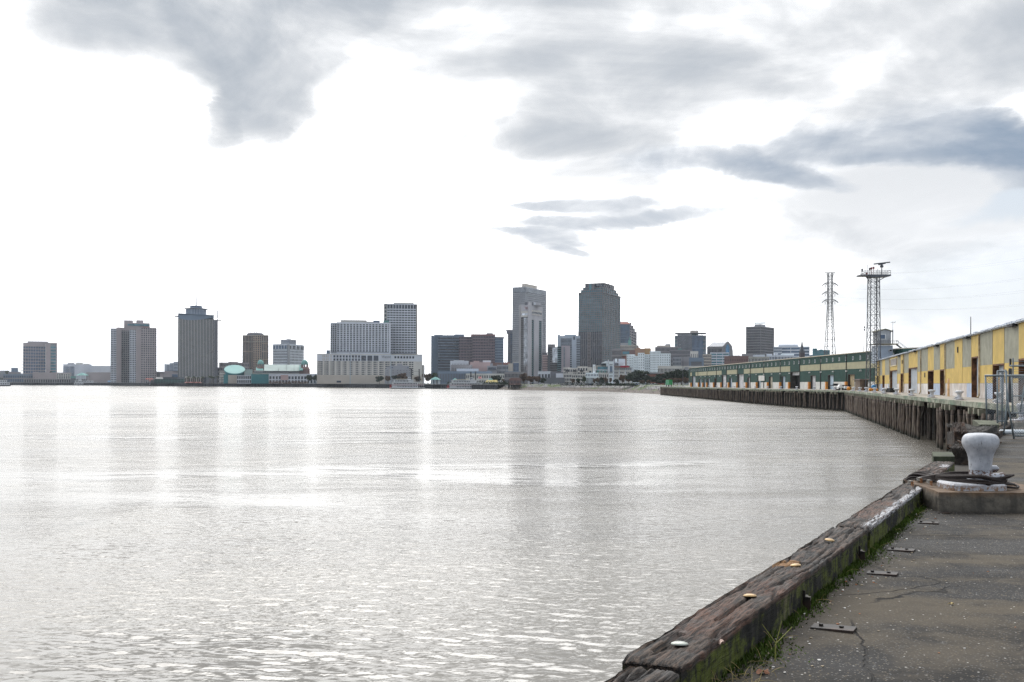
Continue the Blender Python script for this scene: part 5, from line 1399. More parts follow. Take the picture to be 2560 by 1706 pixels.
b.simple(2031.5, 2042, 872.8, 20, 3, 10, .15, .2, C_TEAL, G_TEAL); b.simple(2041.5, 2074, 877, 20, 8, 9, .12, .25, C_TEAL, G_TEAL, d=1498); b.fb(2048, 2057, 874, 8, C_BLUEG, 'roof_plant', yb=877.5, d=1505); b.fb(2024, 2031.5, 888, 10, G_BLUE, 'wing'); b.done()
# church spire
b = Bld('church', 'dark stone church steeple with a cross, rising behind the green warehouse roof', 1999, 2010, 1150, 'church')
p0, p1, n = facing(1999, 2010.5, 1150); c = (p0+p1)/2+n*3; r = (p1-p0).length/2
m_ = cmat('dark_church_stone', (0.07, 0.055, 0.055))
b.mb('tower', m_).prism([(c.x-r, c.y-r), (c.x+r, c.y-r), (c.x+r, c.y+r), (c.x-r, c.y+r)], LZ, b.z(882))
b.mb('spire', C_DROOF).lathe([(r*.98, b.z(882)), (r*.42, b.z(862)), (.05, b.z(849))], 8, c.x, c.y)
for a in (0, 1, 2, 3): x = c.x+(r*.85)*(1 if a % 2 else -1); y = c.y+(r*.85)*(1 if a > 1 else -1); b.mb('pinnacle', C_DROOF).lathe([(.7, b.z(882)), (.05, b.z(874))], 6, x, y)
b.mb('cross', C_GREY).tube([(c.x, c.y, b.z(850)), (c.x, c.y, b.z(841.5))], .12, 4); b.mb('cross', C_GREY).bar((c.x-.8, c.y, b.z(845)), (c.x+.8, c.y, b.z(845)), .22); b.done()
# town behind the green shed roof
lowb('brown brick warehouse pair with white corner strips below the dark square tower', 1811, 1872, 892, 1330, C_BROWN, 14, 4, G_BLACK, pf=.75, sf=.75, extra=[(1832, 1852, 889, 12, C_GREY, 'roof_storey', None, 1336), (1852, 1873, 893, 12, C_RED, 'wing', None, 1328)])
lowb('pale classical building with a heavy cornice below the dark square tower', 1872, 1922, 894, 1260, C_CREAM, 14, 4, pf=.5, sf=.4, extra=[(1871, 1923, 892.3, 22, C_CREAM, 'cornice', 894, 1258)], name='stone_building')
lowb('white building with dark paired windows left of the spire', 1921, 1984, 890, 1300, C_WHITE, 17, 6, pf=.5, sf=.5, extra=[(1952, 1985, 885, 20, C_WHB, 'upper_storey', None, 1310), (1934, 1944, 883, 8, C_WHITE, 'roof_block', None, 1312), (1916, 1930, 885.5, 10, C_WHITE, 'roof_block', None, 1314)])
lowb('low grey block on the skyline between the blue striped and the dark square tower', 1854, 1882, 885, 1400, C_GREY2, extra=[(1880, 1912, 887, 12, C_WHITE, 'wing', None, 1402)])
lowb('long low pale warehouse roof behind the left end of the green shed', 1712, 1800, 920.5, 900, C_GREY, 30, 1, pf=.4, sf=.4)
lowb('grey town houses seen over the green shed, below the spire', 1980, 2050, 897, 1100, C_GREY, 18, 3, pf=.5, sf=.5)
# 23 terraced apartments
b = Bld('apartment_building', 'cream terraced apartment building with dark recesses left of the brewery', 1408, 1470, 1130)
for xl, xr, yt, nx, nz, d in ((1408.5, 1424, 921, 4, 5, 1140), (1420, 1446, 922, 5, 4, 1136), (1444, 1469, 918.5, 4, 4, 1134), (1462, 1480, 920, 2, 1, 1150)):
    b.simple(xl, xr, yt, 18, nx, nz, .42, .42, C_CREAM, G_NAVY, d=d)
b.simple(1409, 1432, 936, 10, 6, 3, .4, .4, C_CREAM, G_NAVY, d=1124); b.simple(1430, 1465, 937.5, 8, 8, 3, .4, .42, C_CREAM, G_NAVY, d=1122)
for xl, xr in ((1413, 1421), (1432, 1440), (1450, 1458)): b.fb(xl, xr, 925.5, 2, G_BLACK, 'loggia', yb=930, d=1132)
b.done()
# 24 brewery
b = Bld('brewery', 'ornate white former brewery with a turreted centre, roof garden and dark red parapet sign', 1463, 1582, 1090)
p0, p1, zb, zt = b.fb(1533, 1581, 919.5, 25, C_CREAM, 'wall'); 
for i in range(4): b.band(p0, p1, zb, zt, C_WHITE, 0, .5, 'pilaster', i/3.2-.012+.02, i/3.2+.022+.02)
for r_, (ya, yb_) in enumerate(((921, 925), (930, 934), (938.5, 942))):
    for i in range(9):
        if i % 3 == 2 and r_ > 0: continue
        b.band(p0, p1, b.z(yb_), b.z(ya), G_NAVY if r_ else G_BLUE, .05, .2, 'window', .07+i*.103, .12+i*.103)
b.fb(1536, 1575, 915.5, 2, C_BROWN, 'parapet', yb=919, d=1088); b.fb(1551, 1572, 914.8, .6, mat('crimson_sign', (.32, .02, .04), .6, .1), 'roof_sign', yb=919.2, d=1087)
b.fb(1536, 1546, 908, 12, C_DGREY, 'roof_bar', d=1096, yb=914); b.fb(1537, 1563, 905, 12, C_WHITE, 'upper_wall', d=1100, yb=915); b.fb(1537, 1543, 897, 4, C_WHB, 'gable', d=1104, yb=906); b.fb(1546, 1563, 897.5, 4, C_WHITE, 'gable', d=1105, yb=906)
p0, p1, zb, zt = b.fb(1519.5, 1535.5, 904, 16, C_WHB, 'tower', d=1084)
b.band(p0, p1, zb, zt+2, C_WHITE, 0, .5, 'pilaster', 0, .14); b.band(p0, p1, zb, zt+2, C_WHITE, 0, .5, 'pilaster', .86, 1); b.band(p0, p1, b.z(930), b.z(916), C_BLUEG, .05, .2, 'panel', .3, .72)
for i in range(3): b.band(p0, p1, b.z(914), b.z(911), G_NAVY, .25, .35, 'window', .28+i*.17, .37+i*.17); b.band(p0, p1, b.z(934), b.z(929), G_NAVY, .25, .35, 'window', .28+i*.17, .37+i*.17); b.band(p0, p1, b.z(942), b.z(939), G_NAVY, .25, .35, 'window', .28+i*.17, .37+i*.17)
b.fb(1515, 1521, 904, 8, C_WHB, 'turret', d=1088, yb=916); b.fb(1522, 1534, 901.8, 8, C_DGREY, 'tower_roof', d=1090, yb=904.2)
p0, p1, n = facing(1503, 1516, 1086); z0, z1 = b.z(909), b.z(902.5); b.mb('white_canopy', C_WHB).hexa([(p0.x, p0.y, z0), (p1.x, p1.y, z0), ((p1+n*10).x, (p1+n*10).y, z0), ((p0+n*10).x, (p0+n*10).y, z0), (p0.x, p0.y, z0+.3), (p1.x, p1.y, z1), ((p1+n*10).x, (p1+n*10).y, z1), ((p0+n*10).x, (p0+n*10).y, z0+.3)])
b.fb(1503, 1515, 909, 10, C_DGREY, 'roof_bar', d=1092, yb=913.5); b.fb(1487, 1520, 914, 14, C_BEIGE, 'wall', d=1094, yb=925); b.fb(1489, 1521, 924.5, 1, C_WHITE, 'balustrade', d=1086, yb=926)
b.fb(1494, 1520, 917, 6, G_TEAL, 'glass_house', d=1090, yb=924); b.fb(1492, 1521, 926, 14, C_GREEN, 'green_bay_wall', d=1089, yb=934)
for px in (1498, 1506.5, 1515): b.fb(px, px+4, 926.8, 1, C_WHB, 'window_frame', d=1087.8, yb=933.5); b.fb(px+1, px+3, 928, .5, G_BLACK, 'window', d=1086.9, yb=933)
p0, p1, zb, zt = b.fb(1482, 1488.5, 912.5, 8, C_WHB, 'turret', d=1086); b.band(p0, p1, b.z(930), b.z(915.5), C_BEIGE, .05, .2, 'panel', .3, .7); b.fb(1481.5, 1489, 911.8, 9, C_WHITE, 'turret_cap', d=1085.5, yb=913)
b.simple(1465, 1495, 934, 10, 8, 1, .5, .4, C_WHB, G_NAVY, yb=943, d=1080); b.simple(1464, 1496, 943, 8, 10, 1, .45, .2, C_WHB, G_BLACK, d=1078)
b.simple(1493, 1521, 934, 14, 6, 1, .5, .5, C_CREAM, G_NAVY, yb=946, d=1084); b.simple(1494, 1521, 945.5, 8, 3, 1, .25, .15, C_CREAM, G_BLACK, d=1082)
b.done()
lowb('low red brick building with a glazed ridge roof between the dark trees', 1617, 1660, 936, 1010, C_RED, 10, 1, G_BLACK, pf=.7, sf=.7, extra=[(1615, 1655, 931.5, 14, C_GREY2, 'roof', 935, 1008)])
# ------------------------------------------------------------------ boats
M_BW = mat('boat_white_paint', (0.68, 0.70, 0.72), 0.5, 0.06, 0.3)
M_BH = mat('boat_black_hull', (0.02, 0.022, 0.03), 0.4, 0.1, 0.3)
M_BR = mat('boat_red_trim', (0.40, 0.04, 0.035), 0.5, 0.1, 0.3)
M_BT = mat('boat_tan_roof', (0.45, 0.38, 0.25), 0.7, 0.1, 0.3)
M_STK = mat('black_funnel', (0.012, 0.013, 0.018), 0.45, 0.0)
def steamer(label, xl, xr, d, flip=False, decks=3, funnels=((.60, 884), (.84, 885)), hull_y=975.8, roofy=953, scale=1.0, flag=None, wheel=True):
    """white paddle steamer lying across the view: stern at xl"""
    p0, p1, n = facing(xl, xr, d); L = (p1-p0).length; t = (p1-p0).normalized(); W_ = 13.0
    c = (p0+p1)/2
    root = thing('paddle_steamer', label, 'steamboat', (c.x, c.y, WATER), 'paddle steamers moored at the far quay')
    def P(u, off, z): q = p0+t*(L*u)+n*off; return (q.x, q.y, z)
    def seg(mm, u0, u1, o0, o1, z0, z1, r0=0.0, r1=0.0):
        mm.hexa([P(u0+r0, o0, z0), P(u1-r1, o0, z0), P(u1-r1, o1, z0), P(u0+r0, o1, z0), P(u0, o0, z1), P(u1, o0, z1), P(u1, o1, z1), P(u0, o1, z1)])
    Hh = (hor((xl+xr)/2)+ (EYE-WATER)*F/d - roofy)*d/F   # metres above the water of the upper roof
    h = Hh/(decks+.75)
    hull = MB(); seg(hull, .02, .99, 0, W_, WATER-.4, WATER+.55*h*.5, .03, .10); hull.build('hull', M_BH, root)
    sh = MB(); seg(sh, .0, 1.0, -.2, W_+.2, WATER+.275*h, WATER+.42*h, 0, 0); sh.build('hull_band', M_BW, root)
    z = WATER+.42*h
    for k in range(decks):
        u0, u1 = (.06, .97) if k < 2 else (.10, .72)
        if k == decks-1 and decks > 3: u0, u1 = .2, .6
        cab = MB(); seg(cab, u0+.01, u1-(.16 if k < 2 else .04), 1.6, W_-1.6, z, z+h-.25); cb = cab.build('cabin', M_BW, root)
        wn = MB(); nn = int((u1-u0-.2)*L/2.1)
        for i in range(nn):
            q = u0+.05+(u1-u0-.24)*(i+.5)/nn; seg(wn, q-.5/L, q+.55/L, 1.45, 1.58, z+h*.28, z+h*.72)
        wn.build('windows', G_NAVY, root, 'stuff')
        fl = MB(); seg(fl, u0-.012, u1+.012, -.3, W_+.3, z+h-.25, z+h); fl.build('deck', M_BW, root)
        rl = MB(); seg(rl, u0, u1, -.12, 0, z+h+.85 if k < decks-1 else z+h+.5, z+h+1.0 if k < decks-1 else z+h+.6); seg(rl, u0, u1, -.35, -.30, z+h-.3, z+h-.12)
        rl.build('rail', M_BR if k == 0 else M_BW, root)
        ps = MB(); nn = int((u1-u0)*L/2.6)
        for i in range(nn+1):
            q = u0+(u1-u0)*i/nn; ps.bar(P(q, -.05, z), P(q, -.05, z+h), .16)
            for jj in (1, 2, 3): qq = q+(u1-u0)/nn*jj/4; ps.bar(P(min(u1, qq), -.05, z+h), P(min(u1, qq), -.05, z+h+.9), .07)
        ps.build('posts', M_BW, root, 'stuff')
        z += h
    pn = MB(); seg(pn, .08, .22, 1.3, 1.45, WATER+.5*h, WATER+1.3*h); pn.build('side_panel', M_BW, root)
    rf_ = MB(); seg(rf_, .18, .50, 2, W_-2, z+.75, z+1.1); rf_.build('canopy_roof', M_BT, root)
    pc = MB()
    for i in range(8): pc.bar(P(.18+.32*i/7, 2.2, z), P(.18+.32*i/7, 2.2, z+.8), .12)
    pc.build('canopy_posts', M_BW, root)
    ph = MB(); seg(ph, .525, .60, 3, W_-3, z, z+h*.85); seg(ph, .515, .61, 2.6, W_-2.6, z+h*.85, z+h); ph.build('pilot_house', M_BW, root)
    pw_ = MB(); seg(pw_, .53, .595, 2.85, 2.98, z+h*.35, z+h*.75); pw_.build('pilot_window', G_NAVY, root)
    for u, ytop in funnels:
        ft = MB(); q = P(u, 3.4, z-h); zt_ = Z(xl+(xr-xl)*u, ytop, d)
        ft.tube([(q[0], q[1], z-h), (q[0], q[1], zt_-1.0), (q[0], q[1], zt_-.9), (q[0], q[1], zt_)], [.75, .72, 1.15, 1.0], 10); ft.build('funnel', M_STK, root)
    if len(funnels) > 1:
        br = MB(); a, b2 = funnels[0][0], funnels[1][0]; zz = Z((xl+xr)/2, funnels[0][1]+7, d); br.bar(P(a, 3.4, zz), P(b2, 3.4, zz), .22); br.build('funnel_stay', M_STK, root)
    pl_ = MB(); q = P(.965, 5, 0); pl_.tube([(q[0], q[1], WATER+h), (q[0], q[1], Z(xr, 888, d) if not flag else Z(xr, 938, d))], .28, 6); pl_.build('jack_staff', M_BW, root)
    if wheel:
        wb = MB(); base = P(.03, 2.5, 0); R_ = h*.95; zc = WATER+R_*.62
        for k in range(12):
            a = 2*math.pi*k/12
            ctr = Vector(P(.03, 0, zc)) + Vector((t.x, t.y, 0))*R_*math.cos(a)*.55 + Vector((0, 0, R_*math.sin(a)))
            b3 = ctr + Vector((n.x, n.y, 0))*(W_-4); a3 = ctr + Vector((n.x, n.y, 0))*2
            wb.bar(a3, b3, .25, 1.0); wb.bar(Vector(P(.03, 2, zc)), a3, .3)
        wb.build('paddle_wheel', M_BR, root)
    if flag:
        fm = MB(); q = P(flag, 6, 0); z0_ = Z(xl+(xr-xl)*flag, 941, d); fm.bar((q[0], q[1], WATER+h), (q[0], q[1], z0_+1), .2); fm.build('flag_pole', M_BW, root)
        fm = MB()
        for i in range(6):
            a_, b_ = i/6*4.2, (i+1)/6*4.2; s0, s1 = .5*math.sin(i*1.1), .5*math.sin((i+1)*1.1)
            fm.quad((q[0]+t.x*a_, q[1]+s0, z0_-3+.2*s0), (q[0]+t.x*b_, q[1]+s1, z0_-3+.2*s1), (q[0]+t.x*b_, q[1]+s1, z0_-.4), (q[0]+t.x*a_, q[1]+s0, z0_-.4))
        fm.build('flag', mat('pale_red_flag', (0.6, 0.25, 0.24), .7, .3, 1.0), root)
        for u0_, u1_ in ((.86, .965), (.98, 1.08)):
            sg_ = MB(); sg_.bar(P(u0_, -1, WATER+.5*h), P(u1_, -1, WATER+1.45*h), .9, .5); sg_.build('landing_stage', M_BW, root)
    return root
steamer('left-hand white paddle steamer with two tall black funnels and a small red sternwheel', 974, 1062, 1285, funnels=((.62, 922), (.84, 923)), roofy=947.5)
steamer('right-hand white paddle steamer with a flag, closely set funnels and raised landing stages', 1117, 1226, 1235, funnels=((.55, 930), (.66, 929)), roofy=949, flag=.72)

def small_boat(label, xl, xr, d, ytop, name='excursion_boat', cat='boat', decks=2, hullc=None):
    p0, p1, n = facing(xl, xr, d); L = (p1-p0).length; t = (p1-p0).normalized(); c = (p0+p1)/2
    root = thing(name, label, cat, (c.x, c.y, WATER)); W_ = L*.22
    def P(u, off, z): q = p0+t*(L*u)+n*off; return (q.x, q.y, z)
    def seg(mm, u0, u1, o0, o1, z0, z1, r0=0.0, r1=0.0):
        mm.hexa([P(u0+r0, o0, z0), P(u1-r1, o0, z0), P(u1-r1, o1, z0), P(u0+r0, o1, z0), P(u0, o0, z1), P(u1, o0, z1), P(u1, o1, z1), P(u0, o1, z1)])
    H = Z((xl+xr)/2, ytop, d)-WATER; h = H/(decks+.6)
    m1 = MB(); seg(m1, 0, 1, 0, W_, WATER-.3, WATER+.5*h, .05, .1); m1.build('hull', hullc or M_BH, root)
    z = WATER+.5*h
    for k in range(decks):
        u0, u1 = (.06+.03*k, .90-.12*k)
        m1 = MB(); seg(m1, u0, u1, W_*.1, W_*.9, z, z+h-.3); m1.build('cabin', M_BW, root)
        m1 = MB(); nn = int((u1-u0)*L/3.4)
        for i in range(nn): q = u0+.02+(u1-u0-.04)*(i+.5)/nn; seg(m1, q-.9/L, q+.9/L, W_*.1-.15, W_*.1-.03, z+h*.28, z+h*.68)
        m1.build('windows', G_NAVY, root, 'stuff')
        m1 = MB(); seg(m1, u0-.02, u1+.03, 0, W_, z+h-.28, z+h); m1.build('deck', M_BW, root); z += h
    m1 = MB(); seg(m1, .22, .34, W_*.3, W_*.7, z, z+h*.55); m1.build('wheel_house', M_BW, root)
    m1 = MB(); q = P(.5, W_*.5, 0); m1.bar((q[0], q[1], z), (q[0], q[1], z+h*1.0), .3); m1.build('mast', M_STK, root)
small_boat('small white excursion boat below the teal pavilion at far left', 181, 248, 2262, 951.5)
small_boat('white and black car ferry cut by the left edge of the view', -28, 30, 1690, 949.5, 'ferry', 'ferry', 2, mat('ferry_dark_hull', (0.03, 0.035, 0.045), .5, .1))
small_boat('little dark workboat at the quay in front of the twin hotel', 372, 398, 1950, 957, 'workboat', 'boat', 1)
# riverside awnings, terraces and stalls on the left quay
def stall(label, xl, xr, yt, yb_, d, m_, cat='stall', name='quay_stall', posts=True):
    p0, p1, n = facing(xl, xr, d); c = (p0+p1)/2; root = thing(name, label, cat, (c.x, c.y, LZ)); zt, zb_ = Z((xl+xr)/2, yt, d), Z((xl+xr)/2, yb_, d)
    m1 = MB(); m1.hexa([(*(p0-n*1), zb_), (*(p1-n*1), zb_), (*(p1+n*7), zb_), (*(p0+n*7), zb_), (*(p0+(p1-p0)*.1+n*2), zt), (*(p1-(p1-p0)*.1+n*2), zt), (*(p1-(p1-p0)*.1+n*5), zt), (*(p0+(p1-p0)*.1+n*5), zt)])
    m1.build('roof', m_, root)
    for u in (0.03, .35, .65, .97):
        for o in (0, 6): m1 = MB(); q = p0+(p1-p0)*u+n*o; m1.tube([(q.x, q.y, LZ), (q.x, q.y, zb_)], .22, 5); m1.build('post', C_GREY, root)
    m1 = MB(); m1.prism([p0+(p1-p0)*.1+n*2, p0+(p1-p0)*.9+n*2, p0+(p1-p0)*.9+n*6, p0+(p1-p0)*.1+n*6], LZ, LZ+1.2); m1.build('counter', C_DGREY, root)
M_AWR = mat('coral_awning', (0.36, 0.13, 0.11), .8, .15, .2)
stall('coral red awning left of the steel terraces under the twin hotel', 363, 383, 946, 949, 1905, M_AWR)
stall('lower coral red awning right of the first, in front of the twin hotel', 372, 386, 950.5, 953.5, 1880, M_AWR)
stall('pale blue awning on the quay near the white arch', 268, 288, 952, 955.5, 2240, mat('blue_awning', (.16, .27, .40), .8, .1, .2))
stall('long row of red umbrellas on the quay below the ribbed tower', 460, 505, 955.3, 957.3, 1830, M_AWR)
stall('cream tent roofs to the right of the coral awnings', 388, 408, 943, 948, 1925, C_CREAM)
stall('yellow striped awning at the bow of the right-hand paddle steamer', 1213, 1246, 950.5, 957, 1262, mat('yellow_awning', (.62, .50, .20), .8, .2, .4))
stall('teal pointed tent behind the yellow awning', 1221, 1250, 946.5, 951, 1290, C_GREEN)
b = Bld('terrace_building', 'two storey grey green steel terrace on the quay below the ribbed tower', 384, 470, 1880)
p0, p1, zb, zt = b.fb(386, 470, 948, 10, G_BLACK, 'shade'); b.grid(p0, p1, zb, zt, 22, 3, .12, .16, C_GREEN, 1.5); p0, p1, zb, zt = b.fb(376, 402, 951, 8, G_BLACK, 'shade', d=1876); b.grid(p0, p1, zb, zt, 7, 3, .12, .16, C_GREY, 1.5); b.fb(408, 458, 943.2, 8, C_DROOF, 'upper_storey', d=1890, yb=948); b.done()
b = Bld('arcade_hall', 'low pale arched hall behind the palm row at the foot of the ribbed tower', 460, 560, 1850)
p0, p1, zb, zt = b.fb(462, 506, 944, 10, G_BLACK, 'shade'); b.grid(p0, p1, zb, zt, 9, 1, .45, .25, C_BEIGE, 1.0); b.fb(463, 472, 941.5, 8, C_CREAM, 'gable', d=1855)
p0, p1, zb, zt = b.fb(548, 562, 930, 10, G_NAVY, 'glazing', d=1840); b.grid(p0, p1, zb, zt, 6, 7, .4, .45, C_CREAM, 1.0); b.done()

# ------------------------------------------------------------------ trees
M_TRUNK = mat('tree_bark', (0.10, 0.075, 0.055), 0.95, .3, 2.0)
def leafmat(name, c):
    m_ = bpy.data.materials.new(name); m_.use_nodes = True; t = NT(m_.node_tree); bs = t.n['Principled BSDF']; bs.inputs['Roughness'].default_value = .8; bs.inputs['Specular IOR Level'].default_value = .2
    tcn = t.node('ShaderNodeTexCoord'); n1 = t.noise(tcn.outputs['Object'], 1.1, 3, .6)
    t.put(bs.inputs['Base Color'], t.mix(t.ramp(n1, .3, .7), tuple(x*.6 for x in c), tuple(x*1.35 for x in c))); return m_
M_LF = [leafmat('oak_leaves', (0.045, 0.065, 0.025)), leafmat('brown_autumn_leaves', (0.13, 0.085, 0.055)), leafmat('dark_evergreen_leaves', (0.03, 0.045, 0.026)), leafmat('palm_fronds', (0.05, 0.07, 0.03))]
def crown_mesh(seed, m_, wide=1.0, n=2600, sz=.72):
    rnd = random.Random(seed); mb_ = MB()
    cl = []
    for i in range(16):
        a = rnd.uniform(0, 6.28); r = rnd.uniform(.1, .36)*wide; z = rnd.uniform(.42, .86)
        cl.append((r*math.cos(a), r*math.sin(a), z, rnd.uniform(.10, .20)))
    for i in range(n):
        cx, cy, cz, r = rnd.choice(cl)
        v = Vector((rnd.gauss(0, 1), rnd.gauss(0, 1), rnd.gauss(0, 1))).normalized()*r*rnd.uniform(.55, 1.08)
        p = Vector((cx+v.x, cy+v.y, cz+v.z*.8)); s = sz*.05*rnd.uniform(.6, 1.3)
        a = Vector((rnd.gauss(0, 1), rnd.gauss(0, 1), rnd.gauss(0, 1))).normalized(); b_ = a.cross(Vector((rnd.gauss(0, 1), rnd.gauss(0, 1), rnd.gauss(0, 1)))).normalized()
        mb_.quad(p-a*s-b_*s*.6, p+a*s-b_*s*.6, p+a*s+b_*s*.6, p-a*s+b_*s*.6)
    return mb_.mesh('crown', [m_]), cl
def trunk_mesh(cl):
    mb_ = MB(); mb_.smooth = True
    mb_.tube([(0, 0, 0), (.01, 0, .2), (0, .01, .42)], [.035, .026, .018], 7)
    for c in cl[:9]: mb_.tube([(0, 0, .25+.12*c[2]), (c[0]*.5, c[1]*.5, (c[2]+.3)*.52), (c[0], c[1], c[2])], [.016, .010, .004], 5)
    return mb_.mesh('trunk', [M_TRUNK])
TV = []
for k, (mi, wd, sd) in enumerate(((0, 1.0, 1), (0, 1.15, 2), (1, 1.0, 3), (1, .9, 4), (2, 1.2, 5), (2, 1.1, 6))):
    cm, cl = crown_mesh(sd, M_LF[mi], wd); TV.append((cm, trunk_mesh(cl)))
def tree(px, ytop, ybase, d, wpx, var, label, name='tree', group=None):
    h = (ybase-ytop)*d/F; x = U(px)*d; wv = wpx*d/F/.95
    zb_ = LZ
    h = Z(px, ytop, d)-zb_
    r = thing(name, label, 'tree', (x, d, zb_), group); cm, tm = TV[var]
    rz = (px*1.7) % 6.28
    for nm, me in (('trunk', tm), ('crown', cm)):
        place(nm, me, r, (0, 0, 0), rz, (wv, wv, h/.98))
    return r
ORD = ['first', 'second', 'third', 'fourth', 'fifth', 'sixth', 'seventh', 'eighth', 'ninth', 'tenth', 'eleventh', 'twelfth', 'thirteenth', 'fourteenth', 'fifteenth', 'sixteenth', 'seventeenth', 'eighteenth', 'nineteenth', 'twentieth',
       'twenty-first', 'twenty-second', 'twenty-third', 'twenty-fourth', 'twenty-fifth', 'twenty-sixth', 'twenty-seventh', 'twenty-eighth', 'twenty-ninth', 'thirtieth']
G1 = 'riverside trees in front of the white hotel podium'
for px, yt, w_, v, lb in ((772, 937, 17, 0, 'dark green tree left of its close neighbour at the left podium end'), (790, 936.5, 18, 1, 'dark green tree, second of the close pair below the right green dome'),
    (827, 945, 12, 0, 'small dark tree beside the podium base entrance'), (868, 941, 20, 1, 'round dark tree left of the lamp mast before the podium'), (882, 942, 15, 0, 'round dark tree just right of the lamp mast before the podium'),
    (900, 946, 13, 3, 'thin pale bare tree between the dark ones before the podium'), (920, 934.5, 25, 2, 'large brownish tree in the middle of the podium front'), (949, 940.5, 19, 4, 'dark dense tree left of the grey concrete building'),
    (970, 940, 17, 3, 'brown thin tree before the left corner of the grey concrete building'), (990, 938, 24, 4, 'dark tree behind the stern of the left paddle steamer'), (1008, 933, 28, 2, 'tall brown tree above the left paddle steamer'),
    (1045, 941, 20, 2, 'rusty brown tree behind the funnels of the left paddle steamer')):
    tree(px, yt, 960, 1430 if px > 940 else 1600, w_, v, lb, 'tree', G1)
G2 = 'trees behind the steamers and the stone bank'
for px, yt, w_, v, d, lb in ((1070, 935, 26, 2, 1400, 'broad brown tree left of the teal pavilion'), (1092, 933, 30, 0, 1400, 'broad olive tree directly behind the teal pavilion'), (1108, 938, 20, 0, 1400, 'olive tree right of the teal pavilion'),
    (1128, 939, 18, 1, 1380, 'dark round tree left of the right paddle steamer'), (1241, 939.5, 24, 4, 1290, 'dark round tree behind the yellow striped awning'), (1262, 948, 14, 2, 1250, 'small scraggly tree right of the yellow striped awning'),
    (1311, 934, 22, 2, 1080, 'brown tree at the foot of the banded hotel'), (1327, 941, 24, 2, 1070, 'wide brown tree, second below the banded hotel'), (1346, 942, 22, 3, 1065, 'brown tree right of the pair below the banded hotel'),
    (1358, 946, 14, 4, 1060, 'small dark tree left of the market shed with green eave'), (1432, 948, 10, 2, 1040, 'small brown tree before the cream terraced apartments'), (1446, 947, 10, 4, 1040, 'small dark tree beside the entrance of the terraced apartments'),
    (1461, 942, 12, 0, 1030, 'slim green tree between the terraced apartments and the brewery'), (1486, 947, 9, 2, 1020, 'slim brown tree before the left wing of the brewery'), (1494, 945, 9, 2, 1020, 'slim brown tree, second before the left wing of the brewery'),
    (1504, 944, 11, 4, 1020, 'slim dark tree before the middle pillars of the brewery'), (1513, 944, 11, 2, 1020, 'slim brown tree before the turreted centre of the brewery'), (1527, 946, 10, 3, 1015, 'thin brown tree right of the turreted centre of the brewery'),
    (1541, 949, 12, 4, 1010, 'low dark tree before the right wing of the brewery'), (1556, 938, 17, 2, 990, 'tall greyish tree in front of the right brewery wing'), (1572, 940, 20, 3, 980, 'tall thin brown tree beside the dark oak'),
    (1600, 927, 46, 4, 960, 'very large dark oak in front of the white stepped hotel'), (1582, 938, 26, 4, 950, 'dark oak overlapping the left side of the very large one'), (1618, 941, 26, 5, 940, 'dark oak at the right side of the very large one'),
    (1606, 952, 14, 2, 900, 'low brown tree beneath the very large oak'), (1622, 951, 12, 2, 890, 'low brown tree left of the red brick building'), (1640, 942, 30, 5, 880, 'dark tree in front of the red brick building'),
    (1662, 935, 34, 4, 860, 'dark tree above and left of the green container'), (1684, 929, 36, 5, 850, 'dark tree directly behind the green container'), (1704, 925, 40, 4, 850, 'tallest dark tree of the group behind the light mast'),
    (1722, 932, 26, 5, 840, 'dark tree at the left gable of the green shed'), (1672, 947, 24, 2, 800, 'low brownish scrub tree left of the green container'), (1694, 946, 22, 3, 790, 'low brownish scrub tree right of the green container'), (1712, 944, 18, 2, 780, 'low brownish scrub tree right of the light mast'),
    (1650, 950, 20, 5, 800, 'low dark tree at the head of the wooden wharf')):
    tree(px, yt-1, 960, d, w_*(1.22 if px > 1540 else 1.1), v, lb, 'tree', G2)
for px, yt, v, lb in ((18, 926, 0, 'small dark tree at the far left edge beside the hipped lookout'), (47, 928, 1, 'small dark tree left of the far left apartment tower'), (126, 928, 0, 'roof garden tree at the foot of the far left apartment tower')):
    tree(px, yt, 950, 2385, 10, v, lb, 'tree', 'small trees at the far left')
# palms in front of the ribbed tower and aquarium
def palm_mesh(seed):
    rnd = random.Random(seed); mb_ = MB()
    for i in range(34):
        a = rnd.uniform(0, 6.28); up = rnd.uniform(-.25, .9); L = rnd.uniform(.26, .38); prev = Vector((0, 0, .8)); dirv = Vector((math.cos(a), math.sin(a), up)).normalized(); side = Vector((-math.sin(a), math.cos(a), 0))
        for k in range(5):
            nx = prev + dirv*(L/5); dirv = (dirv+Vector((0, 0, -.28))).normalized(); w1 = .045*(1-k/5.5); w2 = .045*(1-(k+1)/5.5)
            mb_.quad(prev-side*w1, prev+side*w1, nx+side*w2-Vector((0, 0, .01)), nx-side*w2-Vector((0, 0, .01))); prev = nx
    tr = MB(); tr.tube([(0, 0, 0), (.01, 0, .4), (0, 0, .8)], [.035, .028, .024], 6)
    return mb_.mesh('crown', [M_LF[3]]), tr.mesh('trunk', [M_TRUNK])
PV = [palm_mesh(71), palm_mesh(72)]
rnd = random.Random(21)
PXS = [466, 472, 478, 484, 490, 496, 502, 509, 515, 521, 527, 533, 539, 545, 551, 557, 565, 573, 579, 586, 592, 600, 606, 612, 618, 625, 632, 643, 649, 655]
for i, px in enumerate(PXS):
    d = 1790; h = rnd.uniform(12.5, 15.5)*(1.0)
    r = thing('palm_tree', '%s palm from the left in the row between the ribbed tower and the aquarium' % ORD[i], 'palm tree', (U(px)*d, d+rnd.uniform(-15, 15), LZ), 'palms in the quay row')
    cm, tm = PV[i % 2]
    place('trunk', tm, r, (0, 0, 0), i, (h, h, h)); place('crown', cm, r, (0, 0, 0), i, (h*.85, h*.85, h))
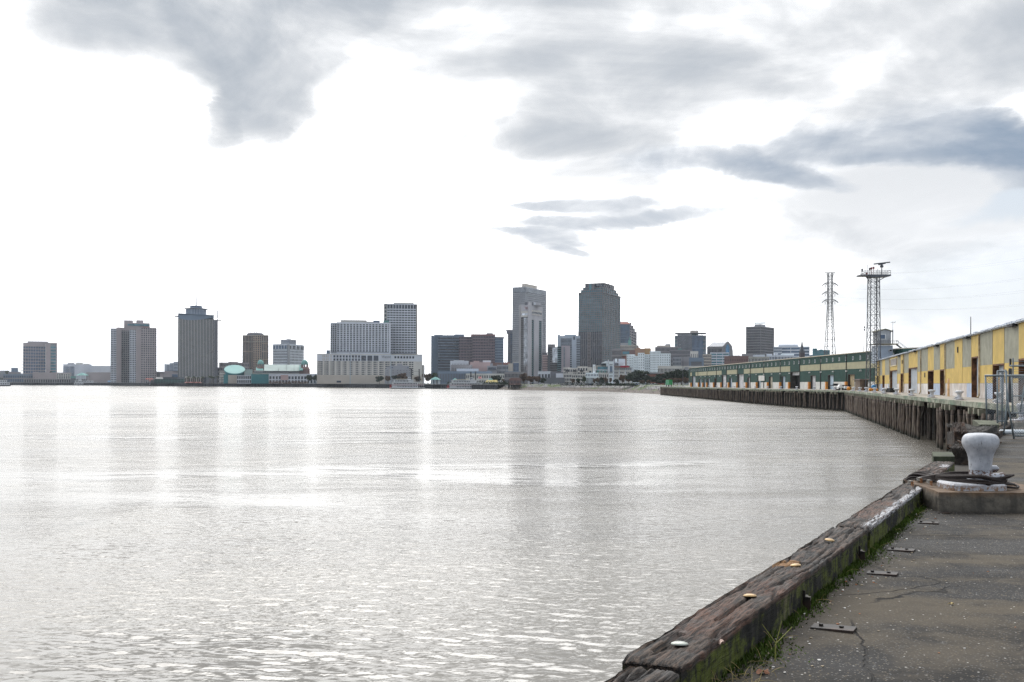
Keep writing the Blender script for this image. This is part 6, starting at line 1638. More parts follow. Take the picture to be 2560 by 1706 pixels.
# shrubs along quay (mass)
def hedge(label, x0, x1, d0, d1, h, m_, n):
    rnd = random.Random(int(x0)); mb_ = MB()
    for i in range(n):
        u = rnd.random(); px = x0+(x1-x0)*u; d = d0+(d1-d0)*u+rnd.uniform(-4, 4); p = Vector((U(px)*d, d, LZ+rnd.uniform(0, h)*rnd.uniform(.5, 1)))
        s = rnd.uniform(.25, .6); a = Vector((rnd.gauss(0, 1), rnd.gauss(0, 1), rnd.gauss(0, 1))).normalized(); b_ = a.cross(Vector((rnd.gauss(0, 1), rnd.gauss(0, 1), rnd.gauss(0, 1)))).normalized()
        mb_.quad(p-a*s-b_*s, p+a*s-b_*s, p+a*s+b_*s, p-a*s+b_*s)
    ob = mb_.build('hedge', m_, None, 'stuff'); centre_mesh(ob); tag(ob, label, 'hedge')
hedge('dark shrub belt on top of the stone bank, below the brewery and oaks', 1400, 1640, 1010, 790, 1.9, M_LF[2], 3200)
hedge('autumn shrubs along the quay railing in front of the white arcade', 672, 770, 1690, 1690, 5.0, M_LF[1], 900)
hedge('scrub behind the paddle steamers', 1105, 1300, 1360, 1130, 4.0, M_LF[2], 2600)

# ------------------------------------------------------------------ cars on the levee
def car_meshes():
    body = MB(); body.hexa([(-2.2,-.88,.3),(2.2,-.88,.3),(2.2,.88,.3),(-2.2,.88,.3),(-2.15,-.86,.88),(2.1,-.86,.82),(2.1,.86,.82),(-2.15,.86,.88)])
    cab = MB(); cab.hexa([(-1.4,-.82,.88),(1.1,-.82,.86),(1.1,.82,.86),(-1.4,.82,.88),(-1.0,-.68,1.42),(.45,-.68,1.42),(.45,.68,1.42),(-1.0,.68,1.42)])
    wh = MB()
    wh.tube([(0,-.12,0),(0,.12,0)], .34, 12)
    return body, cab, wh
cb, cc_, cw = car_meshes()
CARC = {'white': (.7,.7,.7), 'black': (.02,.02,.022), 'silver': (.45,.46,.48), 'dark blue': (.03,.05,.12), 'red': (.35,.03,.03), 'grey': (.18,.18,.19)}
M_TY = mat('tyre_rubber', (.015,.015,.015), .9, 0.0); MGL = mat('car_glass', (.02,.025,.03), .1, 0.0, spec=.8)
CBM = {k: cb.mesh('car_body_'+k.replace(' ', '_'), [mat('car_paint_'+k.replace(' ', '_'), v, .3, 0.0, spec=.6)]) for k, v in CARC.items()}
CCM = cc_.mesh('car_cabin', [MGL]); CWM = cw.mesh('wheel', [M_TY])
rnd = random.Random(77)
SEQ = [1352, 1359, 1364, 1374, 1379, 1384, 1388, 1396, 1404, 1411, 1418, 1426, 1433, 1441, 1452, 1462, 1470, 1478, 1490, 1499, 1512, 1594, 1603, 1612, 1626, 1633, 1641]
where = {1352: 'market shed', 1374: 'market shed with green eave', 1411: 'terraced apartments', 1462: 'brewery', 1594: 'large dark oak'}
wn = ''
for i, px in enumerate(SEQ):
    wn = where.get(px, wn); colr = rnd.choice(['white', 'white', 'silver', 'black', 'dark blue', 'grey'])
    d = float(np.interp(px, [1350, 1655], [1055, 770])); p = Vector((U(px)*d, d))
    r = thing('parked_car', '%s car, %s from left in the levee row' % (colr, ORD[i]), 'car', (p.x, p.y, LZ+.35), 'cars parked along the levee')
    rz = rnd.choice([0.0, .1, -.5, 3.1]); r.rotation_euler = (0, 0, rz)
    place('body', CBM[colr], r); place('cabin', CCM, r)
    for sx in (-1.35, 1.35):
        for sy in (-.8, .8): place('wheel', CWM, r, (sx, sy, .34))

# ------------------------------------------------------------------ pylons, radar tower, masts
M_STEEL = mat('galvanised_lattice', (0.085, 0.09, 0.10), .55, .15, .5, metal=.3)
M_STEELR = mat('weathered_red_white_lattice', (0.20, 0.15, 0.15), .6, .3, .3)
def lattice(mm, cx, cy, prof, w_, th, xbrace=True, panel=None):
    """prof: list of (z, halfwidth)"""
    for (z0, h0), (z1, h1) in zip(prof[:-1], prof[1:]):
        c0 = [(cx+sx*h0, cy+sy*h0, z0) for sx, sy in ((-1,-1),(1,-1),(1,1),(-1,1))]; c1 = [(cx+sx*h1, cy+sy*h1, z1) for sx, sy in ((-1,-1),(1,-1),(1,1),(-1,1))]
        for a, b_ in zip(c0, c1): mm.bar(a, b_, w_)
        for i in range(4):
            j = (i+1) % 4; mm.bar(c1[i], c1[j], th)
            if xbrace: mm.bar(c0[i], c1[j], th*.8); mm.bar(c0[j], c1[i], th*.8)
def pylon(label, px, ytop, d, m_, w0=4.1, arms=((708,.72),(730,.72),(750,.72)), scale=1.0):
    x = U(px)*d; r = thing('electricity_pylon', label, 'pylon', (x, d, LZ)); zt = Z(px, ytop, d); H = zt-LZ
    prof = []; n = 17
    zk = .72
    for i in range(n+1):
        f = i/n; hw = (w0*(1-f/zk)+1.4*scale*(f/zk)) if f < zk else 1.4*scale
        prof.append((LZ+H*f, hw))
    m1 = MB(); lattice(m1, x, d, prof, .36*scale, .18*scale); m1.build('lattice_mast', m_, r)
    tips = []
    for ya, _ in arms:
        z = Z(px, ya, d); m1 = MB(); aw = 5.7*scale
        for s in (-1, 1):
            pts = [(x+s*1.5*scale, d, z), (x+s*aw*.55, d, z+.0), (x+s*aw, d, z-1.9*scale)]
            for a, b_ in zip(pts[:-1], pts[1:]): m1.bar(a, b_, .5*scale)
            m1.bar((x+s*1.5*scale, d, z-2.4*scale), pts[1], .3*scale)
            m1.bar((x+s*aw*.6, d, z), (x+s*aw*.6, d, z-3.2*scale), .28*scale); tips += [(x+s*aw*.6, d, z-3.2*scale)]
        m1.build('cross_arm', m_, r)
    m1 = MB(); m1.bar((x-3.7*scale, d, zt), (x+3.7*scale, d, zt), .4*scale); m1.bar((x-3.2*scale, d, zt), (x-1.4*scale, d, zt-3*scale), .2*scale); m1.bar((x+3.2*scale, d, zt), (x+1.4*scale, d, zt-3*scale), .2*scale); m1.build('top_arm', m_, r)
    tips += [(x-3.7*scale, d, zt), (x+3.7*scale, d, zt)]
    return tips
T1 = pylon('tall lattice power pylon rising behind the green shed', 2074.5, 682.2, 700, M_STEEL)
T2 = pylon('slender red and white lattice pylon left of the tallest skyscraper', 1272.5, 791, 1750, M_STEELR, 4.0, ((803,.7),(815,.7),(827,.7)), .8)
T3 = [(300, 330, 67), (304, 330, 67), (296, 330, 60), (308, 330, 60), (296, 330, 52), (308, 330, 52), (298, 330, 76), (306, 330, 76)]
M_WIRE = mat('power_line', (0.30, 0.31, 0.33), .6, 0)
def wires(A_, B_, sag, n, r, label):
    m1 = MB()
    for a, b_ in zip(A_, B_):
        a, b_ = Vector(a), Vector(b_); pts = []
        for i in range(n+1):
            f = i/n; p = a.lerp(b_, f); p.z -= sag*4*f*(1-f); pts.append(p)
        m1.tube(pts, r, 3, False)
    ob = m1.build('power_lines', M_WIRE, None); centre_mesh(ob); tag(ob, label, 'power line')
wires(T1, T2, 26, 30, .035, 'faint power lines running from the tall pylon down towards the city')
wires(T1, T3, 12, 24, .022, 'faint power lines sagging from the tall pylon over the yellow shed')

# radar tower
RD = 262.0
rx = U(2183.5)*RD
r = thing('radar_tower', 'tall lattice radar tower with a railed platform between the two sheds', 'radar tower', (rx, RD, 0))
S_ = RD/F
def rz_(y): return Z(2183, y, RD)
m1 = MB(); ys = [972, 948, 925, 905, 886, 862, 838, 813.5, 787.5, 761, 735, 719.5, 705, 692]
prof = []
for y in ys:
    f = (972-y)/(972-692); hw = (15.0*(1-f)+11.6*f)*S_*1.0 if y < 945 else 15.5*S_
    prof.append((rz_(y), hw*.92))
prof[0] = (0, prof[0][1])
lattice(m1, rx, RD, prof, .18, .085); m1.build('lattice_mast', M_STEEL, r)
m1 = MB(); lx, ly = rx+.5, RD-.3
for s in (-.3, .3): m1.bar((lx+s, ly, 0), (lx+s, ly, rz_(690)), .09)
z = 1.0
while z < rz_(692): m1.bar((lx-.3, ly, z), (lx+.3, ly, z), .06); z += .6
m1.bar((rx-.6, RD+.4, 0), (rx-.6, RD+.4, rz_(690)), .12)
m1.build('ladder', M_STEEL, r)
zp = rz_(689); xl_, xr_ = rx+(2152-2183.5)*S_*1.0, rx+(2221.5-2183.5)*S_
m1 = MB(); m1.box(xl_-.6, RD-1.5, zp-.25, xr_, RD+1.8, zp+.1); m1.hexa([(rx-1.2,RD-1.4,zp-.7),(xr_-.4,RD-1.4,zp-.4),(xr_-.4,RD+1.6,zp-.4),(rx-1.2,RD+1.6,zp-.7),(rx-1.5,RD-1.5,zp-.25),(xr_,RD-1.5,zp-.25),(xr_,RD+1.7,zp-.25),(rx-1.5,RD+1.7,zp-.25)])
m1.build('platform', M_STEEL, r)
m1 = MB()
for s in (-1, 1): m1.bar((rx+s*1.15, RD, rz_(703)), (rx+s*(3.2 if s > 0 else 1.9), RD, zp-.3), .16)
m1.bar((rx-1.2, RD, rz_(703)), (rx-2.0, RD, zp-.2), .16); m1.build('strut', M_STEEL, r)
m1 = MB()
n = 9
for yy in (RD-1.4, RD+1.7):
    for i in range(n+1): x = xl_+.6+(xr_-xl_-.7)*i/n; m1.bar((x, yy, zp), (x, yy, zp+1.15), .07)
    for zz in (.6, 1.15): m1.bar((xl_+.4, yy, zp+zz), (xr_-.05, yy, zp+zz), .07)
for x in (xl_+.6, xr_-.1):
    for zz in (.6, 1.15): m1.bar((x, RD-1.4, zp+zz), (x, RD+1.7, zp+zz), .07)
m1.build('railing', M_STEEL, r)
M_RL = mat('red_signal_lamp', (.20, .03, .03), .5, 0); M_DKL = mat('dark_signal_lamp', (.03, .03, .035), .5, 0)
for px, y, mm_ in ((2151.5, 676.5, M_DKL), (2170.5, 674, M_DKL), (2174.8, 672.5, M_RL), (2180, 671.5, M_RL), (2163, 685.5, M_RL)):
    m1 = MB(); x = rx+(px-2183.5)*S_; z = rz_(y); m1.smooth = False; m1.tube([(x, RD-.9, z-.32), (x, RD-.9, z+.05), (x, RD-.9, z+.28)], [.16, .24, .21], 10); m1.bar((x, RD-.9, zp), (x, RD-.9, z-.3), .08); m1.build('signal_lamp', mm_, r)
m1 = MB(); x = rx+(2203.5-2183.5)*S_; m1.tube([(x, RD, zp), (x, RD, rz_(671))], .13, 8); m1.build('radar_post', M_STEEL, r)
m1 = MB(); m1.smooth = True; zc = rz_(665.5); m1.lathe([(.12, zc-.5), (.42, zc-.3), (.45, zc), (.25, zc+.35), (.1, zc+.6)], 14, x, RD); m1.build('radar_head', M_STEEL, r)
m1 = MB(); a_ = Vector((rx+(2181.5-2183.5)*S_, RD-.8, rz_(661.5))); b_ = Vector((rx+(2226.5-2183.5)*S_, RD+.8, rz_(655))); m1.bar(a_, b_, .28, .30); mid = (a_+b_)/2
m1.bar(mid+Vector((-.9, 0, -.35)), mid+Vector((.9, 0, .05)), .4, .45); m1.bar(mid+Vector((0, 0, -.1)), (x, RD, zc+.4), .25); m1.build('radar_scanner', mat('dark_radar_bar', (.06, .065, .075), .5, 0), r)
m1 = MB(); m1.bar((rx+(2167.5-2183.5)*S_, RD, zp), (rx+(2167.5-2183.5)*S_, RD, rz_(663)), .05); m1.bar((rx+(2193.7-2183.5)*S_, RD, zp), (rx+(2193.7-2183.5)*S_, RD, rz_(672)), .10); m1.build('aerial', M_STEEL, r)
m1 = MB(); x0_ = rx-2.4
for y in (818.5, 825): m1.tube([(x0_-.35, RD-1, rz_(y)+.15), (x0_-.35, RD-1, rz_(y)-.35)], [.22, .1], 8)
m1.bar((x0_-.4, RD-1, rz_(821)), (rx-1.2, RD-1, rz_(822)), .08); m1.build('loudhailer', M_DKL, r)

# signal cabin on the yellow shed roof
CD = 268.0; K = CD/F
def cx(px): return U(px)*CD
def cz(y, px=2210): return Z(px, y, CD)
r = thing('signal_cabin', 'pale grey signal cabin on a blue base standing on the yellow warehouse roof', 'cabin', (cx(2212), CD, YH))
M_CAB = mat('pale_blue_cladding', (0.36, 0.41, 0.47), .6, .1, .8, streak=.15); M_CAB2 = mat('pale_grey_weatherboard', (0.42, 0.43, 0.44), .7, .15, .8, streak=.2)
xa, xb_ = cx(2193.5), cx(2231.8)
m1 = MB(); m1.box(xa, CD, YH-.6, xb_, CD+4.5, cz(864.2)); m1.build('base_room', M_CAB, r)
m1 = MB(); m1.box(xa-.12, CD-.06, YH-.6, xa+.12, CD+.2, cz(864)); m1.build('corner_trim', wf, r)
m1 = MB(); m1.box(cx(2220.5), CD-.5, cz(879.5), cx(2228.5), CD-.02, cz(873.8)); ac = m1.build('air_conditioner', M_CAB2, r)
m1 = MB(); m1.box(cx(2222), CD-.53, cz(878.4), cx(2227.6), CD-.505, cz(874.8)); m1.build('grille', M_BLACK, ac)
m1 = MB(); m1.box(cx(2189), CD-1.1, cz(862), cx(2242), CD+5.2, cz(859.5)); m1.build('walkway', mat('weathered_walkway_timber', (.30, .27, .20), .9, .3, 1.0), r)
xa, xb_ = cx(2194.5), cx(2227.2); zt = cz(828.8)
for k in range(13):
    z0 = cz(859.4)+(zt-cz(859.4))*k/13; z1 = cz(859.4)+(zt-cz(859.4))*(k+1)/13-.02; m1 = MB(); m1.box(xa-.0, CD-.02*(k % 2), z0, xb_, CD+3.8, z1); m1.build('weatherboard', M_CAB2, r)
m1 = MB(); zc = cz(825); xm = (xa+xb_)/2+.2
m1.hexa([(xa,CD+.01,zt),(xb_,CD+.01,zt),(xb_,CD+3.8,zt),(xa,CD+3.8,zt),(xm-.05,CD+.01,zc),(xm+.05,CD+.01,zc),(xm+.05,CD+3.8,zc),(xm-.05,CD+3.8,zc)]); m1.build('gable', M_CAB2, r)
m1 = MB()
for (p, q) in (((xa-.5, zt-.12), (xm, zc+.12)), ((xm, zc+.12), (xb_+.4, zt-.12))):
    m1.hexa([(p[0],CD-.5,p[1]),(q[0],CD-.5,q[1]),(q[0],CD+4.2,q[1]),(p[0],CD+4.2,p[1]),(p[0],CD-.5,p[1]+.2),(q[0],CD-.5,q[1]+.2),(q[0],CD+4.2,q[1]+.2),(p[0],CD+4.2,p[1]+.2)])
m1.build('roof', mat('mossy_cabin_roof', (.22, .21, .15), .9, .4, 1.0), r)
m1 = MB(); m1.box(cx(2198), CD-.1, cz(848.6), cx(2214), CD-.03, cz(835.6)); wd_ = m1.build('window', wf, r)
m1 = MB(); m1.box(cx(2200), CD-.13, cz(847.3), cx(2212), CD-.105, cz(837.2)); m1.build('pane', G_BLUE, wd_)
m1 = MB()
for i in range(12):
    x = cx(2190+i*4.7); m1.bar((x, CD-1.05, cz(859.5)), (x, CD-1.05, cz(852)), .05)
for y in (855.5, 852): m1.bar((cx(2189), CD-1.05, cz(y)), (cx(2242), CD-1.05, cz(y)), .06)
m1.build('railing', M_STEEL, r)
m1 = MB(); m1.bar((cx(2229.5), CD-.6, cz(862)), (cx(2229.5), CD-.6, cz(825)), .2); m1.bar((cx(2229.5), CD-.6, cz(825)), (cx(2229.5), CD-.6, cz(804)), .06); m1.bar((cx(2224), CD-.6, cz(806.5)), (cx(2235), CD-.6, cz(807.5)), .08); m1.bar((cx(2235), CD-.6, cz(807.5)), (cx(2235.5), CD-.6, cz(803)), .08); m1.build('wind_mast', M_STEEL, r)
m1 = MB(); a_, b_ = Vector((cx(2240), CD-.5, cz(861))), Vector((cx(2258), CD-3.5, cz(884)))
for o in (0, .9):
    m1.bar(a_+Vector((0, o, 0)), b_+Vector((0, o, 0)), .14); m1.bar(a_+Vector((0, o, 1.1)), b_+Vector((0, o, 1.1)), .06)
for i in range(10): p = a_.lerp(b_, i/10); m1.bar(p, p+Vector((0, .9, 0)), .1, .25)
m1.build('stairs', M_STEEL, r)
# masts and poles
def polem(label, px, ytop, d, zb_, rad, head=None, cat='light mast', name='light_mast', m_=None):
    x = U(px)*d; r_ = thing(name, label, cat, (x, d, zb_)); m1 = MB(); zt = Z(px, ytop, d); m1.tube([(x, d, zb_), (x, d, (zb_+zt)/2), (x, d, zt)], [rad, rad*.8, rad*.6], 7); m1.build('pole', m_ or M_STEEL, r_)
    if head: m1 = MB(); m1.bar((x-head, d, zt), (x+head, d, zt), .3, .35); m1.build('lamp_bar', M_STEEL, r_)
polem('tall light mast with a wide lamp bar near the head of the wooden wharf', 1707.3, 891.5, 632, 0, .22, 2.6, m_=M_STEEL)
polem('tall light mast with a short bar left of the dark square tower', 1827, 890.5, 900, LZ, .25, 2.2)
polem('thin mast behind the green shed below the blue striped office block', 1939, 885, 900, LZ, .16, .8)
polem('thin pole standing on the yellow warehouse roof', 2426.5, 792, 128, 7.5, .07, None, 'pole', 'aerial_pole')
polem('thin aerial mast on the green shed roof', 2158.5, 855, 296, GH, .08, None, 'pole', 'aerial_pole')
polem('dark upright pole against the middle of the green shed', 1910.3, 922, 440, 0, .14, None, 'pole', 'pole', M_DKPIPE)
for px, yt, d, lb in ((875.5, 884, 1500, 'tall pale blue lamp mast in front of the white hotel podium, left one'), (977, 884, 1450, 'tall pale blue lamp mast crossing the hotel lettering'), (787.5, 901, 1600, 'thin mast right of the green dome with the tiled base')):
    polem(lb, px, yt, d, LZ, .45, 1.6, m_=mat('pale_blue_mast', (.28, .38, .46), .5, 0))
for px, yt, d, lb in ((1264, 890, 1190, 'dark mast on the shore right of the yellow awning, first of two'), (1282, 900, 1180, 'dark mast on the shore, second of two'), (1314, 900, 1160, 'thin dark mast at the foot of the banded hotel')):
    polem(lb, px, yt, d, LZ, .25, None, 'mast', 'mast')
for px, rr, lb in ((1272, 1.0, 'single dark mooring post in the water left of the twin posts'), (1278.8, .9, 'left one of the twin dark mooring posts at the left end of the stone bank'),
                   (1284.5, 1.1, 'right one of the twin dark mooring posts at the left end of the stone bank'), (1314, .45, 'thin dark mooring post in the water, rightmost of the four')):
    x = U(px)*1150; m1 = MB(); m1.tube([(x, 1150, WATER-1), (x, 1150, .9)], rr, 8)
    ob = m1.build('mooring_post', M_QUAY); centre_mesh(ob); tag(ob, lb, 'mooring post', 'mooring posts off the stone bank')
# ------------------------------------------------------------------ the near quay
TX, TY = 0.483, 0.8755                     # direction of the quay edge
ANG = math.atan2(TY, TX)
O_ = Vector((1.262, 5.63))
def QP(s, off=0.0, z=0.0):                 # s along the inner foot of the timbers, off towards the land
    return Vector((O_.x+TX*s+TY*off, O_.y+TY*s-TX*off, z))
def quay_material():
    m_ = bpy.data.materials.new('worn_asphalt_concrete'); m_.use_nodes = True
    t = NT(m_.node_tree); bs = t.n['Principled BSDF']; tcn = t.node('ShaderNodeTexCoord'); v = tcn.outputs['Object']
    wv = t.node('ShaderNodeVectorMath', operation='ADD')
    nz = t.node('ShaderNodeTexNoise'); t.put(nz.inputs['Vector'], v); nz.inputs['Scale'].default_value = 1.3; nz.inputs['Detail'].default_value = 5
    sc_ = t.node('ShaderNodeVectorMath', operation='SCALE'); t.l.new(nz.outputs['Color'], sc_.inputs[0]); sc_.inputs[3].default_value = .5
    t.l.new(v, wv.inputs[0]); t.l.new(sc_.outputs[0], wv.inputs[1]); W_ = wv.outputs[0]
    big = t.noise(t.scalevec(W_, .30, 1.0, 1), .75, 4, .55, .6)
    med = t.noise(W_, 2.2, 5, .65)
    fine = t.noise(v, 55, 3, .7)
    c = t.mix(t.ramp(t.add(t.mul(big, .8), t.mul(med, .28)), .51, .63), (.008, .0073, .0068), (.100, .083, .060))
    c = t.mix(t.mul(t.ramp(med, .4, .7), .35), c, (.028, .024, .020))
    c = t.mix(t.ramp(fine, .25, .75, .0, .38), c, (.015, .014, .013))
    # exposed aggregate
    vc = t.node('ShaderNodeTexVoronoi'); t.put(vc.inputs['Vector'], v); vc.inputs['Scale'].default_value = 70
    r_, g_, b_ = t.xyz(vc.outputs['Color'])
    pick = t.mul(t.ramp(r_, .66, .80), t.ramp(vc.outputs['Distance'], .50, .32))
    c = t.mix(t.mul(pick, t.ramp(big, .72, .40, .25, .9)), c, t.mix(g_, (.15, .155, .16), (.17, .13, .08)))
    vc2 = t.node('ShaderNodeTexVoronoi'); t.put(vc2.inputs['Vector'], v); vc2.inputs['Scale'].default_value = 38
    r2, g2, b2 = t.xyz(vc2.outputs['Color'])
    c = t.mix(t.mul(t.ramp(r2, .965, .97), t.ramp(vc2.outputs['Distance'], .3, .2)), c, (.42, .40, .37))
    # long cracks
    cr = t.voro(W_, .34, 'DISTANCE_TO_EDGE'); crk = t.ramp(cr, .0045, .001)
    keep = t.ramp(t.noise(v, .7, 2), .42, .55)
    crk = t.mul(crk, keep)
    c = t.mix(crk, c, (.008, .007, .006))
    # damp grime along the foot of the timbers
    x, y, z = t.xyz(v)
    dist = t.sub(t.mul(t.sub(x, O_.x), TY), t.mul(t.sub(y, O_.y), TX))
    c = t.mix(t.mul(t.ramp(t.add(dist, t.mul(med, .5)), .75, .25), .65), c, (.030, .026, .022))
    t.put(bs.inputs['Base Color'], c)
    t.put(bs.inputs['Roughness'], t.ramp(big, .35, .65, .62, .9)); bs.inputs['Specular IOR Level'].default_value = .18
    bp = t.node('ShaderNodeBump'); bp.inputs['Distance'].default_value = 1.0
    hh = t.add(t.add(t.mul(fine, .0040), t.mul(med, .020)), t.mul(crk, -.010)); hh = t.add(hh, t.mul(pick, .0015))
    t.put(bp.inputs['Height'], hh); t.l.new(bp.outputs[0], bs.inputs['Normal'])
    return m_
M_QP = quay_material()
def s_of_d(d): return (d-O_.y)/TY
qd = MB()
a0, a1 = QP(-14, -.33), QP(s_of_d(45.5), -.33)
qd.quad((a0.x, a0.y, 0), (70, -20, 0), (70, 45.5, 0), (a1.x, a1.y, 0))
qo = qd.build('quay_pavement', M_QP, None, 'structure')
fc = MB()
fc.hexa([(a0.x+.02, a0.y, WATER-1), (a0.x+.6, a0.y, WATER-1), (a1.x+.6, a1.y, WATER-1), (a1.x+.02, a1.y, WATER-1), (a0.x+.02, a0.y, -.012), (a0.x+.6, a0.y, -.012), (a1.x+.6, a1.y, -.012), (a1.x+.02, a1.y, -.012)])
fc.hexa([(a1.x+.6, a1.y-.5, WATER-1), (70, 45, WATER-1), (70, 45.5, WATER-1), (a1.x+.6, a1.y, WATER-1), (a1.x+.6, a1.y-.5, -.012), (70, 45, -.012), (70, 45.5, -.012), (a1.x+.6, a1.y, -.012)])
qf = fc.build('quay_wall', M_DARKT, None, 'structure')

def timber_material(name, paint=None, h=.2, orange=None):
    m_ = bpy.data.materials.new(name); m_.use_nodes = True
    t = NT(m_.node_tree); bs = t.n['Principled BSDF']; tcn = t.node('ShaderNodeTexCoord'); v = tcn.outputs['Object']; x, y, z = t.xyz(v)
    wv = t.node('ShaderNodeVectorMath', operation='ADD'); nz = t.node('ShaderNodeTexNoise'); t.put(nz.inputs['Vector'], v); nz.inputs['Scale'].default_value = 2.2; nz.inputs['Detail'].default_value = 3
    sc_ = t.node('ShaderNodeVectorMath', operation='SCALE'); t.l.new(nz.outputs['Color'], sc_.inputs[0]); sc_.inputs[3].default_value = .035
    t.l.new(v, wv.inputs[0]); t.l.new(sc_.outputs[0], wv.inputs[1]); W_ = wv.outputs[0]
    g1 = t.noise(t.scalevec(W_, 1.6, 22, 22), 1.6, 5, .72); g2 = t.noise(t.scalevec(W_, 3.0, 75, 75), 1.2, 4, .75)
    big = t.noise(v, 1.5, 4, .6); big2 = t.noise(v, 3.7, 3, .6)
    c = t.mix(t.ramp(g1, .42, .60), (.006, .0048, .0042), (.098, .068, .050))
    c = t.mix(t.mul(t.ramp(big, .47, .60), .75), c, t.mix(t.ramp(g2, .35, .65), (.025, .011, .007), (.17, .082, .052)))
    c = t.mix(t.mul(t.ramp(big2, .5, .66), .6), c, t.mix(g2, (.026, .025, .025), (.15, .14, .13)))
    c = t.mix(t.mul(t.ramp(g2, .50, .34), .85), c, (.006, .005, .0045))
    if orange: c = t.mix(t.mul(t.mul(t.ramp(x, orange[0]-.12, orange[0]-.08), t.ramp(x, orange[0]+.22, orange[0]+.16)), t.ramp(y, -.01, .02)), c, t.mix(g1, (.12, .05, .015), (.36, .20, .08)))
    if paint:
        edge = t.add(y, t.mul(t.sub(g2, .5), .16)); edge = t.add(edge, t.mul(t.sub(g1, .5), .10))
        pm = t.ramp(edge, -.155+paint[2]+.03, -.155+paint[2]-.02)
        pm = t.mul(pm, t.ramp(edge, -.175, -.150)); pm = t.mul(pm, t.mul(t.ramp(t.add(x, t.mul(big2, .3)), paint[0], paint[0]+.25), t.ramp(t.add(x, t.mul(big2, .3)), paint[1]+.3, paint[1])))
        pm = t.mul(pm, t.ramp(t.noise(t.scalevec(v, 5, 30, 30), 2.0, 4, .65), .40, .52))
        c = t.mix(t.mul(pm, .85), c, (.52, .53, .55))
    # land-side and water-side faces: dark wood plus painted-in shade, moss and bare patches in upright streaks
    st = t.noise(t.scalevec(W_, 15, 15, 3.5), 1.0, 6, .75); st2 = t.noise(t.scalevec(W_, 3.2, 4, 4.5), 1.0, 6, .7); big3 = t.noise(t.scalevec(v, .8, 1, 1), .9, 2)
    sd = t.mix(t.ramp(st, .45, .6), (.004, .004, .003), (.014, .013, .010))
    sd = t.mix(t.mul(t.mul(t.ramp(st2, .44, .56), t.ramp(st, .36, .52)), .95), sd, t.mix(st, (.030, .045, .004), (.13, .15, .015)))
    sd = t.mix(t.mul(t.ramp(t.add(t.mul(st, .6), t.mul(big3, .6)), .72, .80), .8), sd, (.16, .135, .09))
    ga_ = t.node('ShaderNodeAttribute', attribute_name='crack_dark'); c = t.mix(t.mul(ga_.outputs['Fac'], .8), c, (.005, .004, .0035))  # cracks darkened in the colour: blackened wood plus their painted shade
    zz = t.add(z, t.mul(t.sub(st2, .5), .03))
    c = t.mix(t.ramp(zz, h-.035, h-.060), c, sd)
    t.put(bs.inputs['Base Color'], c); bs.inputs['Roughness'].default_value = .75; bs.inputs['Specular IOR Level'].default_value = .3
    bp = t.node('ShaderNodeBump'); bp.inputs['Distance'].default_value = 1.0
    t.put(bp.inputs['Height'], t.add(t.mul(g1, .022), t.mul(g2, .006))); t.l.new(bp.outputs[0], bs.inputs['Normal'])
    return m_
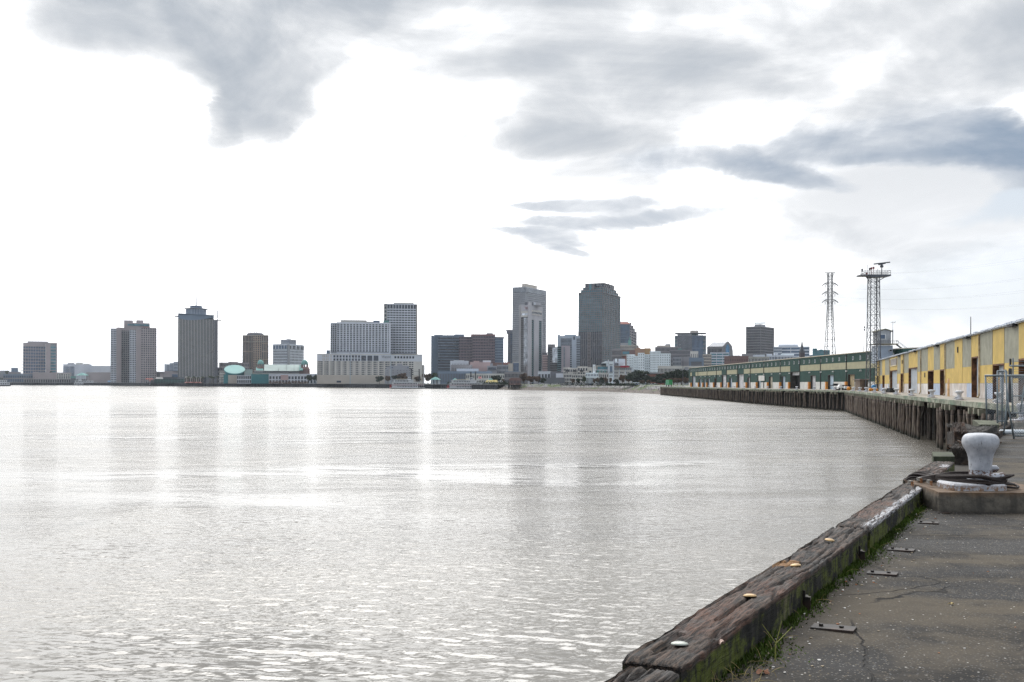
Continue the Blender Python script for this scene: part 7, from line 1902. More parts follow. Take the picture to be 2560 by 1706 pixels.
def timber_mesh(L, w_, h, seed, m_, dx=.016, rot=1.0, notch=()):
    """weathered squared timber: x along, top face cracked and rounded, ends ragged"""
    prof = []
    ns, nt = 9, 34
    for i in range(ns): prof.append((-w_/2, h*.96*i/(ns-1), 's'))
    for i in range(1, nt): prof.append((-w_/2+w_*i/nt, h, 't'))
    for i in range(ns): prof.append((w_/2, h*.96*(1-i/(ns-1)), 's'))
    nx = max(6, int(L/dx)); V = []; Fc = []; CK = []; ridge = area = ridge2 = 0.0
    sv = Vector((seed*7.3, seed*3.1, 0))
    for i in range(nx+1):
        x = L*i/nx; e0 = min(x, L-x)
        for (y, z, k) in prof:
            p = Vector((x, y, z)); q = p+sv
            wob = mnoise.noise(Vector((q.x*1.1, q.y*2, q.z*2)))
            yy, zz = y, z
            # rounded arrises, more rotten towards the water side
            ed = w_/2-abs(y)
            if k == 't':
                r = .030 if y < 0 else .055
                if ed < r: zz -= (r-math.sqrt(max(0, r*r-(r-ed)**2)))*.8
                wn = .030*mnoise.noise(Vector((q.x*2.2, 0, 5.5)))
                # cracks running with the grain
                u = Vector((q.x*1.3, (q.y+.05*mnoise.noise(Vector((q.x*1.9, q.y*3, 9))))*13, 1.7))
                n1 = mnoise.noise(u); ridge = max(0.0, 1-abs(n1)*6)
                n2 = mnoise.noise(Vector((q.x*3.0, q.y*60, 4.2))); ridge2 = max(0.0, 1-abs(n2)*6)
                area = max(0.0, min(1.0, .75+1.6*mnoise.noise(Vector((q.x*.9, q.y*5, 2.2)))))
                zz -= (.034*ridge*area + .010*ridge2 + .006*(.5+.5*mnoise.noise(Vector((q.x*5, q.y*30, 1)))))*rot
                if y > .03: zz -= rot*.02*max(0, mnoise.noise(Vector((q.x*1.7, 3.3, 0))))*(y/.15)
                zz += .5*wn*.3
                for (n0, n1_, ya, yb, dp) in notch:
                    if n0 < x < n1_ and ya < y < yb: zz -= dp
            else:
                yy += (1 if y > 0 else -1)*(.010*mnoise.noise(Vector((q.x*9, z*6, 7))) - .012*max(0, mnoise.noise(Vector((q.x*3, z*3, 2)))))
                if y > 0: yy -= .030*rot*max(0, mnoise.noise(Vector((q.x*1.4, 8.1, 0))))*1.5
            yy += .010*wob; 
            if e0 < .05: zz -= (.05-e0)*.5*(.4+abs(wob))
            xx = x + (.02*mnoise.noise(Vector((y*30, z*20, seed*1.0))) if i in (0, nx) else 0)
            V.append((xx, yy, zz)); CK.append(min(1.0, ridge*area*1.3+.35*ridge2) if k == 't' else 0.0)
    m = len(prof)
    for i in range(nx):
        for j in range(m-1): a = i*m+j; Fc.append((a, a+m, a+m+1, a+1))
    Fc.append(tuple(range(m))); Fc.append(tuple(nx*m+j for j in range(m-1, -1, -1)))
    me = bpy.data.meshes.new('timber'); me.from_pydata(V, [], Fc); me.materials.append(m_)
    at_ = me.attributes.new('crack_dark', 'FLOAT', 'POINT'); at_.data.foreach_set('value', CK)
    bm = bmesh.new(); bm.from_mesh(me); bmesh.ops.recalc_face_normals(bm, faces=bm.faces[:]); bm.to_mesh(me); bm.free()
    me.polygons.foreach_set('use_smooth', [len(p.vertices) == 4 for p in me.polygons]); me.update()
    return me
TIMB = []
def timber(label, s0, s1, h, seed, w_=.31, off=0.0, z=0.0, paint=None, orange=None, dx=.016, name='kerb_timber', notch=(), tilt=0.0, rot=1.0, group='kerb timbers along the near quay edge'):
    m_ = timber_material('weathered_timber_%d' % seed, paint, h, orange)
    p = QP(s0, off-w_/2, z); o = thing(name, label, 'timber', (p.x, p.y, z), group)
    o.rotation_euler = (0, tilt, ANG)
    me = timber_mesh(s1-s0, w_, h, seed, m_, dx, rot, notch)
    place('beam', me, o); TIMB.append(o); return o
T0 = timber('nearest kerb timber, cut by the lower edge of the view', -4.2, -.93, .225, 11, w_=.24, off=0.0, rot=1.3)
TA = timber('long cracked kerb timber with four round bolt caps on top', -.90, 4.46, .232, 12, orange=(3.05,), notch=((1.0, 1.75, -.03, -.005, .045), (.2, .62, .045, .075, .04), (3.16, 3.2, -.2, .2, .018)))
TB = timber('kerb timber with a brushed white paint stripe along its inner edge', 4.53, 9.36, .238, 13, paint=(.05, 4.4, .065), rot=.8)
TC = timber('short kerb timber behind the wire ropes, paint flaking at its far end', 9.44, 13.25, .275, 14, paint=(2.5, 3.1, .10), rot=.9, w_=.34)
def caps(parent, lst, mats_):
    for (px, py, r), m_ in zip(lst, mats_):
        w0 = onz(px, py, .238); m1 = MB(); m1.smooth = True
        m1.lathe([(r, -.006), (r*1.0, -.002), (r*.9, .004), (r*.5, .010), (0, .012)], 24)
        me = m1.mesh('bolt_cap', [m_]); c = bpy.data.objects.new('bolt_cap', me); COL.objects.link(c); c.parent = parent
        lp = Matrix.Rotation(-ANG, 4, 'Z') @ (w0-Vector(parent.location)); c.location = lp; c.rotation_euler = (.10, -.06, px)
M_CAPW = mat('galvanised_cap', (.33, .35, .31), .35, .25, 18, metal=.35); M_CAPT = mat('tan_cap', (.42, .28, .13), .4, .3, 18, metal=.2)
caps(TA, ((1699, 1609, .046), (1875, 1489, .043), (1989, 1413, .040), (2074, 1350, .042)), (M_CAPW, M_CAPT, M_CAPT, M_CAPT))
M_OLDST = mat('old_rusty_steel', (.022, .018, .016), .55, .5, 14, metal=.3, tint=((.07, .035, .02), .4))
def side_bolt(px, py, parent, name='side_bolt'):
    # bolt with plate on the land-side face
    u, v = ray(px, py); d = None
    # intersect with the inner face plane: (x-Ox)*TY-(y-Oy)*TX = .01
    k = u*TY-TX; d = (O_.x*TY-O_.y*TX+.012)/k; w0 = Vector((u*d, d, EYE+v*d)); w0.z = max(.07, min(.15, w0.z))
    lp = Matrix.Rotation(-ANG, 4, 'Z') @ (w0-Vector(parent.location))
    m1 = MB(); m1.box(-.05, -.012, -.075, -.035, .004, .065); m1.box(-.05, -.05, -.065, -.042, .0, .02)
    pl = m1.mesh('side_plate', [M_OLDST]); m1 = MB(); m1.tube([(0, .01, 0), (0, -.022, 0)], .026, 12); m1.tube([(0, -.02, 0), (0, -.040, 0)], .017, 6)
    bl = m1.mesh('side_bolt', [mat('pale_bolt', (.26, .24, .21), .5, .3, 20)])
    for nm, me in (('side_plate', pl), (name, bl)):
        c = bpy.data.objects.new(nm, me); COL.objects.link(c); c.parent = parent; c.location = lp
side_bolt(2012, 1532, TA); side_bolt(2150, 1400, TA); 

# squared post ends beyond the timbers
M_MOSSB = mat('mossy_squared_timber', (.040, .045, .028), .9, .45, 5, .01, tint=((.10, .12, .06), .5), streak=.3)
bp_ = QP(s_of_d(17.45), -.36); m1 = MB(); m1.hexa([(-.0,-.0,-.3),(.37,-.0,-.3),(.85,1.2,-.3),(.48,1.2,-.3),(0,0,.35),(.37,0,.35),(.85,1.2,.35),(.48,1.2,.35)])
ob = m1.build('squared_block', M_MOSSB); ob.location = (7.37, 17.4, 0); tag(ob, 'squared mossy timber block standing on the quay edge left of the big bollard', 'block')
# rotten stumps and broken timbers on the edge
def rotten(label, p, L, w_, h, rz, tilt, seed, colr='brown'):
    m_ = {'brown': mat('rotten_brown_wood', (.030, .018, .012), .95, .6, 6, .03, tint=((.10, .042, .02), .5), stretch=(.3, 2, 2)), 'grey': mat('rotten_grey_wood', (.055, .050, .045), .95, .6, 6, .03, tint=((.02, .018, .014), .6), stretch=(.3, 2, 2)),
          'dark': mat('rotten_black_wood', (.028, .022, .018), .95, .6, 6, .03, tint=((.10, .06, .04), .4), stretch=(.3, 2, 2))}[colr]
    me = timber_mesh(L, w_, h, seed, m_, .035, 2.6); ob = bpy.data.objects.new('rotten_timber', me); COL.objects.link(ob)
    ob.location = p; ob.rotation_euler = (0, tilt, rz); tag(ob, label, 'timber', 'broken timbers beside the chain-link gate'); return ob
rotten('long dark rotten timber lying at the quay edge behind the big bollard', QP(s_of_d(19.9), -.15, .02), 3.6, .36, .34, ANG+.05, 0, 31, 'dark')
rotten('grey split timber on top of the dark rotten one', QP(s_of_d(22.2), -.25, .28), 3.4, .40, .22, ANG-.08, -.03, 32, 'grey')
rotten('reddish crumbling timber nearest the gate post', QP(s_of_d(24.4), -.12, .0), 3.6, .46, .34, ANG, 0, 33, 'brown')
rotten('short brown broken timber leaning on the pile', QP(s_of_d(21.6), -.30, .44), 1.6, .26, .16, ANG+.12, -.10, 34, 'brown')
rotten('splintered end of a dark timber at the water side of the pile', QP(s_of_d(24.6), -.55, .10), 2.6, .34, .36, ANG+.16, .05, 35, 'dark')
rotten('grey weathered plank below the concrete slab', QP(s_of_d(26.2), -.30, .34), 2.6, .5, .10, ANG+.30, -.02, 36, 'grey')
m1 = MB(); m1.hexa([(0,0,0),(.55,.1,0),(.85,1.5,0),(.30,1.6,0),(.03,0,.10),(.55,.1,.10),(.85,1.5,.16),(.30,1.6,.18)])
ob = m1.build('broken_slab', mat('mossy_slab', (.09, .095, .065), .95, .35, 3, .02)); p = QP(s_of_d(27.0), -.35, .42); ob.location = p; ob.rotation_euler = (0, 0, -.15); tag(ob, 'greenish broken concrete slab lying across the rotten timbers', 'slab')

def debris():
    rnd = random.Random(61); mb_ = MB()
    for i in range(260):
        d = rnd.uniform(20, 27.5); p = QP(s_of_d(d), min(.12, rnd.gauss(-.2, .2)), 0); z = max(0, rnd.uniform(-.1, .5)-abs((p.x-QP(s_of_d(d)).x))*.5); L = rnd.uniform(.06, .26); a = ANG+rnd.gauss(0, .5); e = rnd.gauss(0, .25)
        v = Vector((math.cos(a)*math.cos(e), math.sin(a)*math.cos(e), math.sin(e)))*L; q = Vector((p.x, p.y, z+.03)); mb_.bar(q, q+v, rnd.uniform(.015, .06), rnd.uniform(.01, .03))
    mb_.build('wood_splinters', mat('splintered_wood', (.045, .026, .016), .95, .7, 3, tint=((.13, .055, .025), .5)), None, 'stuff')
debris()
# ---- concrete plinth, bollard, ropes
def plinth():
    mb_ = MB(); x0, x1, y0, y1, h = 5.36, 6.80, 12.50, 14.15, .25
    nx, ny = 36, 40; V = []; 
    def put(x, y, z): 
        n = mnoise.noise(Vector((x*5, y*5, z*9)))*.012 + mnoise.noise(Vector((x*17, y*17, z*17)))*.006
        return (x+n, y+n*.8, z+n*.7 if z > .01 else z)
    def patch(fn, nu, nv):
        for i in range(nu):
            for j in range(nv):
                mb_.quad(*[put(*fn(a/nu, b_/nv)) for a, b_ in ((i, j), (i+1, j), (i+1, j+1), (i, j+1))])
    skew = .22
    patch(lambda u, v: (x0+(x1-x0)*u + skew*v*.9, y0+(y1-y0)*v, h), nx, ny)
    patch(lambda u, v: (x0+(x1-x0)*u, y0-.02*(1-v), h*v), nx, 10)
    patch(lambda u, v: (x1+skew*u*.9, y0+(y1-y0)*u-.02*(1-v)*(1-u), h*v), ny, 10)
    patch(lambda u, v: (x0+skew*(1-u)*.9, y0+(y1-y0)*(1-u)-.02*(1-v)*u, h*v), ny, 10)
    patch(lambda u, v: (x1+skew*.9-(x1-x0)*u, y1, h*v), nx, 10)
    m_ = bpy.data.materials.new('stained_plinth_concrete'); m_.use_nodes = True; t = NT(m_.node_tree); bs = t.n['Principled BSDF']; bs.inputs['Roughness'].default_value = .9
    tcn = t.node('ShaderNodeTexCoord'); v = tcn.outputs['Object']; x, y, z = t.xyz(v)
    n1 = t.noise(v, 6, 5, .65); n2 = t.noise(t.scalevec(v, 9, 9, 1.2), 1.0, 4, .6); n3 = t.noise(v, 60, 3, .7)
    c = t.mix(t.ramp(n1, .3, .7), (.065, .058, .048), (.175, .152, .118)); c = t.mix(t.mul(t.ramp(n2, .45, .65), .7), c, (.045, .040, .032))
    c = t.mix(t.mul(t.ramp(t.add(z, t.mul(n1, .16)), .24, .36), .75), c, t.mix(n1, (.11, .045, .018), (.20, .12, .055)))
    c = t.mix(t.ramp(n3, .2, .8, 0, .35), c, (.03, .027, .022)); c = t.mix(t.mul(t.ramp(z, .06, .01), .6), c, (.04, .035, .028))
    t.put(bs.inputs['Base Color'], c); b_ = t.node('ShaderNodeBump'); b_.inputs['Distance'].default_value = 1.0; t.put(b_.inputs['Height'], t.add(t.mul(n1, .012), t.mul(n3, .003))); t.l.new(b_.outputs[0], bs.inputs['Normal'])
    ob = mb_.build('concrete_plinth', m_); centre_mesh(ob); tag(ob, 'rust stained concrete plinth under the big white bollard', 'plinth'); ob.data.polygons.foreach_set('use_smooth', [True]*len(ob.data.polygons))
plinth()
def bollard_paint():
    m_ = bpy.data.materials.new('chipped_white_bollard_paint'); m_.use_nodes = True; t = NT(m_.node_tree); bs = t.n['Principled BSDF']
    tcn = t.node('ShaderNodeTexCoord'); v = tcn.outputs['Object']; x, y, z = t.xyz(v)
    n1 = t.noise(v, 6, 4, .6); n2 = t.noise(t.scalevec(v, 34, 34, 11), 1.0, 5, .7); n3 = t.noise(v, 22, 4, .65)
    c = t.mix(t.ramp(n1, .3, .7), (.27, .285, .315), (.50, .51, .535))
    c = t.mix(t.mul(t.ramp(n2, .60, .66), .85), c, (.09, .08, .08))
    band = t.mul(t.ramp(z, .17, .185), t.ramp(z, .255, .235)); c = t.mix(t.mul(band, t.ramp(n3, .47, .52)), c, (.10, .055, .04))
    c = t.mix(t.mul(t.ramp(z, .10, .03), t.ramp(n3, .42, .56)), c, t.mix(n1, (.14, .06, .03), (.26, .18, .11)))
    t.put(bs.inputs['Base Color'], c); t.put(bs.inputs['Roughness'], t.ramp(n1, .3, .7, .38, .6)); b_ = t.node('ShaderNodeBump'); b_.inputs['Distance'].default_value = 1.0
    t.put(b_.inputs['Height'], t.add(t.mul(n3, .004), t.mul(n1, .010))); t.l.new(b_.outputs[0], bs.inputs['Normal']); return m_
M_BOL = bollard_paint()
def big_bollard(x, y, z, rz, label, group='big white mooring bollards'):
    o = thing('mooring_bollard', label, 'bollard', (x, y, z), group); o.rotation_euler = (0, 0, rz)
    m1 = MB(); m1.smooth = True
    pr = [(.22, .07), (.205, .09), (.17, .125), (.152, .17), (.148, .23), (.151, .29), (.155, .345), (.162, .40), (.176, .455), (.203, .51), (.230, .55), (.242, .585), (.245, .62), (.238, .655), (.220, .685), (.192, .706), (.15, .718), (.08, .724), (0, .725)]
    m1.lathe(pr, 48, 0, 0, .93, .89); post = place('post', m1.mesh('post', [M_BOL]), o)
    m1 = MB(); m1.smooth = True      # horns
    m1.tube([(-.04, -.02, .20), (.02, -.17, .155), (.11, -.205, .165), (.20, -.19, .185), (.235, -.16, .19)], [.05, .055, .055, .045, .012], 12)
    m1.tube([(-.04, -.02, .18), (-.12, -.16, .13), (-.19, -.17, .10), (-.215, -.14, .095)], [.05, .052, .045, .012], 12)
    m1.tube([(.05, .06, .23), (.17, .10, .245), (.255, .09, .25), (.285, .08, .25)], [.06, .052, .045, .012], 12)
    place('horn', m1.mesh('horn', [M_BOL]), o)
    m1 = MB(); m1.smooth = False; n = 40; R1 = []
    for (k, zz) in ((1.0, 0.0), (1.0, .065), (.955, .085)):
        ring_ = []
        for i in range(n):
            a = 2*math.pi*i/n; e = 4.0; cx_, sy_ = math.cos(a), math.sin(a)
            rr = (abs(cx_/.375)**e+abs(sy_/.33)**e)**(-1/e); ring_.append((rr*cx_*k-.13, rr*sy_*k-.02, zz))
        R1.append(ring_)
    for q in range(2):
        for i in range(n): j = (i+1) % n; m1.quad(R1[q][i], R1[q][j], R1[q+1][j], R1[q+1][i])
    base = len(m1.v); m1.v += R1[2]; m1.f.append(tuple(base+i for i in range(n))); m1.mi.append(0)
    base = len(m1.v); m1.v += R1[0]; m1.f.append(tuple(base+n-1-i for i in range(n))); m1.mi.append(0)
    place('base_plate', m1.mesh('base_plate', [M_BOL]), o)
    return o
BX, BY, BZ = 6.12, 13.00, .25
big_bollard(BX, BY, BZ, 0, 'large chipped white mooring bollard wrapped in dark wire rope, in the foreground')
m1 = MB(); m1.box(19.3, 38.2, 0, 21.0, 40.0, .18); ob = m1.build('concrete_plinth', mat('pale_plinth', (.28, .25, .2), .9, .3, 3)); centre_mesh(ob); tag(ob, 'concrete plinth of the bollard behind the chain-link gate', 'plinth')
big_bollard(19.95, 38.9, .18, .4, 'large white mooring bollard behind the chain-link gate at the right edge')
M_ROPE = mat('rusty_wire_rope', (.018, .011, .009), .75, .5, 60, .003, bscale=140)
def spline(pts, n):
    P_ = [Vector(p) for p in pts]; P_ = [P_[0]]+P_+[P_[-1]]; out_ = []
    for i in range(1, len(P_)-2):
        for k in range(n):
            t_ = k/n; p0, p1, p2, p3 = P_[i-1:i+3]
            out_.append(.5*((2*p1)+(-p0+p2)*t_+(2*p0-5*p1+4*p2-p3)*t_*t_+(-p0+3*p1-3*p2+p3)*t_**3))
    out_.append(P_[-2]); return out_
ropes = thing('wire_rope', 'dark rusty wire ropes looped round the big bollard and over the kerb timber', 'rope', (BX, BY, BZ))
rnd = random.Random(4)
for k in range(7):
    e = k/6; zz = .315+.020*k; j = lambda a=.012: rnd.uniform(-a, a)
    off = .045*k
    st = QP(9.40+.16*(k % 3)+.05*k, -.34, -.15-.1*(k % 2)); ov = QP(9.45+.14*(k % 3)+.05*k, -.30, .255+.02*(k % 2)); ov2 = QP(9.5+.12*(k % 3)+.05*k, -.05, .285+.02*(k % 2))
    far_r = BX+.20+.045*(3-k if k < 4 else k-4)
    pts = [st, ov, ov2, (5.72, 13.28+off*.5+j(), .30+.014*k), (BX-.16, BY-.23-.02*(k % 2)-.05*(1-e), zz+.012+j()), (BX+.08, BY-.27-.03*(1-e), zz-.005*k+j()), (far_r+.06, BY-.16, zz-.03*(1-e)+j()), (far_r+.12*(1-e), BY+.05, zz-.02), (BX+.12, BY+.26, zz), (BX-.12, BY+.28, zz), (BX-.30, BY+.34, zz-.02), (5.62, 13.62+.03*k, .30), QP(9.75+.1*k, -.04, .29), QP(9.75+.1*k, -.31, .26), QP(9.75+.1*k, -.36, -.2)]
    m1 = MB(); m1.smooth = True; m1.tube(spline(pts, 7), .0150, 8); m1.build('rope_strand', M_ROPE, ropes)
for (px, py) in ((2277, 1208), (2299, 1200), (2324, 1206), (2341, 1193)):
    w0 = onz(px, py, .315); m1 = MB(); m1.box(-.020, -.02, -.012, .020, .035, .03)
    c = place('rope_clamp', m1.mesh('rope_clamp', [mat('clamp_steel', (.25, .23, .2), .45, .4, 30, metal=.4)]), ropes, tuple(w0-Vector(ropes.location)), .4)
    m1 = MB(); m1.tube([(-.012, -.025, .02), (-.012, -.028, -.035)], .007, 6); m1.tube([(.012, -.025, .02), (.012, -.028, -.045)], .007, 6); c2 = place('clamp_bolt', m1.mesh('clamp_bolt', [mat('orange_rust', (.30, .13, .05), .7, .3, 30)]), c)
# steel plates let into the paving
for (px, py, L, rz, lb) in ((2084, 1573, .27, 0, 'rusty steel plate nearest the camera, beside the long kerb timber'), (2206, 1436, .24, .03, 'second rusty steel plate from the camera with two bolt heads'), (2253, 1377, .24, -.04, 'third rusty steel plate, level with the start of the white paint stripe'),
                            (2321, 1309, .22, .05, 'fourth rusty steel plate, half buried beside the painted timber'), (2359, 1283, .14, .1, 'small reddish steel scrap at the corner of the concrete plinth')):
    w0 = onz(px, py, 0.0); o = thing('steel_plate', lb, 'plate', (w0.x, w0.y, 0), 'steel plates along the kerb'); o.rotation_euler = (0, 0, math.atan2(-TX, TY)+rz)
    m1 = MB(); m1.hexa([(-L/2,-.07,-.01),(L/2,-.07,-.01),(L/2,.07,-.01),(-L/2,.07,-.01),(-L/2,-.068,.010),(L/2,-.068,.018),(L/2,.068,.018),(-L/2,.068,.010)]); place('plate', m1.mesh('plate', [M_OLDST]), o)
    m1 = MB(); m1.tube([(0, 0, .010), (0, 0, .024)], .015, 6); m1 = m1.mesh('bolt_head', [M_OLDST])
    if L > .2:
        for bx in (-.08, .05): place('bolt_head', m1, o, (bx, 0, .003), bx*9)

# ---- chain-link gate and fence
M_FEN = mat('galvanised_fence_tube', (.20, .235, .25), .5, .2, 3, metal=.35, tint=((.10, .08, .06), .3))
M_LINK = mat('chain_link_wire', (.20, .23, .25), .5, 0, metal=.4)
def link(mm, p0, p1, z0, z1, cell=.075, r=.0032):
    p0, p1 = Vector(p0), Vector(p1); L = (p1-p0).length; t_ = (p1-p0).normalized(); H = z1-z0; n = int((L+H)/cell)
    for i in range(n+1):
        a = i*cell
        for sgn in (1, -1):
            # line u - sgn*z = const, clipped to the panel
            if sgn == 1: u0, v0 = max(0, a-H), 0; u0 = a-H; pts = [(u0, 0), (a, H)]
            else: pts = [(a, 0), (a-H, H)]
            (ua, va), (ub, vb) = pts
            if ua > ub: (ua, va), (ub, vb) = (ub, vb), (ua, va)
            if ub <= 0 or ua >= L: continue
            if ua < 0: f = (0-ua)/(ub-ua); va += (vb-va)*f; ua = 0
            if ub > L: f = (L-ua)/(ub-ua); vb = va+(vb-va)*f; ub = L
            A_ = p0+t_*ua; B_ = p0+t_*ub; mm.bar((A_.x, A_.y, z0+va), (B_.x, B_.y, z0+vb), r*2)
g = thing('chain_link_gate', 'chain-link gate with grey tube frame at the end of the near quay', 'gate', (14.8, 29.5, 0))
m1 = MB(); m1.smooth = True; m1.tube([(14.62, 29.5, 2.06), (14.70, 29.5, 1.0), (14.86, 29.45, .0)], .027, 8); m1.build('gate_post', M_FEN, g)
m1 = MB(); m1.smooth = True; m1.tube([(14.70, 29.55, 1.15), (14.62, 29.6, .12)], .024, 8); m1.build('brace', M_FEN, g)
m1 = MB(); m1.smooth = True; m1.tube([(14.66, 29.5, 1.88), (24, 29.5, 1.86)], .03, 8); m1.build('top_rail', M_FEN, g)
m1 = MB(); m1.smooth = True; m1.tube([(14.86, 29.5, .10), (24, 29.5, .12)], .026, 8); m1.build('bottom_rail', M_FEN, g)
m1 = MB(); link(m1, (14.80, 29.5), (22, 29.5), .10, 1.87); m1.build('chain_link', M_LINK, g, 'stuff')
g = thing('chain_link_wing', 'narrow chain-link wing panel hanging out over the water beside the gate', 'fence', (14.2, 29.8, .4))
m1 = MB(); m1.smooth = True; m1.tube([(14.17, 29.8, 1.90), (14.22, 29.8, .42)], .027, 8); m1.build('wing_post', M_FEN, g)
m1 = MB(); m1.smooth = True; m1.tube([(14.15, 29.8, 1.88), (14.64, 29.6, 1.88)], .03, 8); m1.build('top_rail', M_FEN, g)
m1 = MB(); link(m1, (14.19, 29.8), (14.66, 29.6), .45, 1.87); m1.build('chain_link', M_LINK, g, 'stuff')
g = thing('fence_frame', 'further chain-link fence frame with two uprights, left of the dark post', 'fence', (17.6, 36, 0))
m1 = MB(); m1.smooth = True
for px in (2493.5, 2505.5, 2517): x = U(px)*36; m1.tube([(x, 36, 2.1), (x, 36, 0)], .029, 8)
m1.build('upright', M_FEN, g); m1 = MB(); m1.smooth = True; m1.tube([(U(2493)*36, 36, 2.1), (U(2517)*36, 36, 2.1)], .032, 8); m1.tube([(U(2493)*36, 36, .3), (U(2517)*36, 36, .3)], .03, 8); m1.build('rail', M_FEN, g)
m1 = MB(); link(m1, (U(2493.5)*36, 36.02), (U(2517)*36, 36.02), .3, 2.1); m1.build('chain_link', M_LINK, g, 'stuff')
g = thing('fence_frame', 'further fence frame with barbed wire arms at the right edge', 'fence', (18.3, 35, 0))
m1 = MB(); m1.smooth = True; X0 = U(2529)*35
m1.tube([(X0, 35, 1.92), (X0+.05, 35, .6)], .029, 8); m1.tube([(U(2525)*35, 35, 1.93+.35), (X0+5, 35, 1.93+.30)], .029, 8); m1.tube([(X0, 35, 1.87), (X0+5, 35, 1.87)], .03, 8); m1.tube([(X0, 35, 1.22), (X0+5, 35, 1.22)], .022, 8); m1.tube([(X0+.45, 35, 1.6), (X0+.30, 35, .6)], .025, 8)
m1.tube([(X0, 35, .62), (X0+5, 35, .62)], .026, 8); m1.build('frame', M_FEN, g)
m1 = MB()
for k in range(6): m1.tube([(X0+.02, 35, 1.98+.09*k), (X0+4, 35, 1.98+.09*k)], .006, 4, False)
m1.tube([(X0+.05, 35, 1.9), (X0+.05, 35, 2.55)], .025, 6); m1.build('barbed_wire', M_LINK, g, 'stuff')
m1 = MB(); link(m1, (X0, 35.02), (X0+4, 35.02), .62, 1.87); m1.build('chain_link', M_LINK, g, 'stuff')
m1 = MB(); x = U(2525.5)*92; m1.tube([(x, 92, 0), (x, 92, 2.95), (x, 92, 3.15)], [.17, .16, .13], 10); ob = m1.build('mooring_pile', mat('dark_blue_grey_pile', (.05, .06, .075), .8, .3, 1)); centre_mesh(ob); tag(ob, 'dark upright pile standing on the wharf behind the fence frames', 'pile')
# white pipe and debris behind gate
m1 = MB(); m1.smooth = True; m1.tube([(15.6, 31.8, .10), (18.4, 31.9, .11)], .075, 8); ob = m1.build('pale_pipe', C_WHB); centre_mesh(ob); tag(ob, 'pale pipe lying on the quay just behind the gate', 'pipe')
# kerb timbers further along
rotten('low dark kerb timber beyond the gate, in front of the second bollard', QP(s_of_d(29.6), -.15, -.08), 7.6, .30, .24, ANG, 0, 41, 'dark')
rotten('last dark kerb timber at the far end of the near quay', QP(s_of_d(36.6), -.15, -.08), 9.0, .30, .24, ANG, 0, 42, 'dark')

# ---- mid bollards on the wooden wharf
def small_bollard_mesh():
    m1 = MB(); m1.smooth = True
    m1.lathe([(.42, 0), (.40, .12), (.26, .18), (.21, .35), (.21, .55), (.30, .68), (.42, .76), (.43, .86), (.34, .93), (0, .95)], 18)
    m1.tube([(-.6, 0, .12), (-.25, 0, .28), (0, 0, .3)], [.05, .1, .12], 8); return m1.mesh('bollard_body', [mat('white_bollard_paint', (.56, .57, .60), .5, .2, 2, tint=((.25, .15, .1), .3))])
SBM = small_bollard_mesh(); m1 = MB(); m1.box(-.55, -.5, -.02, .55, .5, .07); SBP = m1.mesh('bollard_foot', [M_WHB])
def wb(px, inset, label, g_):
    u = U(px); lo, hi = 46.0, 640.0
    for _ in range(50):
        mid = (lo+hi)/2
        if (front_x(mid)+inset)/mid > u: lo = mid
        else: hi = mid
    d = (lo+hi)/2; o = thing('mooring_bollard', label, 'bollard', (u*d, d, 0), g_); place('post', SBM, o, (0, 0, .07)); place('foot', SBP, o)
GB = 'white bollards along the wooden wharf'
for px, lb in ((2499, 'white bollard seen through the further fence frame'), (2398.5, 'white bollard before the full-height yellow bay'), (2329.6, 'white bollard before the first dark doorway pair of the yellow shed'), (2280, 'white bollard in front of the nearer roller door'),
               (2241.5, 'white bollard just left of the nearer roller door, before a narrow doorway'), (2211, 'white bollard in front of the farther roller door'), (2187, 'white bollard at the far corner of the yellow shed, by the orange buoys'), (2166, 'white bollard at the foot of the radar tower'),
               (2150, 'white bollard in front of the brown shed'), (2134, 'white bollard between the tan door and the brown shed'), (2087, 'white bollard beside the pickup truck'), (2036, 'white bollard before the mottled door with an orange guard'), (1992, 'white bollard in front of the big open doorway of the green shed'),
               (1952, 'white bollard left of the big open doorway, beside a pale blue door'), (1919, 'white bollard before the cream glazed door of the green shed'), (1888, 'white bollard left of the raised white panel'), (1861, 'white bollard right of the second tall mottled door'),
               (1836, 'white bollard between the two tall mottled doors'), (1813, 'white bollard before the first tall mottled door'), (1792, 'white bollard before the rusty doorway of the green shed'), (1773, 'white bollard before the small blue doors at the far end'), (1740, 'white bollard before the farthest tall grey door')):
    wb(px, 1.2, lb, GB)
for k, px in enumerate((1652.5, 1664, 1675, 1686, 1697.5, 1711)): wb(px, 1.0, ['white bollard at the very head of the wooden wharf', 'white bollard left of the green container', 'white bollard in front of the green container', 'white bollard right of the green container', 'white bollard left of the tall light mast on the wharf', 'white bollard right of the tall light mast on the wharf'][k], GB)

# green container, pickup, trailer, brown shed, buoys
m1r = thing('shipping_container', 'small green container standing at the head of the wooden wharf', 'container', (U(1673.5)*640, 640, 0))
m1 = MB(); x0, x1, xm = U(1664.5)*640, U(1682)*640, U(1672.8)*640; z0, z1 = 1.1, Z(1673, 949.8, 640)
m1.hexa([(x0,640.6,z0),(xm,640,z0),(x1,641.2,z0),(xm-.2,644,z0),(x0,640.6,z1),(xm,640,z1),(x1,641.2,z1),(xm-.2,644,z1)]); m1.build('body', mat('green_container_paint', (.02, .24, .07), .5, .1, .8), m1r)
m1 = MB(); m1.hexa([(x0+.05,640.55,z0+.1),(xm-.1,640.0-.03,z0+.1),(xm-.1,640.05,z0+.1),(x0+.05,640.7,z0+.1),(x0+.05,640.55,z1-.1),(xm-.1,639.97,z1-.1),(xm-.1,640.05,z1-.1),(x0+.05,640.7,z1-.1)]); m1.build('panel', mat('mint_panel', (.16, .42, .25), .5, .1, .8), m1r)
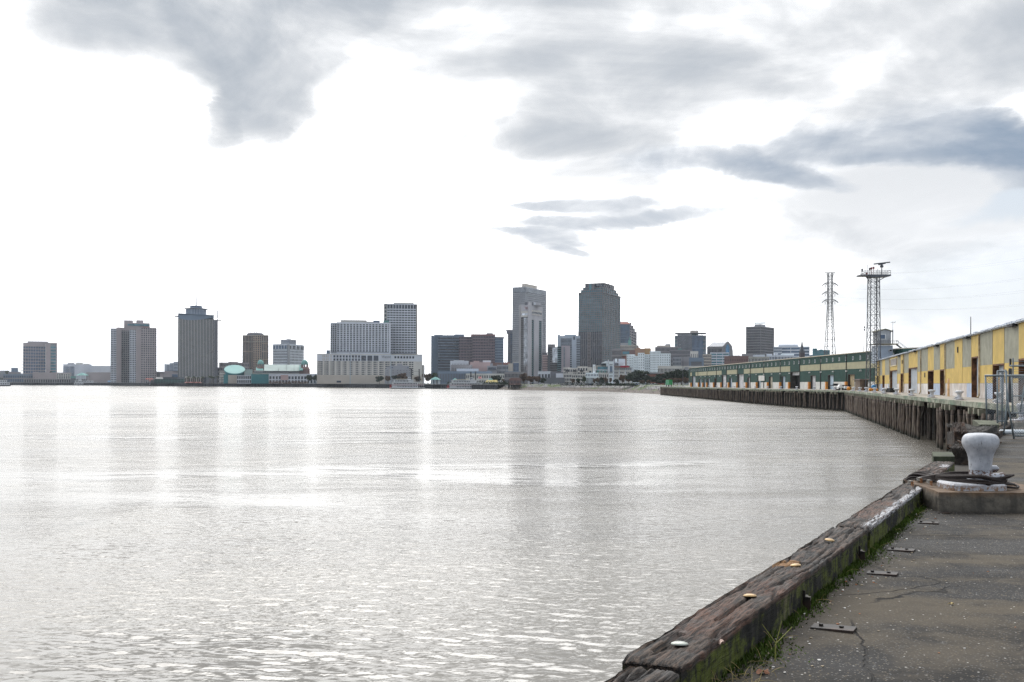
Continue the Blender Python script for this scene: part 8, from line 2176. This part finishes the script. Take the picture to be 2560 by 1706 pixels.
m1 = MB(); m1.box(x0+.4, 640.9, 0, x0+.8, 643, z0); m1.box(xm-.2, 640.3, 0, xm+.2, 643, z0); m1.box(x1-.9, 641.2, 0, x1-.5, 643, z0); m1.build('supports', M_BLACK, m1r)
def gx(px, d): return U(px)*d
D_ = 291.0
tr = thing('flatbed_trailer', 'black flatbed trailer with a white load standing before the green shed', 'trailer', (gx(2107, D_), D_, 0))
m1 = MB(); m1.box(gx(2080, D_), D_, 1.25, gx(2128, D_), D_+2.4, 1.5); m1.box(gx(2086, D_), D_+.2, 1.5, gx(2096, D_), D_+1.4, 1.9); m1.build('bed', M_BLACK, tr)
m1 = MB()
for px in (2094, 2098, 2112, 2120, 2124): m1.tube([(gx(px, D_), D_+.1, .5), (gx(px, D_), D_+.45, .5)], .5, 12)
m1.box(gx(2108, D_), D_, .1, gx(2109.5, D_), D_+.3, 1.25); m1.box(gx(2121, D_), D_, .1, gx(2126, D_), D_+.3, 1.25); m1.build('wheels', M_TY, tr)
pk = thing('pickup_truck', 'white pickup truck parked under the edge of the black trailer', 'truck', (gx(2100, 288), 286, 0))
m1 = MB(); x0, x1 = gx(2093.5, 286), gx(2106.5, 286); 
m1.hexa([(x0,285,.35),(x1,285,.35),(x1,286.8,.35),(x0,286.8,.35),(x0+.02,285.02,1.0),(x1-.02,285.02,1.0),(x1-.02,286.8,1.0),(x0+.02,286.8,1.0)]); m1.build('body', mat('truck_white', (.7, .7, .68), .35, 0), pk)
m1 = MB(); m1.hexa([(x0+.2,285.05,1.0),(x1-.35,285.05,1.0),(x1-.35,286.7,1.0),(x0+.2,286.7,1.0),(x0+.4,285.2,1.6),(x1-.55,285.2,1.6),(x1-.55,286.6,1.6),(x0+.4,286.6,1.6)]); m1.build('cab', mat('truck_white', (.7, .7, .68), .35, 0), pk)
m1 = MB(); m1.tube([(x0+.3, 284.95, .33), (x0+.3, 285.2, .33)], .33, 12); m1.tube([(x1-.3, 284.95, .33), (x1-.3, 285.2, .33)], .33, 12); m1.build('wheels', M_TY, pk)
tk = thing('water_tank', 'small white tank on a black frame under the right end of the trailer', 'tank', (gx(2115, 288), 288, 0))
m1 = MB(); m1.box(gx(2112, 288), 288, .45, gx(2118, 288), 289, 1.15); m1.build('tank', C_WHB, tk); m1 = MB(); m1.box(gx(2111.5, 288), 287.95, .0, gx(2118.5, 288), 289.1, .44); m1.build('frame', M_BLACK, tk)
def ball(label, px, d, z, r, m_, name, cat, grp=None):
    m1 = MB(); m1.smooth = True; m1.lathe([(0.001, z-r)]+[(r*math.sin(a), z-r*math.cos(a)) for a in [math.pi*i/8 for i in range(1, 8)]]+[(0.001, z+r)], 14, gx(px, d), d); o = m1.build(name, m_); centre_mesh(o); tag(o, label, cat, grp)
M_BUOY = mat('orange_buoy_plastic', (.65, .25, .02), .5, .15, 2)
ball('orange ball on the quay edge below the black trailer', 2121.5, 272, .5, .55, M_BUOY, 'buoy', 'buoy')
for px, r_, lb in ((2176, .42, 'orange buoy at the foot of the radar tower, left of its neighbours'), (2179.5, .36, 'orange buoy in the middle of the heap by the radar tower'), (2183.5, .40, 'orange buoy left of the corner bollard of the yellow shed'), (2192, .36, 'orange buoy right of the corner bollard of the yellow shed')):
    ball(lb, px, 246, .4, r_, M_BUOY, 'buoy', 'buoy', 'orange buoys by the radar tower')
ball('blue plastic float heaped behind the orange buoys', 2184, 248, 1.0, .62, mat('blue_float', (.02, .18, .42), .5, .1, 2), 'float', 'float')
sh = thing('storage_shed', 'low brown shed with a thin overhanging roof beside the radar tower', 'shed', (gx(2158, 275), 275, 0))
m1 = MB(); m1.box(gx(2150, 275), 275, 0, gx(2159.5, 275), 279, 2.9); m1.build('wall', mat('brown_shed_sheet', (.17, .13, .10), .8, .25, 1, streak=.3), sh)
m1 = MB(); m1.box(gx(2159.5, 275), 275.02, 0, gx(2170, 275), 279, 2.9); m1.build('dark_bay', mat('dark_brown_screen', (.06, .045, .035), .9, .3, 1), sh)
m1 = MB(); m1.box(gx(2147, 275), 274.3, 2.92, gx(2173, 275), 279.6, 3.15); m1.build('roof', mat('dull_pink_roof_edge', (.24, .19, .18), .8, .2, 1), sh)
pal = thing('pallet_stack', 'small stack of reddish pallets in front of the brown shed', 'pallets', (gx(2156, 272), 272, 0))
for k in range(5): m1 = MB(); m1.box(gx(2153, 272), 272, .16*k, gx(2160, 272), 273, .16*k+.11); m1.build('pallet', mat('reddish_pallet', (.22, .12, .08), .9, .3, 2), pal)
m1 = MB(); m1.box(gx(2221, 205), 204, 0, gx(2236, 205), 207, .9); ob = m1.build('tyre_heap', mat('black_rubber_heap', (.02, .02, .02), .9, .4, 2)); centre_mesh(ob); tag(ob, 'low black heap on the wharf between two white bollards', 'heap')

# ---- moss, grass, litter
def moss():
    rnd = random.Random(9); mb_ = MB()
    M_ = leafmat('bright_moss', (.045, .075, .008))
    for i in range(15000):
        s = rnd.uniform(-2.5, 9.5); den = .5+.8*mnoise.noise(Vector((s*1.6, 0, 0)))
        if rnd.random() > den: continue
        spread = .05+.11*max(0, mnoise.noise(Vector((s*1.1, 5, 0)))+.35)
        off = abs(rnd.gauss(0, spread))*.8-.01; p = QP(s, off, 0); hh = rnd.uniform(.012, .05)*max(.35, 1-off*4)
        a = rnd.uniform(0, 6.28); r = rnd.uniform(.004, .010); q = Vector((math.cos(a)*r, math.sin(a)*r, 0)); tip = p+Vector((rnd.uniform(-.02, .02), rnd.uniform(-.02, .02), hh))
        mb_.tri(p-q, p+q, tip)
    mb_.build('moss', M_, None, 'stuff')
moss()
def weeds():
    rnd = random.Random(19); mb_ = MB()
    for i in range(90):
        if i < 60: s = rnd.gauss(-.5, .55); off = abs(rnd.gauss(.1, .1))
        else: s = rnd.uniform(-1, 9); off = rnd.uniform(.01, .08)
        p = QP(s, off, 0); a = rnd.uniform(0, 6.28); L = rnd.uniform(.06, .20); v = Vector((math.cos(a)*.7, math.sin(a)*.7, rnd.uniform(.2, 1.1))).normalized(); pts = [p]
        for k in range(4): pts.append(pts[-1]+v*L/4); v = (v+Vector((rnd.uniform(-.2, .2), rnd.uniform(-.2, .2), -.22))).normalized()
        mb_.tube(pts, [.0016, .0015, .0013, .001, .0006], 4, False)
    mb_.build('dry_grass', mat('dry_straw', (.26, .20, .08), .8, .4, 5), None, 'stuff')
    st = MB(); base = onz(1938, 1655, 0.02)
    for q in ((-.06, .06, .20), (.05, .05, .22), (.13, .12, .17)):
        mid = base+Vector((0.01, .02, .10)); st.tube([base, mid, base+Vector(q)], [.003, .0025, .0012], 5)
    st.tube([base, base+Vector((0, .0, .10))], .003, 5)
    ob = st.build('weed_stalk', mat('yellow_green_stalk', (.22, .22, .05), .7, .2, 5)); centre_mesh(ob); tag(ob, 'forked yellow green weed stalk growing at the foot of the long kerb timber', 'weed')
weeds()
def litter():
    rnd = random.Random(29); cols = [(.5, .48, .45), (.32, .26, .18), (.30, .12, .05), (.12, .10, .08)]
    mbs = [MB() for _ in cols]
    for i in range(520):
        s = rnd.uniform(-3, 10); off = abs(rnd.gauss(.06, .22)) if rnd.random() < .6 else rnd.uniform(.1, 3.2); p = QP(s, off+.02, 0); r = rnd.uniform(.0025, .008)*(1.5 if rnd.random() < .08 else 1)
        k = rnd.choice([0, 0, 1, 1, 2, 3]); pr = []
        for sx, sy, sz in ((-1,-1,0),(1,-1,0),(1,1,0),(-1,1,0),(-1,-1,1),(1,-1,1),(1,1,1),(-1,1,1)): pr.append((p.x+sx*r*rnd.uniform(.5, 1.3), p.y+sy*r*rnd.uniform(.5, 1.3), sz*r*rnd.uniform(.4, .9)+.0005))
        mbs[k].hexa(pr)
    for k, c in enumerate(cols): mbs[k].build('litter', mat('litter_%d' % k, c, .8, .3, 30), None, 'stuff')
litter()
def leaf(px, py, z, size, c, rz, label):
    w0 = onz(px, py, z); mb_ = MB(); n = 22; pts = []
    for i in range(n):
        a = 2*math.pi*i/n; r = size*(.45+.55*abs(math.cos(a*2.5))**.7)*(1 if math.cos(a) > -.8 else .4); pts.append((r*math.cos(a+rz), r*math.sin(a+rz), .006+.012*math.sin(a*3)*size/.04))
    c0 = (0, 0, .012)
    for i in range(n): mb_.tri(c0, pts[i], pts[(i+1) % n])
    mb_.tube([(0, 0, .01), (-size*1.5*math.cos(rz), -size*1.5*math.sin(rz), .004)], .0012, 4)
    ob = mb_.build('dead_leaf', mat('leaf_'+label[:8].replace(' ', '_'), c, .7, .25, 40)); ob.location = w0; tag(ob, label, 'leaf')
leaf(1799, 1608, .205, .034, (.50, .36, .30), .6, 'pale pinkish lobed dead leaf lying on the long kerb timber')
leaf(1908, 1682, .01, .040, (.24, .11, .06), 1.9, 'orange brown dead leaf on the ground near the dry grass')
leaf(2378, 1511, .006, .022, (.40, .30, .12), .3, 'tiny yellowish leaf alone on the dark asphalt')

# ------------------------------------------------------------------ air over the river
hz_ = MB(); hz_.box(-14500, -900, -7.2, 14500, 14500, 235.0)
hm = bpy.data.materials.new('river_haze'); hm.use_nodes = True; hm.node_tree.nodes.clear()
ho = hm.node_tree.nodes.new('ShaderNodeOutputMaterial'); hv = hm.node_tree.nodes.new('ShaderNodeVolumePrincipled')
hv.inputs['Color'].default_value = (0.86, 0.93, 1.0, 1); hv.inputs['Density'].default_value = 0.000040; hv.inputs['Anisotropy'].default_value = 0.0
hm.node_tree.links.new(hv.outputs[0], ho.inputs['Volume'])
hz_.build('haze', hm, None, 'stuff')
